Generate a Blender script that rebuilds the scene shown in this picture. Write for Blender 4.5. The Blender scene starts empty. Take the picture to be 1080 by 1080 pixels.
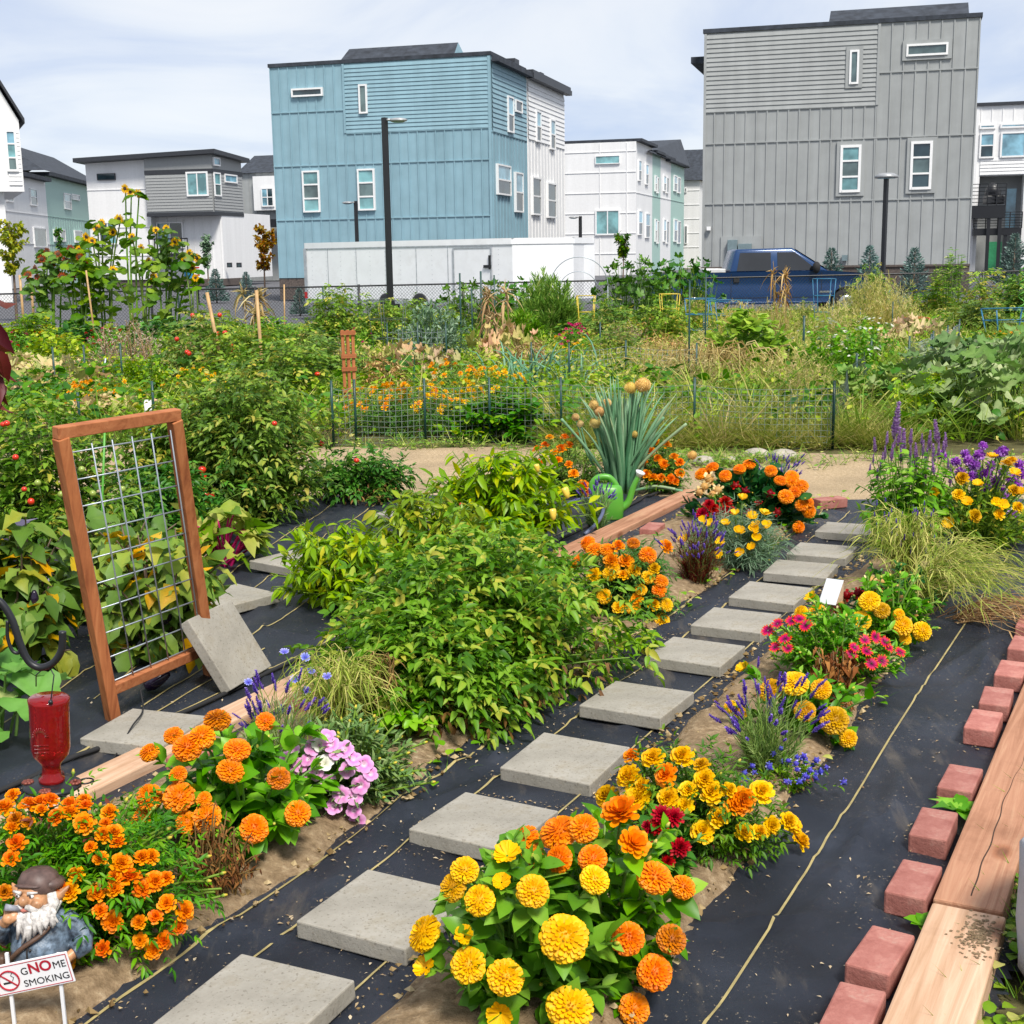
import bpy, math
import numpy as np
from mathutils import Vector, Matrix
PI = math.pi
rng = np.random.default_rng(11)
sc = bpy.context.scene
COL = sc.collection

# ------------------------------------------------------------------ camera
FPX, PITCH, ROLL, EYE = 1400.0, math.radians(11.0), math.radians(0.9), 1.6
_fw = np.array([0, math.cos(PITCH), -math.sin(PITCH)])
_rt = np.array([1.0, 0, 0]); _up = np.cross(_rt, _fw)
CR = _rt * math.cos(ROLL) - _up * math.sin(ROLL)
CU = _up * math.cos(ROLL) + _rt * math.sin(ROLL)
CO = np.array([0, 0, EYE])
cam = bpy.data.objects.new('camera', bpy.data.cameras.new('camera'))
COL.objects.link(cam)
cam.matrix_world = Matrix(((CR[0], CU[0], -_fw[0], CO[0]), (CR[1], CU[1], -_fw[1], CO[1]), (CR[2], CU[2], -_fw[2], CO[2]), (0, 0, 0, 1)))
cam.data.sensor_width = 36.0; cam.data.lens = 36.0 * FPX / 1080.0
cam.data.clip_start = 0.05; cam.data.clip_end = 3000
sc.camera = cam

def ray(px, py):
    d = _fw + CR * (px - 540) / FPX + CU * (540 - py) / FPX
    return d / np.linalg.norm(d)
def gpt(px, py, z=0.0):
    d = ray(px, py); return CO + d * ((z - EYE) / d[2])
def ypt(px, py, Y):
    d = ray(px, py); return CO + d * (Y / d[1])
AZ = math.radians(27.4)
def SN(s, n, z=0.0):
    return np.array([s * math.sin(AZ) + n * math.cos(AZ), s * math.cos(AZ) - n * math.sin(AZ), z + 0 * (s + n)])
def smooth(a, b, x):
    t = np.clip((x - a) / (b - a), 0, 1); return t * t * (3 - 2 * t)
def gz(x, y):
    return smooth(13, 30, y) * (-0.42 + 0.3 * smooth(-9, 14, x))

# ------------------------------------------------------------------ materials
def new_mat(name):
    m = bpy.data.materials.new(name); m.use_nodes = True
    nt = m.node_tree; b = nt.nodes['Principled BSDF']
    return m, nt, b
def N(nt, t, **kw):
    n = nt.nodes.new(t)
    for k, v in kw.items(): setattr(n, k, v)
    return n
def ramp(nt, stops, src):
    r = N(nt, 'ShaderNodeValToRGB')
    el = r.color_ramp.elements
    while len(el) < len(stops): el.new(0.5)
    for e, (p, c) in zip(el, stops):
        e.position = p; e.color = (*c, 1)
    nt.links.new(src, r.inputs[0]); return r.outputs[0]
def mixc(nt, a, b, f, mode='MIX'):
    m = N(nt, 'ShaderNodeMix', data_type='RGBA', blend_type=mode)
    for sock, v in ((m.inputs[6], a), (m.inputs[7], b), (m.inputs[0], f)):
        if isinstance(v, (int, float)): sock.default_value = v
        elif isinstance(v, tuple): sock.default_value = (*v, 1)
        else: nt.links.new(v, sock)
    return m.outputs[2]
def noise(nt, scale, detail=4, rough=0.55, vec=None, dist=0.0):
    n = N(nt, 'ShaderNodeTexNoise')
    n.inputs['Scale'].default_value = scale; n.inputs['Detail'].default_value = detail
    n.inputs['Roughness'].default_value = rough; n.inputs['Distortion'].default_value = dist
    if vec is None: vec = N(nt, 'ShaderNodeTexCoord').outputs['Object']
    nt.links.new(vec, n.inputs['Vector']); return n.outputs['Fac']
def bump(nt, b, h, strength=0.4, dist=0.01):
    u = N(nt, 'ShaderNodeBump'); u.inputs['Strength'].default_value = strength; u.inputs['Distance'].default_value = dist
    nt.links.new(h, u.inputs['Height']); nt.links.new(u.outputs[0], b.inputs['Normal'])

def leaf_mat(name, stops, trans=0.3, rough=0.5, spec=0.35, mott=0.25, vary=1.0):
    m, nt, b = new_mat(name)
    a = N(nt, 'ShaderNodeAttribute', attribute_name='tint')
    c = ramp(nt, stops, a.outputs['Fac'])
    nz = noise(nt, 23.0, 3)
    dark = mixc(nt, c, (0.35, 0.4, 0.3), 1.0, 'MULTIPLY')
    f = N(nt, 'ShaderNodeMapRange'); nt.links.new(nz, f.inputs[0])
    f.inputs[1].default_value = 0.4; f.inputs[2].default_value = 0.75; f.inputs[3].default_value = 0.0; f.inputs[4].default_value = mott
    c = mixc(nt, c, dark, f.outputs[0])
    if True:   # plants of one kind differ a little in hue and depth
        oi = N(nt, 'ShaderNodeObjectInfo'); hs = N(nt, 'ShaderNodeHueSaturation')
        for lo, hi, sock in ((.5 - .022 * vary, .5 + .012 * vary, 'Hue'), (1 - .1 * vary, 1 + .26 * vary, 'Value'), (1.13 - .12 * vary, 1.13 + .10 * vary, 'Saturation')):
            mr = N(nt, 'ShaderNodeMapRange'); mr.inputs[3].default_value = lo; mr.inputs[4].default_value = hi
            w_ = N(nt, 'ShaderNodeMath', operation='FRACT'); m_ = N(nt, 'ShaderNodeMath', operation='MULTIPLY'); m_.inputs[1].default_value = {'Hue': 7.3, 'Value': 1.0, 'Saturation': 13.7}[sock]
            nt.links.new(oi.outputs['Random'], m_.inputs[0]); nt.links.new(m_.outputs[0], w_.inputs[0]); nt.links.new(w_.outputs[0], mr.inputs[0]); nt.links.new(mr.outputs[0], hs.inputs[sock])
        nt.links.new(c, hs.inputs['Color']); c = hs.outputs[0]
    nt.links.new(c, b.inputs['Base Color'])
    b.inputs['Roughness'].default_value = rough; b.inputs['Specular IOR Level'].default_value = spec
    if trans > 0:
        t = N(nt, 'ShaderNodeBsdfTranslucent'); nt.links.new(c, t.inputs[0])
        ms = N(nt, 'ShaderNodeMixShader'); ms.inputs[0].default_value = trans
        nt.links.new(b.outputs[0], ms.inputs[1]); nt.links.new(t.outputs[0], ms.inputs[2])
        nt.links.new(ms.outputs[0], nt.nodes['Material Output'].inputs[0])
    return m

def plain(name, col, rough=0.5, metal=0.0, var=0.15, scale=8.0, bmp=0.0, spec=0.5, bscale=60.0, dirt=None, streak=0):
    m, nt, b = new_mat(name)
    nz = noise(nt, scale, 5)
    lo = tuple(x * (1 - var) for x in col); hi = tuple(min(1, x * (1 + var)) for x in col)
    c = ramp(nt, [(0.3, lo), (0.7, hi)], nz)
    if dirt:
        n2 = noise(nt, 3.0, 6, 0.65)
        f = N(nt, 'ShaderNodeMapRange'); nt.links.new(n2, f.inputs[0])
        f.inputs[1].default_value = 0.52; f.inputs[2].default_value = 0.72; f.inputs[4].default_value = 0.6
        c = mixc(nt, c, dirt, f.outputs[0])
    if streak:   # rain streaks and faded patches on a wall
        mp = N(nt, 'ShaderNodeMapping'); mp.inputs['Scale'].default_value = (2.2, 2.2, .12); nt.links.new(N(nt, 'ShaderNodeTexCoord').outputs['Object'], mp.inputs[0])
        c = mixc(nt, c, ramp(nt, [(.35, (1 - streak,) * 3), (.65, (1 + streak * .4,) * 3)], noise(nt, 1.0, 6, .65, mp.outputs[0])), 1.0, 'MULTIPLY')
    nt.links.new(c, b.inputs['Base Color'])
    b.inputs['Roughness'].default_value = rough; b.inputs['Metallic'].default_value = metal
    b.inputs['Specular IOR Level'].default_value = spec
    if bmp > 0: bump(nt, b, noise(nt, bscale, 4), bmp, 0.004)
    return m

# ------------------------------------------------------------------ mesh builder
class MB:
    def __init__(s):
        s.V = []; s.F4 = []; s.F3 = []; s.M4 = []; s.M3 = []; s.T = []; s.n = 0
    def add(s, V, quads=None, tris=None, tint=0.5, m=0):
        V = np.asarray(V, float).reshape(-1, 3)
        s.V.append(V)
        s.T.append(np.full(len(V), tint) if np.isscalar(tint) else np.asarray(tint, float).ravel())
        if quads is not None and len(quads):
            q = np.asarray(quads, int).reshape(-1, 4) + s.n; s.F4.append(q); s.M4.append(np.full(len(q), m))
        if tris is not None and len(tris):
            t = np.asarray(tris, int).reshape(-1, 3) + s.n; s.F3.append(t); s.M3.append(np.full(len(t), m))
        s.n += len(V); return s
    def box(s, c, size, rot=None, m=0, tint=0.5):
        x, y, z = [v / 2 for v in size]
        V = np.array([(-x, -y, -z), (x, -y, -z), (x, y, -z), (-x, y, -z), (-x, -y, z), (x, -y, z), (x, y, z), (-x, y, z)])
        if rot is not None: V = V @ np.asarray(rot).T
        return s.add(V + np.asarray(c), [(0, 3, 2, 1), (4, 5, 6, 7), (0, 1, 5, 4), (1, 2, 6, 5), (2, 3, 7, 6), (3, 0, 4, 7)], m=m, tint=tint)
    def beam(s, a, b, w, h, up=(0, 0, 1), m=0, tint=0.5):
        a = np.asarray(a, float); b = np.asarray(b, float); d = b - a; L = np.linalg.norm(d); d = d / L
        sd = np.cross(d, up); sd /= np.linalg.norm(sd); u = np.cross(sd, d)
        return s.box((a + b) / 2, (L, w, h), np.array([d, sd, u]).T, m=m, tint=tint)
    def tube(s, pts, r, sides=6, tint=0.5, m=0, cap=True, twist=0.0):
        P = np.asarray(pts, float); n = len(P)
        r = np.full(n, r) if np.isscalar(r) else np.asarray(r, float)
        T = np.gradient(P, axis=0); T /= np.maximum(np.linalg.norm(T, axis=1, keepdims=True), 1e-9)
        ref = np.array([0, 0, 1.0]) if abs(T[0][2]) < 0.9 else np.array([1.0, 0, 0])
        nrm = np.cross(T[0], ref); nrm /= np.linalg.norm(nrm)
        V = []
        ang = np.arange(sides) / sides * 2 * PI
        for i in range(n):
            nrm = nrm - T[i] * (nrm @ T[i]); nrm /= np.linalg.norm(nrm); bn = np.cross(T[i], nrm)
            V.append(P[i] + r[i] * (np.cos(ang)[:, None] * nrm + np.sin(ang)[:, None] * bn))
        V = np.concatenate(V)
        q = []
        for i in range(n - 1):
            for k in range(sides):
                k2 = (k + 1) % sides
                q.append((i * sides + k, i * sides + k2, (i + 1) * sides + k2, (i + 1) * sides + k))
        tr = []
        if cap:
            V = np.concatenate([V, P[:1], P[-1:]]); a = n * sides
            for k in range(sides):
                k2 = (k + 1) % sides
                tr.append((a, k2, k)); tr.append((a + 1, (n - 1) * sides + k, (n - 1) * sides + k2))
            if not np.isscalar(tint): tint = np.concatenate([np.repeat(tint, sides), [tint[0], tint[-1]]])
        elif not np.isscalar(tint): tint = np.repeat(tint, sides)
        return s.add(V, q, tr, tint, m)
    def lathe(s, prof, seg=20, c=(0, 0, 0), m=0, tint=0.5, rot=None, wob=None):
        n = len(prof); a = np.arange(seg) / seg * 2 * PI
        V = np.array([[(r * math.cos(t), r * math.sin(t), z) for t in a] for r, z in prof])
        if wob is not None: V[:, :, :2] *= wob(np.array(prof)[:, 1][:, None], a[None, :])[:, :, None]
        V = V.reshape(-1, 3)
        if rot is not None: V = V @ np.asarray(rot).T
        q = [(i * seg + k, i * seg + (k + 1) % seg, (i + 1) * seg + (k + 1) % seg, (i + 1) * seg + k) for i in range(n - 1) for k in range(seg)]
        return s.add(V + np.asarray(c), q, None, tint, m)
    def ball(s, c, r, seg=10, rings=7, m=0, tint=0.5, rot=None):
        r = (r, r, r) if np.isscalar(r) else r
        th = np.linspace(0, PI, rings + 1); a = np.arange(seg) / seg * 2 * PI
        V = np.array([[(math.sin(t) * math.cos(p) * r[0], math.sin(t) * math.sin(p) * r[1], -math.cos(t) * r[2]) for p in a] for t in th]).reshape(-1, 3)
        if rot is not None: V = V @ np.asarray(rot).T
        q = [(i * seg + k, i * seg + (k + 1) % seg, (i + 1) * seg + (k + 1) % seg, (i + 1) * seg + k) for i in range(rings) for k in range(seg)]
        return s.add(V + np.asarray(c), q, None, tint, m)
    def prism(s, poly, a, b, axis_u, axis_v, o, m=0, tint=0.5):
        """poly (u,v) extruded from o+a*w to o+b*w where w = u x v"""
        u = np.asarray(axis_u, float); v = np.asarray(axis_v, float); w = np.cross(u, v); o = np.asarray(o, float)
        P = np.array([o + p[0] * u + p[1] * v for p in poly]); n = len(P)
        V = np.concatenate([P + a * w, P + b * w])
        q = [(i, (i + 1) % n, n + (i + 1) % n, n + i) for i in range(n)]
        s.add(V, q, None, tint, m)
        from mathutils.geometry import tessellate_polygon
        t = tessellate_polygon([[Vector((p[0], p[1], 0)) for p in poly]])
        tr = [(x[0], x[1], x[2]) for x in t] + [(n + x[2], n + x[1], n + x[0]) for x in t]
        s.F3.append(np.array(tr) + s.n - 2 * n); s.M3.append(np.full(len(tr), m)); return s
    def leaves(s, tpl, P, F, U, S, tint, W=1.0, m=0, H=1.0):
        P = np.atleast_2d(P); n = len(P)
        if n == 0: return s
        F = F / np.maximum(np.linalg.norm(F, axis=1, keepdims=True), 1e-9)
        sd = np.cross(F, U); l = np.linalg.norm(sd, axis=1, keepdims=True)
        sd = np.where(l < 1e-3, np.array([1.0, 0, 0]), sd / np.maximum(l, 1e-9)); up = np.cross(sd, F)
        S = np.broadcast_to(S, (n,)).astype(float); W = np.broadcast_to(W, (n,)).astype(float); H = np.broadcast_to(H, (n,)).astype(float)
        v = tpl['v']; k = len(v)
        V = P[:, None, :] + S[:, None, None] * (v[None, :, 0:1] * F[:, None] + (v[None, :, 1] * W[:, None])[:, :, None] * sd[:, None] + (v[None, :, 2] * H[:, None])[:, :, None] * up[:, None])
        T = np.broadcast_to(tint, (n,))[:, None] + tpl['t'][None, :]
        off = (np.arange(n) * k)[:, None, None]
        q = (tpl['q'][None] + off).reshape(-1, 4) if len(tpl['q']) else None
        t = (tpl['r'][None] + off).reshape(-1, 3) if len(tpl['r']) else None
        return s.add(V.reshape(-1, 3), q, t, T.reshape(-1), m)
    def mesh(s, name, mats, smooth=True):
        me = bpy.data.meshes.new(name)
        if s.n == 0: return me
        V = np.concatenate(s.V)
        F4 = np.concatenate(s.F4) if s.F4 else np.zeros((0, 4), int); F3 = np.concatenate(s.F3) if s.F3 else np.zeros((0, 3), int)
        me.vertices.add(len(V)); me.vertices.foreach_set('co', V.astype(np.float32).ravel())
        L = np.concatenate([F4.ravel(), F3.ravel()]).astype(np.int32)
        me.loops.add(len(L)); me.loops.foreach_set('vertex_index', L)
        tot = np.concatenate([np.full(len(F4), 4), np.full(len(F3), 3)]).astype(np.int32)
        st = np.concatenate([[0], np.cumsum(tot)[:-1]]).astype(np.int32)
        me.polygons.add(len(tot)); me.polygons.foreach_set('loop_start', st); me.polygons.foreach_set('loop_total', tot)
        mi = np.concatenate(s.M4 + s.M3).astype(np.int32)
        for mt in (mats if isinstance(mats, (list, tuple)) else [mats]): me.materials.append(mt)
        me.polygons.foreach_set('material_index', mi)
        me.polygons.foreach_set('use_smooth', np.full(len(tot), smooth))
        at = me.attributes.new('tint', 'FLOAT', 'POINT'); at.data.foreach_set('value', np.concatenate(s.T).astype(np.float32))
        me.update(calc_edges=True); return me
    def build(s, name, mats, parent=None, smooth=True, bevel=0.0, seg=2, weld=False, subsurf=0):
        me = s.mesh(name, mats, smooth)
        o = link(name, me, parent)
        if weld: w = o.modifiers.new('w', 'WELD'); w.merge_threshold = 0.0005
        if bevel > 0:
            b = o.modifiers.new('b', 'BEVEL'); b.width = bevel; b.segments = seg; b.limit_method = 'ANGLE'; b.angle_limit = math.radians(40)
        if subsurf: u = o.modifiers.new('s', 'SUBSURF'); u.levels = u.render_levels = subsurf
        return o

KIDS = {}
def setpar(o, parent):
    o.parent = parent; KIDS.setdefault(parent.name, []).append(o)
def link(name, data, parent=None, loc=None):
    o = bpy.data.objects.new(name, data); COL.objects.link(o)
    if parent is not None: setpar(o, parent)
    if loc is not None: o.location = loc
    return o
def tag(o, label, cat, group=None):
    o['label'] = label; o['category'] = cat
    if group: o['group'] = group
    return o
def thing(name, label, cat, loc=(0, 0, 0), rz=0.0, group=None):
    o = bpy.data.objects.new(name, None); COL.objects.link(o)
    o.location = tuple(loc); o.rotation_euler = (0, 0, rz); o.empty_display_size = 0.1
    return tag(o, label, cat, group)
def struct(o, kind='structure'):
    o['kind'] = kind; return o
def kids(o): return list(KIDS.get(o.name, []))
def copy_tree(o, parent=None):
    c = o.copy(); COL.objects.link(c)
    if parent is not None: setpar(c, parent)
    for ch in kids(o): copy_tree(ch, c)
    return c
def dup(proto, loc, rz, scale, label, group=None):
    c = copy_tree(proto); c.location = tuple(loc); c.rotation_euler = (0, 0, rz); c.scale = (scale,) * 3 if np.isscalar(scale) else scale
    c['label'] = label
    if group: c['group'] = group
    return c
def align_z(d, roll=0.0):
    return Vector(tuple(d)).to_track_quat('Z', 'Y') @ Matrix.Rotation(roll, 4, 'Z').to_quaternion()
def rotz(a):
    c, s_ = math.cos(a), math.sin(a); return np.array([[c, -s_, 0], [s_, c, 0], [0, 0, 1.0]])

# ------------------------------------------------------------------ leaf templates: x along, y across, z up
def tpl(rows, fold=0.12, curl=-0.15, cup=0.0, wave=0.0):
    """rows: list of (t, halfwidth). first and last may be points"""
    v = []; q = []; r = []; t_ = []; idx = []
    for i, (t, w) in enumerate(rows):
        z = curl * t * t
        if w == 0: idx.append((len(v),)); v.append((t, 0, z)); t_.append(0)
        else:
            wv = wave * (1 if i % 2 else -1)
            idx.append((len(v), len(v) + 1, len(v) + 2))
            v += [(t, -w, z + fold * w * 2 + wv * w), (t, 0, z), (t, w, z + fold * w * 2 - wv * w)]; t_ += [0.0, 0.06, 0.0]
    for a, b in zip(idx[:-1], idx[1:]):
        if len(a) == 1 and len(b) == 3: r += [(a[0], b[1], b[0]), (a[0], b[2], b[1])]
        elif len(a) == 3 and len(b) == 1: r += [(a[0], a[1], b[0]), (a[1], a[2], b[0])]
        elif len(a) == 3: q += [(a[0], a[1], b[1], b[0]), (a[1], a[2], b[2], b[1])]
    return dict(v=np.array(v, float), q=np.array(q, int).reshape(-1, 4), r=np.array(r, int).reshape(-1, 3), t=np.array(t_, float))
L_OVATE = tpl([(0, 0), (.25, .22), (.6, .24), (1, 0)], .18, -.22)
L_LANCE = tpl([(0, 0), (.3, .13), (.65, .12), (1, 0)], .25, -.3)
L_WIDE = tpl([(0, 0), (.15, .26), (.45, .36), (.75, .24), (1, 0)], .14, -.28)
L_DIA = tpl([(0, 0), (.45, .2), (1, 0)], .2, -.2)
L_BLADE = tpl([(0, .025), (.35, .024), (.7, .018), (1, 0)], .3, -.35)
L_NEEDLE = tpl([(0, .03), (.6, .028), (1, 0)], .2, -.1)
P_ZIN = tpl([(0, .07), (.5, .17), (.85, .2), (1, .1)], .25, .16)
P_RUF = tpl([(0, .06), (.55, .26), (.9, .34), (1, .2)], .1, .12, wave=.25)
P_RAY = tpl([(0, .06), (.45, .14), (.8, .12), (1, 0)], .2, -.05)
def lobed(rows, fold=.05, curl=-.2):
    return tpl(rows, fold, curl)
L_EGG = tpl([(0, 0), (.1, .2), (.28, .36), (.42, .29), (.56, .34), (.75, .2), (1, 0)], .1, -.35, wave=.12)
L_SQUASH = None
def disc_leaf(lobes=5, depth=.3, n=20, cup=.1, notch=.6):
    v = [(0.0, 0, 0)]; r = []
    for k in range(n + 1):
        a = -PI + notch / 2 + (2 * PI - notch) * k / n
        rr = .5 * (1 - depth * (0.5 - .5 * math.cos(a * lobes))) * (1 + .04 * math.sin(k * 5.1))
        v.append((rr * math.cos(a), rr * math.sin(a), cup * rr * rr * 2 + .03 * math.sin(k * 2.3)))
    for k in range(n): r.append((0, k + 1, k + 2))
    v = np.array(v); v[:, 0] += .25
    t = np.zeros(len(v)); t[0] = .15
    return dict(v=v, q=np.zeros((0, 4), int), r=np.array(r), t=t)
L_SQUASH = disc_leaf(5, .35, 24, .25)
L_ROUND = disc_leaf(9, .06, 14, .25, .15)
L_HEART = disc_leaf(3, .12, 14, -.3, .9)
# ================================================================== SKY, SUN
w = bpy.data.worlds.new('World'); sc.world = w; w.use_nodes = True
nt = w.node_tree; bg = nt.nodes['Background']
SUN_EL, SUN_AZ = math.radians(54), math.radians(157)     # azimuth clockwise from +Y
sky = N(nt, 'ShaderNodeTexSky', sky_type='NISHITA'); sky.sun_disc = False
sky.sun_elevation = SUN_EL; sky.sun_rotation = SUN_AZ; sky.altitude = 1600; sky.dust_density = 1.5
tc = N(nt, 'ShaderNodeTexCoord')
sep = N(nt, 'ShaderNodeSeparateXYZ'); nt.links.new(tc.outputs['Generated'], sep.inputs[0])
def mth(op, a, b=None, c=None):
    n = N(nt, 'ShaderNodeMath', operation=op)
    for i, v in enumerate((a, b, c)):
        if v is None: continue
        if isinstance(v, (int, float)): n.inputs[i].default_value = v
        else: nt.links.new(v, n.inputs[i])
    return n.outputs[0]
zz = mth('ADD', mth('ABSOLUTE', sep.outputs[2]), 0.26)
cmb = N(nt, 'ShaderNodeCombineXYZ')
nt.links.new(mth('DIVIDE', sep.outputs[0], zz), cmb.inputs[0]); nt.links.new(mth('DIVIDE', sep.outputs[1], zz), cmb.inputs[1])
vm = N(nt, 'ShaderNodeVectorMath', operation='MULTIPLY'); nt.links.new(cmb.outputs[0], vm.inputs[0]); vm.inputs[1].default_value = (0.75, 1.0, 1.0)
n1 = noise(nt, 1.9, 8, 0.55, vm.outputs[0], 0.6)
n2 = noise(nt, 0.8, 4, 0.5, vm.outputs[0], 0.3)
cl = mth('ADD', mth('MULTIPLY', n1, 0.6), mth('MULTIPLY', n2, 0.5))
cloud = ramp(nt, [(0.40, (0.54, 0.64, 0.86)), (0.50, (0.68, 0.75, 0.90)), (0.57, (0.84, 0.88, 0.95)), (0.68, (0.97, 0.975, 0.985))], cl)
skys = N(nt, 'ShaderNodeVectorMath', operation='SCALE'); nt.links.new(sky.outputs[0], skys.inputs[0]); skys.inputs['Scale'].default_value = 0.10
csc = N(nt, 'ShaderNodeVectorMath', operation='SCALE'); nt.links.new(cloud, csc.inputs[0]); csc.inputs['Scale'].default_value = 0.63
mx = mixc(nt, skys.outputs[0], csc.outputs[0], 0.86)
nt.links.new(mx, bg.inputs['Color']); bg.inputs['Strength'].default_value = 1.0
ld = bpy.data.lights.new('sun', 'SUN'); ld.energy = 3.0; ld.angle = math.radians(14); ld.color = (1.0, 0.95, 0.87)
sun = bpy.data.objects.new('sun', ld); COL.objects.link(sun)
sd = Vector((math.sin(SUN_AZ) * math.cos(SUN_EL), math.cos(SUN_AZ) * math.cos(SUN_EL), math.sin(SUN_EL)))
sun.rotation_euler = sd.to_track_quat('Z', 'Y').to_euler()
sc.view_settings.view_transform = 'Standard'; sc.view_settings.look = 'None'
sc.view_settings.exposure = 0.68; sc.view_settings.gamma = 1.0
sc.cycles.max_bounces = 6; sc.cycles.diffuse_bounces = 3; sc.cycles.transparent_max_bounces = 4
sc.cycles.caustics_reflective = False; sc.cycles.caustics_refractive = False

# ================================================================== MATERIALS
M = {}
M['white'] = plain('white_siding', (0.80, 0.80, 0.80), 0.6, var=.03, streak=.05)
M['white_trim'] = plain('white_trim', (0.82, 0.82, 0.82), 0.5, var=.03)
M['blue'] = plain('blue_siding', (0.245, 0.40, 0.47), 0.6, var=.07, scale=1.5, streak=.10)
M['grey'] = plain('grey_siding', (0.335, 0.35, 0.35), 0.6, var=.07, scale=1.5, streak=.10)
M['grey_lt'] = plain('grey_panel', (0.30, 0.31, 0.31), 0.6, var=.05)
M['mint'] = plain('mint_siding', (0.36, 0.53, 0.48), 0.6, var=.05)
M['shingle'] = plain('dark_shingle', (0.035, 0.042, 0.055), 0.9, var=.45, scale=3.0, bmp=.5, bscale=9)
M['fascia'] = plain('dark_fascia', (0.03, 0.033, 0.04), 0.5)
M['black_metal'] = plain('black_metal', (0.012, 0.013, 0.016), 0.42, var=.1)
M['brickwall'] = plain('brown_brick', (0.10, 0.08, 0.07), 0.9, var=.4, scale=14, bmp=.5)
def glass(name, col, rough=.05):
    m, nt, b = new_mat(name); b.inputs['Base Color'].default_value = (*col, 1); b.inputs['Roughness'].default_value = rough
    b.inputs['Specular IOR Level'].default_value = .9
    c = mixc(nt, tuple(x * .55 for x in col), tuple(min(1, x * 1.35) for x in col), ramp(nt, [(.38, (0, 0, 0)), (.62, (1, 1, 1))], noise(nt, .9, 3))); nt.links.new(c, b.inputs['Base Color']); return m  # uneven reflections put into the glass colour as broad noise patches
M['gl_dark'] = glass('dark_window_glass', (0.025, 0.05, 0.06)); M['gl_teal'] = glass('teal_window_glass', (0.16, 0.35, 0.37))
M['gl_blue'] = glass('sky_window_glass', (0.20, 0.40, 0.50)); M['gl_mid'] = glass('blind_window_glass', (0.10, 0.15, 0.15))

def mat_fabric():
    m, nt, b = new_mat('black_landscape_fabric')
    tco = N(nt, 'ShaderNodeTexCoord').outputs['Object']
    base = ramp(nt, [(0.3, (0.007, 0.009, 0.015)), (0.55, (0.019, 0.024, 0.037)), (0.78, (0.048, 0.057, 0.080))], noise(nt, 2.6, 6, .6, tco, .4))
    # dusty soil: broad pale film and small specks
    mp = N(nt, 'ShaderNodeMapping'); mp.inputs['Rotation'].default_value = (0, 0, AZ); mp.inputs['Scale'].default_value = (3.0, 0.8, 1)
    nt.links.new(tco, mp.inputs[0])
    f1 = N(nt, 'ShaderNodeMapRange'); nt.links.new(noise(nt, 1.6, 7, .68, mp.outputs[0]), f1.inputs[0])
    f1.inputs[1].default_value = .56; f1.inputs[2].default_value = .76; f1.inputs[4].default_value = .6
    c = mixc(nt, base, (0.22, 0.18, 0.13), f1.outputs[0])
    f2 = N(nt, 'ShaderNodeMapRange'); nt.links.new(noise(nt, 85, 3, .6, tco), f2.inputs[0])
    f2.inputs[1].default_value = .65; f2.inputs[2].default_value = .70; f2.inputs[4].default_value = .7
    f2b = N(nt, 'ShaderNodeMapRange'); nt.links.new(noise(nt, 2.2, 4, .6, tco), f2b.inputs[0]); f2b.inputs[1].default_value = .40; f2b.inputs[2].default_value = .58
    mu = N(nt, 'ShaderNodeMath', operation='MULTIPLY'); nt.links.new(f2.outputs[0], mu.inputs[0]); nt.links.new(f2b.outputs[0], mu.inputs[1])
    c = mixc(nt, c, (0.42, 0.33, 0.22), mu.outputs[0])
    nt.links.new(c, b.inputs['Base Color']); b.inputs['Roughness'].default_value = .5; b.inputs['Specular IOR Level'].default_value = .6
    wv = N(nt, 'ShaderNodeTexWave'); wv.inputs['Scale'].default_value = 160; wv.inputs['Distortion'].default_value = .4; nt.links.new(mp.outputs[0], wv.inputs[0])
    hh = mixc(nt, wv.outputs[0], noise(nt, 9, 5, .6, tco), .6)
    bump(nt, b, hh, .45, .006); return m
M['fabric'] = mat_fabric()
M['stripe'] = plain('yellow_woven_stripe', (0.36, 0.29, 0.12), .7, var=.3, scale=14)
def mat_soil(name, a, bb, c, sc_=20):
    m, nt, b = new_mat(name)
    n_ = noise(nt, sc_, 8, .7); n2_ = noise(nt, 2.0, 4)
    col = mixc(nt, ramp(nt, [(0.3, a), (0.55, bb), (0.72, c)], n_), tuple(x * .6 for x in bb), ramp(nt, [(.4, (0, 0, 0)), (.7, (.7, .7, .7))], n2_))
    nt.links.new(col, b.inputs['Base Color']); b.inputs['Roughness'].default_value = .95; b.inputs['Specular IOR Level'].default_value = .15
    bump(nt, b, n_, .9, .02); return m
M['soil'] = mat_soil('bed_soil', (0.16, 0.105, 0.055), (0.36, 0.255, 0.15), (0.58, 0.45, 0.29), 34)
M['gravel'] = mat_soil('tan_path', (0.35, 0.25, 0.14), (0.52, 0.39, 0.24), (0.68, 0.54, 0.36), 45)
M['ground'] = mat_soil('garden_ground', (0.07, 0.06, 0.03), (0.13, 0.12, 0.05), (0.22, 0.19, 0.09), 6)
M['asphalt'] = plain('asphalt', (0.10, 0.10, 0.11), .9, var=.25, scale=3, bmp=.3)
M['pale_gravel'] = plain('pale_gravel', (0.40, 0.38, 0.35), .9, var=.25, scale=10, bmp=.4)
M['lawn'] = plain('lawn_green', (0.07, 0.16, 0.03), .9, var=.35, scale=12, bmp=.5)
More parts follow.
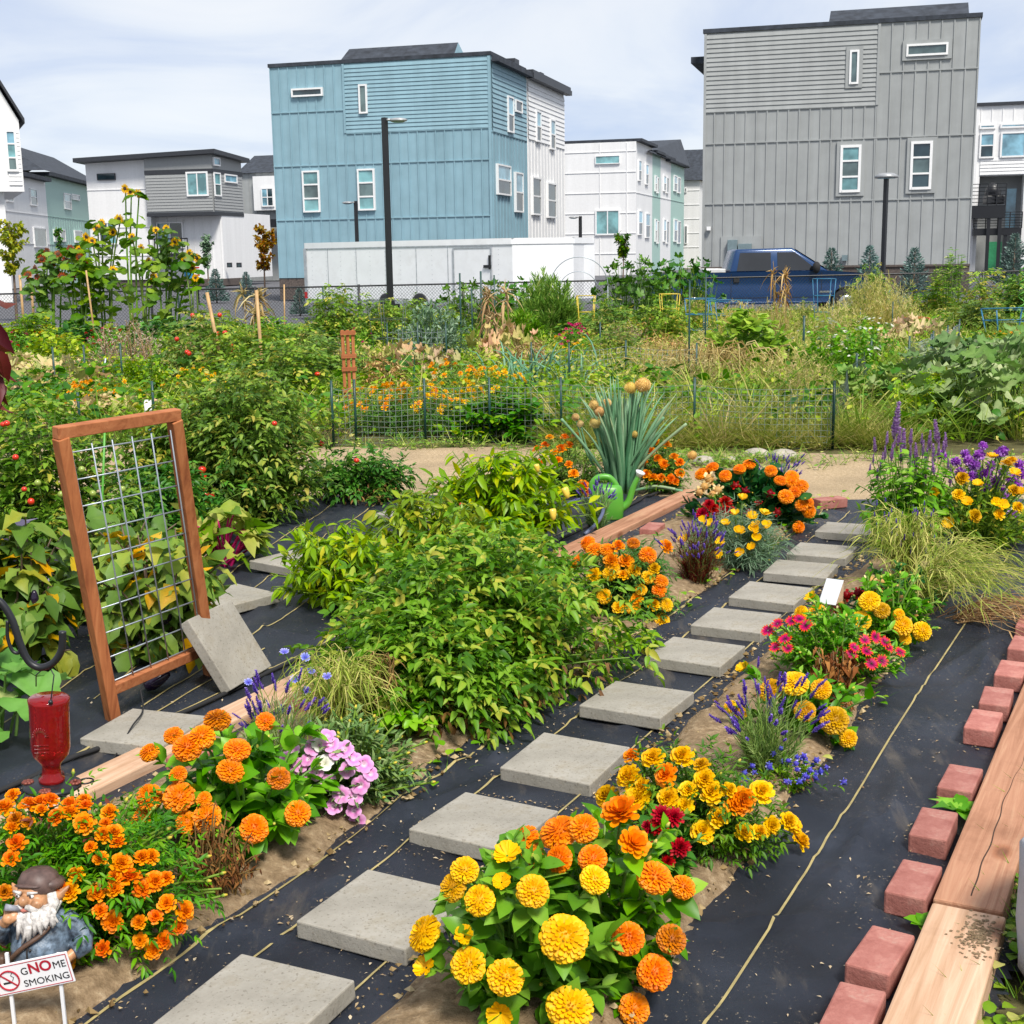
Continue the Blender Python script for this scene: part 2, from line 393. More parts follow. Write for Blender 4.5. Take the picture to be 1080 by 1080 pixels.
def mat_concrete():
    m, nt, b = new_mat('grey_concrete')
    c = ramp(nt, [(.35, (.27, .25, .21)), (.65, (.385, .36, .31))], noise(nt, 5, 7, .65))
    pits = ramp(nt, [(.30, (.45, .42, .38)), (.40, (1, 1, 1))], noise(nt, 120, 2, .5))
    c = mixc(nt, c, pits, .55, 'MULTIPLY')
    st = ramp(nt, [(.52, (1, 1, 1)), (.72, (.78, .74, .66))], noise(nt, 9, 5, .7))
    c = mixc(nt, c, st, 1.0, 'MULTIPLY')
    nt.links.new(c, b.inputs['Base Color']); b.inputs['Roughness'].default_value = .9; b.inputs['Specular IOR Level'].default_value = .25
    bump(nt, b, noise(nt, 90, 5, .7), .5, .004); return m
M['concrete'] = mat_concrete()
def mat_redbrick():
    m, nt, b = new_mat('red_paver_brick')
    c = ramp(nt, [(.3, (.30, .105, .085)), (.5, (.41, .165, .135)), (.75, (.53, .26, .21))], noise(nt, 14, 7, .7))
    oi = N(nt, 'ShaderNodeObjectInfo')
    c = mixc(nt, c, ramp(nt, [(0, (.82, .82, .82)), (1, (1.08, 1.05, 1.05))], oi.outputs['Random']), 1.0, 'MULTIPLY')
    d = ramp(nt, [(.6, (0, 0, 0)), (.75, (.45, .45, .45))], noise(nt, 18, 5, .7))
    c = mixc(nt, c, (.5, .4, .32), d)
    nt.links.new(c, b.inputs['Base Color']); b.inputs['Roughness'].default_value = .9; b.inputs['Specular IOR Level'].default_value = .2
    bump(nt, b, noise(nt, 110, 4, .7), .6, .004); return m
M['redbrick'] = mat_redbrick()
def mat_wood(name, lo, mid, hi, knots=True, gsc=1.0, axis='X'):
    m, nt, b = new_mat(name)
    mp = N(nt, 'ShaderNodeMapping'); nt.links.new(N(nt, 'ShaderNodeTexCoord').outputs['Object'], mp.inputs[0])
    s_ = [26 * gsc] * 3; s_['XYZ'.index(axis)] = 1.3 * gsc; mp.inputs['Scale'].default_value = s_
    g = noise(nt, 1.0, 7, .62, mp.outputs[0], 1.2)
    c = ramp(nt, [(.28, lo), (.5, mid), (.72, hi)], g)
    if knots:
        mp2 = N(nt, 'ShaderNodeMapping'); nt.links.new(N(nt, 'ShaderNodeTexCoord').outputs['Object'], mp2.inputs[0])
        s2 = [6.5] * 3; s2['XYZ'.index(axis)] = 3.2; mp2.inputs['Scale'].default_value = s2
        vo = N(nt, 'ShaderNodeTexVoronoi'); vo.inputs['Scale'].default_value = 1; nt.links.new(mp2.outputs[0], vo.inputs['Vector'])
        k = ramp(nt, [(.07, (.35, .25, .2)), (.13, (.75, .6, .5)), (.2, (1, 1, 1))], vo.outputs['Distance'])
        c = mixc(nt, c, k, .8, 'MULTIPLY')
    st = ramp(nt, [(.5, (1, 1, 1)), (.75, (.62, .58, .55))], noise(nt, 3.5, 6, .7))
    c = mixc(nt, c, st, .8, 'MULTIPLY')
    nt.links.new(c, b.inputs['Base Color']); b.inputs['Roughness'].default_value = .75; b.inputs['Specular IOR Level'].default_value = .25
    bump(nt, b, g, .45, .006); return m
M['timber'] = mat_wood('weathered_timber', (.29, .13, .07), (.44, .22, .13), (.55, .33, .20))
M['paletimber'] = mat_wood('pale_timber', (.44, .26, .15), (.58, .37, .24), (.70, .50, .35))
M['redwood'] = mat_wood('stained_redwood', (.27, .08, .03), (.43, .15, .055), (.53, .21, .085), False, 1.0, 'Z')
M['greenmetal'] = plain('green_coated_metal', (0.008, 0.05, 0.042), .4, var=.2)
M['bluemetal'] = plain('blue_coated_metal', (0.02, 0.15, 0.28), .4)
M['yellowmetal'] = plain('yellow_coated_metal', (0.6, 0.45, 0.03), .4)
M['wire'] = plain('galvanised_wire', (0.36, 0.40, 0.45), .4, .5)
M['darkwire'] = plain('green_wire', (0.05, 0.075, 0.06), .5)
M['bamboo'] = plain('bamboo_cane', (0.48, 0.30, 0.13), .5, var=.25)

# ================================================================== GROUND
def vnoise(x, y, sc_, seed):
    r = np.random.default_rng(seed); g = r.random((64, 64))
    x = np.asarray(x) * sc_; y = np.asarray(y) * sc_
    xi = np.floor(x).astype(int); yi = np.floor(y).astype(int); fx = x - xi; fy = y - yi
    fx = fx * fx * (3 - 2 * fx); fy = fy * fy * (3 - 2 * fy)
    a = g[xi % 64, yi % 64]; b = g[(xi + 1) % 64, yi % 64]; c = g[xi % 64, (yi + 1) % 64]; d = g[(xi + 1) % 64, (yi + 1) % 64]
    return (a * (1 - fx) + b * fx) * (1 - fy) + (c * (1 - fx) + d * fx) * fy
def fbm(x, y, sc_, seed, o=4):
    t = 0; a = .5
    for k in range(o): t = t + a * vnoise(x, y, sc_ * 2 ** k, seed + k); a *= .5
    return t
def gridmesh(xs, ys, zf, keep=None):
    X, Y = np.meshgrid(xs, ys); Z = zf(X, Y); nx = len(xs)
    V = np.stack([X, Y, Z], -1).reshape(-1, 3)
    i = np.arange(len(ys) - 1)[:, None] * nx + np.arange(nx - 1)[None]
    q = np.stack([i, i + 1, i + nx + 1, i + nx], -1).reshape(-1, 4)
    if keep is not None:
        cx = V[q].mean(1); q = q[keep(cx[:, 0], cx[:, 1])]
    mb = MB(); mb.add(V, q); return mb
gx = np.concatenate([[-600, -200, -80, -40], np.linspace(-25, 25, 60), [40, 80, 200, 600]])
gy = np.concatenate([[-60, -20, -5], np.linspace(0, 60, 90), [80, 120, 250, 1500]])
struct(gridmesh(gx, gy, lambda x, y: gz(x, y) - .012).build('ground', M['ground']))
struct(gridmesh(np.linspace(-60, 60, 80), np.linspace(35.5, 130, 50), lambda x, y: gz(x, y) - .004).build('parking_lot', M['asphalt']))
struct(gridmesh(np.linspace(-40, -5, 20), np.linspace(36.5, 41, 8), lambda x, y: gz(x, y) + .02).build('lawn_strip', M['lawn']))
struct(gridmesh(np.linspace(-40, 4, 30), np.linspace(34.8, 36.3, 6), lambda x, y: gz(x, y) + .01).build('pale_path', M['pale_gravel']))
struct(gridmesh(np.linspace(-9, 9, 120), np.linspace(8.1, 11.6, 50), lambda x, y: .001 + .006 * fbm(x, y, 2, 5),
       lambda x, y: (y > 8.75 + .25 * (fbm(x, y, 1.1, 3) - .5) - .12 * (x > 0) * x) & (y < 11.0 + .5 * (fbm(x, y, 1.3, 9) - .5) - .22 * x)).build('sandy_path', M['gravel']))
def to_sn(x, y):
    return x * math.sin(AZ) + y * math.cos(AZ), x * math.cos(AZ) - y * math.sin(AZ)
# fabric height field: long creases roughly along the beds, finer puckers
_r = np.random.default_rng(5); RID = []
for k in range(260):
    cx, cy = _r.uniform(-4.5, 4.2), _r.uniform(.5, 9); a = math.pi / 2 - AZ + _r.normal(0, .35)
    if _r.random() < .2: a += 1.3
    RID.append((cx, cy, math.cos(a), math.sin(a), _r.uniform(.2, .9), _r.uniform(.010, .04), _r.uniform(.006, .020)))
for k in range(70):   # puckers along the bricks and along the path edges
    s_ = _r.uniform(1.8, 7.5); n_ = _r.choice([-.70, -.64, -1.02, -1.9, -2.0]) + _r.normal(0, .03); c_ = SN(s_, n_); a = math.pi / 2 - AZ + _r.normal(0, .16) + (1.2 if _r.random() < .25 else 0)
    RID.append((c_[0], c_[1], math.cos(a), math.sin(a), _r.uniform(.12, .5), _r.uniform(.010, .026), _r.uniform(.008, .020)))
def fz(x, y):
    x = np.asarray(x, float); y = np.asarray(y, float)
    z = .006 + .012 * fbm(x, y, 1.6, 21) + .004 * fbm(x, y, 7, 31)
    for cx, cy, c, s_, L, wd, h in RID:
        dx = x - cx; dy = y - cy; t = dx * c + dy * s_; d = -dx * s_ + dy * c + .03 * np.sin(t * 5 + cx * 9)
        z = z + h * np.exp(-(d / wd) ** 2) * np.exp(-(t / L) ** 4)
    s, n = to_sn(x, y)
    lf = smooth(-3.0, -3.5, n)
    z = z + lf * .03 * fbm(x, y, 2.2, 77)
    return z
def keepfab(x, y):
    s, n = to_sn(x, y)
    return (n < -.27) & (y < 8.72 + .25 * (fbm(x, y, 1.1, 3) - .5) - .12 * np.maximum(x, 0)) & (n > -6.6)
fab = gridmesh(np.arange(-4.6, 4.4, .028), np.arange(.9, 9.3, .028), fz, keepfab)
def stripe(pts, wd=.0032):
    P = np.array([(x, y, 0) for x, y in pts]); t = np.linspace(0, 1, 160)
    seg = np.linspace(0, 1, len(P)); Q = np.stack([np.interp(t, seg, P[:, k]) for k in range(2)], 1)
    Q[:, 0] += .006 * (vnoise(t * 9, t * 0 + Q[0, 0], 1, 8) - .5) * 2
    d = np.gradient(Q, axis=0); d /= np.linalg.norm(d, axis=1, keepdims=True); nn = np.stack([-d[:, 1], d[:, 0]], 1)
    A = Q + nn * wd; B = Q - nn * wd
    V = np.concatenate([np.c_[A, fz(A[:, 0], A[:, 1]) + .004], np.c_[B, fz(B[:, 0], B[:, 1]) + .004]]); k = len(Q)
    i = np.arange(k - 1); fab.add(V, np.stack([k + i, k + i + 1, i + 1, i], 1), m=1)
for n_ in (-.81, -1.545, -1.985, -1.83 + .02): 
    if n_ != -1.81: stripe([SN(1.5, n_)[:2], SN(8.0, n_)[:2]])
stripe([SN(1.5, -1.83)[:2], SN(8.0, -1.83)[:2]])
stripe([SN(1.5, -3.12)[:2], SN(8.5, -3.2)[:2]])
for a, b in (((-20, 790), (470, 455)), ((100, 745), (420, 520)), ((150, 752), (330, 640)), ((-30, 870), (280, 690))):
    pa = gpt(*a); pb = gpt(*b); pb = pb if pb[1] < 8.7 else pa + (pb - pa) * ((8.6 - pa[1]) / (pb[1] - pa[1]))
    stripe([pa[:2], pb[:2]])
struct(fab.build('black_fabric_ground', [M['fabric'], M['stripe']]))
def bed(name, smin, smax, nlo, nhi, hgt, seed, step=.03, patch=0.0):
    ss = np.arange(smin, smax, step); nn = np.arange(nlo - .15, nhi + .15, step)
    S, Nn = np.meshgrid(ss, nn); XY = SN(S, Nn); X, Y = XY[0], XY[1]
    mid = (nlo + nhi) / 2; hw = (nhi - nlo) / 2
    e = np.abs(Nn - mid) / hw + .35 * (fbm(X, Y, 4, seed) - .5)
    prof = 1 - smooth(.75, 1.08, e)
    end = smooth(smin, smin + .15, S) * (1 - smooth(smax - .2, smax, S))
    pt = smooth(.44 + patch, .56 + patch, fbm(X, Y, 2.2, seed + 40) + .2) if patch else 1.0
    Z = fz(X, Y) - .02 + (hgt + .02) * prof * end * pt + .02 * prof * pt * (fbm(X, Y, 12, seed + 9) - .3)
    V = np.stack([X, Y, Z], -1).reshape(-1, 3); nx = len(ss)
    i = np.arange(len(nn) - 1)[:, None] * nx + np.arange(nx - 1)[None]
    mb = MB(); mb.add(V, np.stack([i, i + 1, i + nx + 1, i + nx], -1).reshape(-1, 4))
    return struct(mb.build(name, M['soil']))
bed('soil_bed', 1.2, 8.2, -2.78, -2.0, .035, 50)
bed('soil_bed', 1.8, 6.9, -1.46, -.96, .03, 60, patch=.02)
# loose chips and crumbs on the fabric
mb = MB(); r_ = np.random.default_rng(90)
n = 3200; S = r_.uniform(1.6, 8, n); Nn = np.where(r_.random(n) < .55, r_.choice([-1.97, -1.5, -.96, -.60, -1.85, -2.9], n) + r_.normal(0, .05, n), r_.uniform(-4.6, -.5, n))
XY = SN(S, Nn); X, Y = XY[0], XY[1]; okm = Y < 8.3; X, Y = X[okm], Y[okm]; n = len(X)
a = r_.uniform(0, 2 * PI, n); F = np.stack([np.cos(a), np.sin(a), r_.normal(0, .15, n)], 1)
mb.leaves(L_DIA, np.stack([X, Y, fz(X, Y) + .004], 1), F, np.tile([0, 0, 1.0], (n, 1)), np.minimum(r_.gamma(1.4, .0048, n) + .002, .017), r_.random(n), W=r_.uniform(.6, 1.6, n))
k_ = 60; PS = [SN(s_, -1.695) for s_ in (2.1, 2.56, 3.0, 3.45, 3.95, 4.5, 4.95, 5.45, 5.95, 6.5, 7.05)]
for c_ in PS:
    a_ = r_.uniform(-.19, .19, k_); sd_ = r_.random(k_) < .6; ds = np.where(sd_, -.165 - r_.gamma(1.2, .012, k_), a_); dn = np.where(sd_, a_, np.where(r_.random(k_) < .5, .165, -.165) + r_.normal(0, .012, k_))
    X_ = c_[0] + ds * math.sin(AZ) + dn * math.cos(AZ); Y_ = c_[1] + ds * math.cos(AZ) - dn * math.sin(AZ); a_ = r_.uniform(0, 6.28, k_)
    mb.leaves(L_DIA, np.stack([X_, Y_, fz(X_, Y_) + .004], 1), np.stack([np.cos(a_), np.sin(a_), r_.normal(0, .25, k_)], 1), np.tile([0, 0, 1.0], (k_, 1)), np.minimum(r_.gamma(1.4, .005, k_) + .003, .016), r_.random(k_) * .7, W=1.3)
struct(mb.build('scattered_debris', leaf_mat('dry_chips', [(0, (.20, .13, .07)), (.5, (.42, .32, .2)), (1, (.6, .5, .36))], 0, .8, mott=0)), 'stuff')

# soil clods over the beds and their edges
mb = MB(); n = 7000; S = r_.uniform(1.6, 8.0, n); lft = r_.random(n) < .6; Nn = np.where(lft, r_.uniform(-2.8, -1.95, n), r_.uniform(-1.5, -.93, n)); S = np.where(lft, S, 1.8 + (S - 1.6) * .78); XY = SN(S, Nn); X, Y = XY[0], XY[1]; sz = np.minimum(r_.gamma(1.4, .0034, n) + .002, .012)
O8 = np.array([(1, 0, 0), (0, 1, 0), (-1, 0, 0), (0, -1, 0), (0, 0, .8), (0, 0, -.8)], float); V = (O8[None] * r_.uniform(.5, 1.3, (n, 6, 1)) + r_.normal(0, .18, (n, 6, 3))) * sz[:, None, None] + np.stack([X, Y, fz(X, Y) + .012 * (np.abs(np.where(lft, Nn + 2.38, Nn + 1.2)) < .3) + .012], 1)[:, None]
T8 = np.array([(0, 1, 4), (1, 2, 4), (2, 3, 4), (3, 0, 4), (1, 0, 5), (2, 1, 5), (3, 2, 5), (0, 3, 5)]); mb.add(V.reshape(-1, 3), None, (T8[None] + (np.arange(n) * 6)[:, None, None]).reshape(-1, 3), np.repeat(r_.random(n), 6))
struct(mb.build('soil_clods', leaf_mat('clod_soil', [(0, (.12, .075, .04)), (.5, (.30, .21, .12)), (1, (.55, .43, .28))], 0, .95, .1, 0), None, False), 'stuff')

# ================================================================== BUILDINGS
TH = math.radians(16)
class Fac:
    """a vertical wall plane: origin o (bottom), direction u along it, out = outward normal"""
    def __init__(s, o, u, out):
        s.o = np.array([o[0], o[1], 0.0]); s.u = np.array([u[0], u[1], 0.0]); s.out = np.array([out[0], out[1], 0.0])
    def uv(s, px, py):
        d = ray(px, py); t = ((s.o - CO) @ s.out) / (d @ s.out); p = CO + d * t
        return (p - s.o) @ s.u, p[2]
    def rect(s, x0, y0, x1, y1):
        xm, ym = (x0 + x1) / 2, (y0 + y1) / 2
        return s.uv(x0, ym)[0], s.uv(x1, ym)[0], s.uv(xm, y1)[1], s.uv(xm, y0)[1]
    def p(s, a, z, d=0.0):
        v = s.o + s.u * a + s.out * d; v[2] = z; return v
    def box(s, mb, a0, a1, z0, z1, d0, d1, m=0):
        Rm = np.array([s.u, s.out, [0, 0, 1]]).T
        return mb.box(s.p((a0 + a1) / 2, (z0 + z1) / 2, (d0 + d1) / 2), (abs(a1 - a0), abs(d1 - d0), abs(z1 - z0)), Rm, m)
def window(parent, f, px, lites=1, cols=1, panes=('gl_teal',), fr=.075, trim='white_trim', casing=None):
    a0, a1, z0, z1 = f.rect(*px); a0, a1 = min(a0, a1), max(a0, a1)
    mb = MB(); d0, d1 = .0, .12
    f.box(mb, a0, a0 + fr, z0, z1, d0, d1); f.box(mb, a1 - fr, a1, z0, z1, d0, d1)
    f.box(mb, a0 + fr, a1 - fr, z0, z0 + fr, d0, d1 + .02); f.box(mb, a0 + fr, a1 - fr, z1 - fr, z1, d0, d1)
    for k in range(1, lites):
        z = z0 + (z1 - z0) * k / lites; f.box(mb, a0 + fr, a1 - fr, z - .035, z + .035, d0, d1 - .01)
    for k in range(1, cols):
        a = a0 + (a1 - a0) * k / cols; f.box(mb, a - .04, a + .04, z0 + fr, z1 - fr, d0, d1 - .013)
    wo = mb.build('window', M[trim], parent, smooth=False)
    mb = MB(); mats = sorted(set(panes)); k = 0
    for i in range(lites):
        for j in range(cols):
            za = z0 + (z1 - z0) * i / lites; zb = z0 + (z1 - z0) * (i + 1) / lites
            aa = a0 + (a1 - a0) * j / cols; ab = a0 + (a1 - a0) * (j + 1) / cols
            f.box(mb, aa + .02, ab - .02, za + .02, zb - .02, -.02, .075, mats.index(panes[k % len(panes)])); k += 1
    mb.build('pane', [M[x] for x in mats], wo, smooth=False)
    if casing:
        mb = MB(); c = .14
        f.box(mb, a0 - c, a1 + c, z1, z1 + c, 0, .085); f.box(mb, a0 - c, a1 + c, z0 - c, z0, 0, .085)
        f.box(mb, a0 - c, a0, z0, z1, 0, .085); f.box(mb, a1, a1 + c, z0, z1, 0, .085)
        mb.build('casing', M[casing], wo, smooth=False)
    return wo
def battens(mb, f, a0, a1, z0, z1, step=.41, wd=.05, dp=.036, m=0):
    k = int((a1 - a0) / step)
    for i in range(k + 1):
        a = a0 + .03 + (a1 - a0 - .06) * i / max(k, 1); f.box(mb, a - wd / 2, a + wd / 2, z0, z1, -.01, dp, m)
def laps(mb, f, a0, a1, z0, z1, step=.17, m=0):
    k = int((z1 - z0) / step)
    for i in range(k):
        za = z0 + (z1 - z0) * i / k; zb = z0 + (z1 - z0) * (i + 1) / k
        A = [f.p(a0, za, .055), f.p(a1, za, .055), f.p(a1, zb + .0, .02), f.p(a0, zb, .02), f.p(a0, za, -.02), f.p(a1, za, -.02)]
        mb.add(A, [(0, 1, 2, 3), (4, 5, 1, 0)], m=m)
def band(mb, f, a0, a1, z, m=0):
    f.box(mb, a0, a1, z - .025, z + .025, -.01, .045, m)
def body(mb, f, a0, a1, z0, z1, depth, m=0):
    f.box(mb, a0, a1, z0, z1, -depth, 0, m)
u16 = np.array([math.cos(TH), -math.sin(TH)]); w16 = np.array([math.sin(TH), math.cos(TH)])
ZB = -.35

# ---- blue townhouse
rf = ypt(517, 58, 60.5); ZT = rf[2]
fB = Fac(rf[:2], -u16, -w16)      # a runs to the LEFT
WB = fB.uv(284, 72)[0]
fBs = Fac(rf[:2], w16, u16)       # side wall, a runs back
D1 = fBs.uv(554.5, 100)[0]; D2 = fBs.uv(594, 112)[0]
th = thing('townhouse', 'blue townhouse with board and batten walls behind the white trailer', 'house', (rf[0], rf[1], ZB))
T0 = np.array([rf[0], rf[1], ZB])
class P0:   # parts are built in world space, then parented under an Empty: keep transform
    pass
def under(th, *objs):
    inv = Matrix.Translation(th.location).inverted() @ Matrix.Identity(4)
    for o in objs: o.matrix_parent_inverse = th.matrix_basis.inverted()
mb = MB(); zlap = fB.uv(400, 139)[1]; alap = fB.uv(363, 100)[0]; zl = fB.uv(284, 72)[1]
body(mb, fB, 0, WB, ZB + 1.0, ZT, D1)
laps(mb, fB, .08, alap, zlap, ZT - .05); battens(mb, fB, alap, WB, ZB + 1.0, ZT - .02); battens(mb, fB, 0, alap, ZB + 1.0, zlap - .05)
for z in (fB.uv(400, 172)[1], fB.uv(400, 230)[1]): band(mb, fB, 0, WB, z)
band(mb, fB, alap, WB, fB.uv(320, 118)[1]); band(mb, fB, 0, alap, zlap - .02)
fB.box(mb, alap - .05, alap + .05, zlap, ZT - .03, 0, .07); fB.box(mb, 0, .12, ZB + 1, ZT - .03, 0, .065)
zs = fBs.uv(535, 143)[1]; laps(mb, fBs, .1, D1, zs, ZT - .3, .2); battens(mb, fBs, .05, D1, ZB + 1, zs, .5); band(mb, fBs, 0, D1, zs)
wl = [mb.build('wall', M['blue'], th, False)]
mb = MB(); fB.box(mb, -.02, WB + .02, ZB, ZB + .999, -D1, -.03)
wl.append(mb.build('plinth', M['brickwall'], th, False))
mb = MB(); fB.box(mb, -.04, WB + .05, ZT + .002, ZT + .16, -D1, .07); fBs.box(mb, -.02, D1, ZT - .26, ZT - .04, .06, .36)
fBm = Fac(fB.p(0, 0, -1.7)[:2], -u16, -w16); a1 = fBm.uv(366, 58)[0]; a2 = fBm.uv(486, 50)[0]
ridge_z = ZT + 2.2
def gable(mb, f, a0, a1, d0, d1, z0, z1, hip0=0, hip1=0, m=0, mg=0):
    mid = (d0 + d1) / 2
    V = [f.p(a0, z0, -d0), f.p(a1, z0, -d0), f.p(a1, z0, -d1), f.p(a0, z0, -d1), f.p(a0 + hip0, z1, -mid), f.p(a1 - hip1, z1, -mid)]
    mb.add(V, [(0, 1, 5, 4), (2, 3, 4, 5)], None, m=m); mb.add(V, None, [(1, 2, 5), (3, 0, 4)], m=mg)
gable(mb, fB, a2, a1, .6, 2.8, ZT + .1, fBm.uv(430, 48)[1], .12, .12, 0, 1)
wl.append(mb.build('roof', [M['shingle'], M['blue']], th, False))
W3 = ('gl_teal', 'gl_mid', 'gl_teal')
wl.append(window(th, fB, (320, 180, 338, 224), 3, 1, W3)); wl.append(window(th, fB, (378, 178, 396, 222), 3, 1, W3))
wl.append(window(th, fB, (308, 93, 341, 102), 1, 1, ('gl_dark',))); wl.append(window(th, fB, (379, 89, 388, 120), 1, 1, ('gl_mid',)))
for r_ in ((534, 102, 540, 140), (542, 106, 549, 119), (523, 174, 537, 206), (542, 182, 550, 224)):
    wl.append(window(th, fBs, r_, 2 if r_[3] - r_[1] > 30 else 1, 1, ('gl_dark', 'gl_blue'), .07))
under(th, *wl)
# ---- white townhouse joined behind it
th = thing('townhouse', 'white townhouse joined to the rear of the blue townhouse', 'house', tuple(fBs.p(D1, ZB)))
mb = MB(); fBs.box(mb, D1 + .02, D2, ZB, ZT - .1, -10, .03); zs = fBs.uv(575, 152)[1]
laps(mb, Fac(fBs.p(0, 0, .03)[:2], w16, u16), D1 + .2, D2, zs, ZT - .4, .22); battens(mb, Fac(fBs.p(0, 0, .03)[:2], w16, u16), D1 + .1, D2, ZB, zs, .6)
o = [mb.build('wall', M['white'], th, False)]
mb = MB(); fBs.box(mb, D1, D2 + .3, ZT - .3, ZT - .06, .08, .42); fBs.box(mb, D1, D2 + .2, ZT - .04, ZT + .10, -10, .38)
fBs.box(mb, D1 + 1, D1 + 1.8, ZT + .1, ZT + .8, -1.5, -.8); fBs.box(mb, D2 - 1.6, D2 - .9, ZT + .1, ZT + .75, -1.5, -.8)
o.append(mb.build('roof', M['fascia'], th, False))
f2 = Fac(fBs.p(0, 0, .03)[:2], w16, u16)
for r_ in ((564, 117, 569, 150), (579, 126, 584, 158), (560, 187, 569, 227), (576, 193, 585, 230)):
    o.append(window(th, f2, r_, 2, 1, ('gl_dark', 'gl_blue') if r_[1] < 150 else ('gl_dark',), .08))
under(th, *o)

# ---- grey townhouse
rf = ypt(1035, 18, 52.5); ZT = rf[2]
fG = Fac(rf[:2], -u16, -w16); WG = fG.uv(743, 38)[0]
th = thing('townhouse', 'grey townhouse with batten siding behind the blue pickup', 'house', (rf[0], rf[1], ZB))
zlap = fG.uv(830, 115)[1]; alap = fG.uv(926, 80)[0]
mb = MB(); body(mb, fG, 0, WG, ZB + 1.3, ZT, 14)
laps(mb, fG, alap, WG - .1, zlap, ZT - .05); battens(mb, fG, 0, alap, ZB + 1.3, ZT - .02); battens(mb, fG, alap, WG, ZB + 1.3, zlap)
for z in (fG.uv(880, 147)[1], fG.uv(880, 212)[1]): band(mb, fG, 0, WG, z)
band(mb, fG, 0, alap, fG.uv(980, 74)[1]); band(mb, fG, alap, WG, zlap)
fG.box(mb, alap - .05, alap + .05, zlap, ZT - .03, 0, .07); fG.box(mb, WG - .1, WG, ZB + 1.3, ZT - .03, 0, .065)
a0, a1, z0, z1 = fG.rect(760, 249, 803, 300); fG.box(mb, a1, a0, ZB + 1.3, z1, .0, .06)
o = [mb.build('wall', M['grey'], th, False)]
mb = MB(); fG.box(mb, -.02, WG + .02, ZB, ZB + 1.22, -14, .04); o.append(mb.build('plinth', M['brickwall'], th, False))
mb = MB(); fG.box(mb, -.03, WG + .02, ZB + 1.222, ZB + 1.3, -14, .1); o.append(mb.build('plinth_cap', M['brickwall'], th, False))
mb = MB(); fG.box(mb, -.05, WG + .05, ZT + .002, ZT + .16, -14, .07)
fG.box(mb, WG + .02, WG + .65, ZT - 1.0, ZT - .75, -12, -.8)
A = fG.uv(876, 30)[0]; Bq = fG.uv(1021, 18)[0]
fGm = Fac(fG.p(0, 0, -2.0)[:2], -u16, -w16); gable(mb, fG, fGm.uv(1021, 8)[0], fGm.uv(876, 18)[0], .5, 3.5, ZT + .1, fGm.uv(950, 7)[1], .0, .0)
o.append(mb.build('roof', M['shingle'], th, False))
o.append(window(th, fG, (886, 153, 908, 203), 3, 1, W3, .1, casing='grey')); o.append(window(th, fG, (960, 149, 983, 200), 3, 1, ('gl_dark', 'gl_mid', 'gl_dark'), .1, casing='grey'))
o.append(window(th, fG, (896, 53, 906, 89), 1, 1, ('gl_mid',), casing='grey')); o.append(window(th, fG, (956, 46, 1000, 59), 1, 1, ('gl_mid',), casing='grey'))
mb = MB()
for r_ in ((768, 253, 778, 275), (779, 257, 793, 275)): a0, a1, z0, z1 = fG.rect(*r_); fG.box(mb, a1, a0, z0, z1, .06, .3)
M['util'] = plain('utility_grey', (.16, .22, .24), .5)
o.append(mb.build('utility_box', M['util'], th, False, .01))
mb = MB(); a0, a1, z0, z1 = fG.rect(746, 239, 750, 243); fG.box(mb, a1, a0, z0, z1, .05, .2); o.append(mb.build('vent_cover', M['white_trim'], th, False))
mb = MB(); a0, a1, z0, z1 = fG.rect(888, 269, 894, 275); fG.box(mb, a1, a0, z0, z1, .05, .2); o.append(mb.build('vent_cover', M['util'], th, False))
under(th, *o)

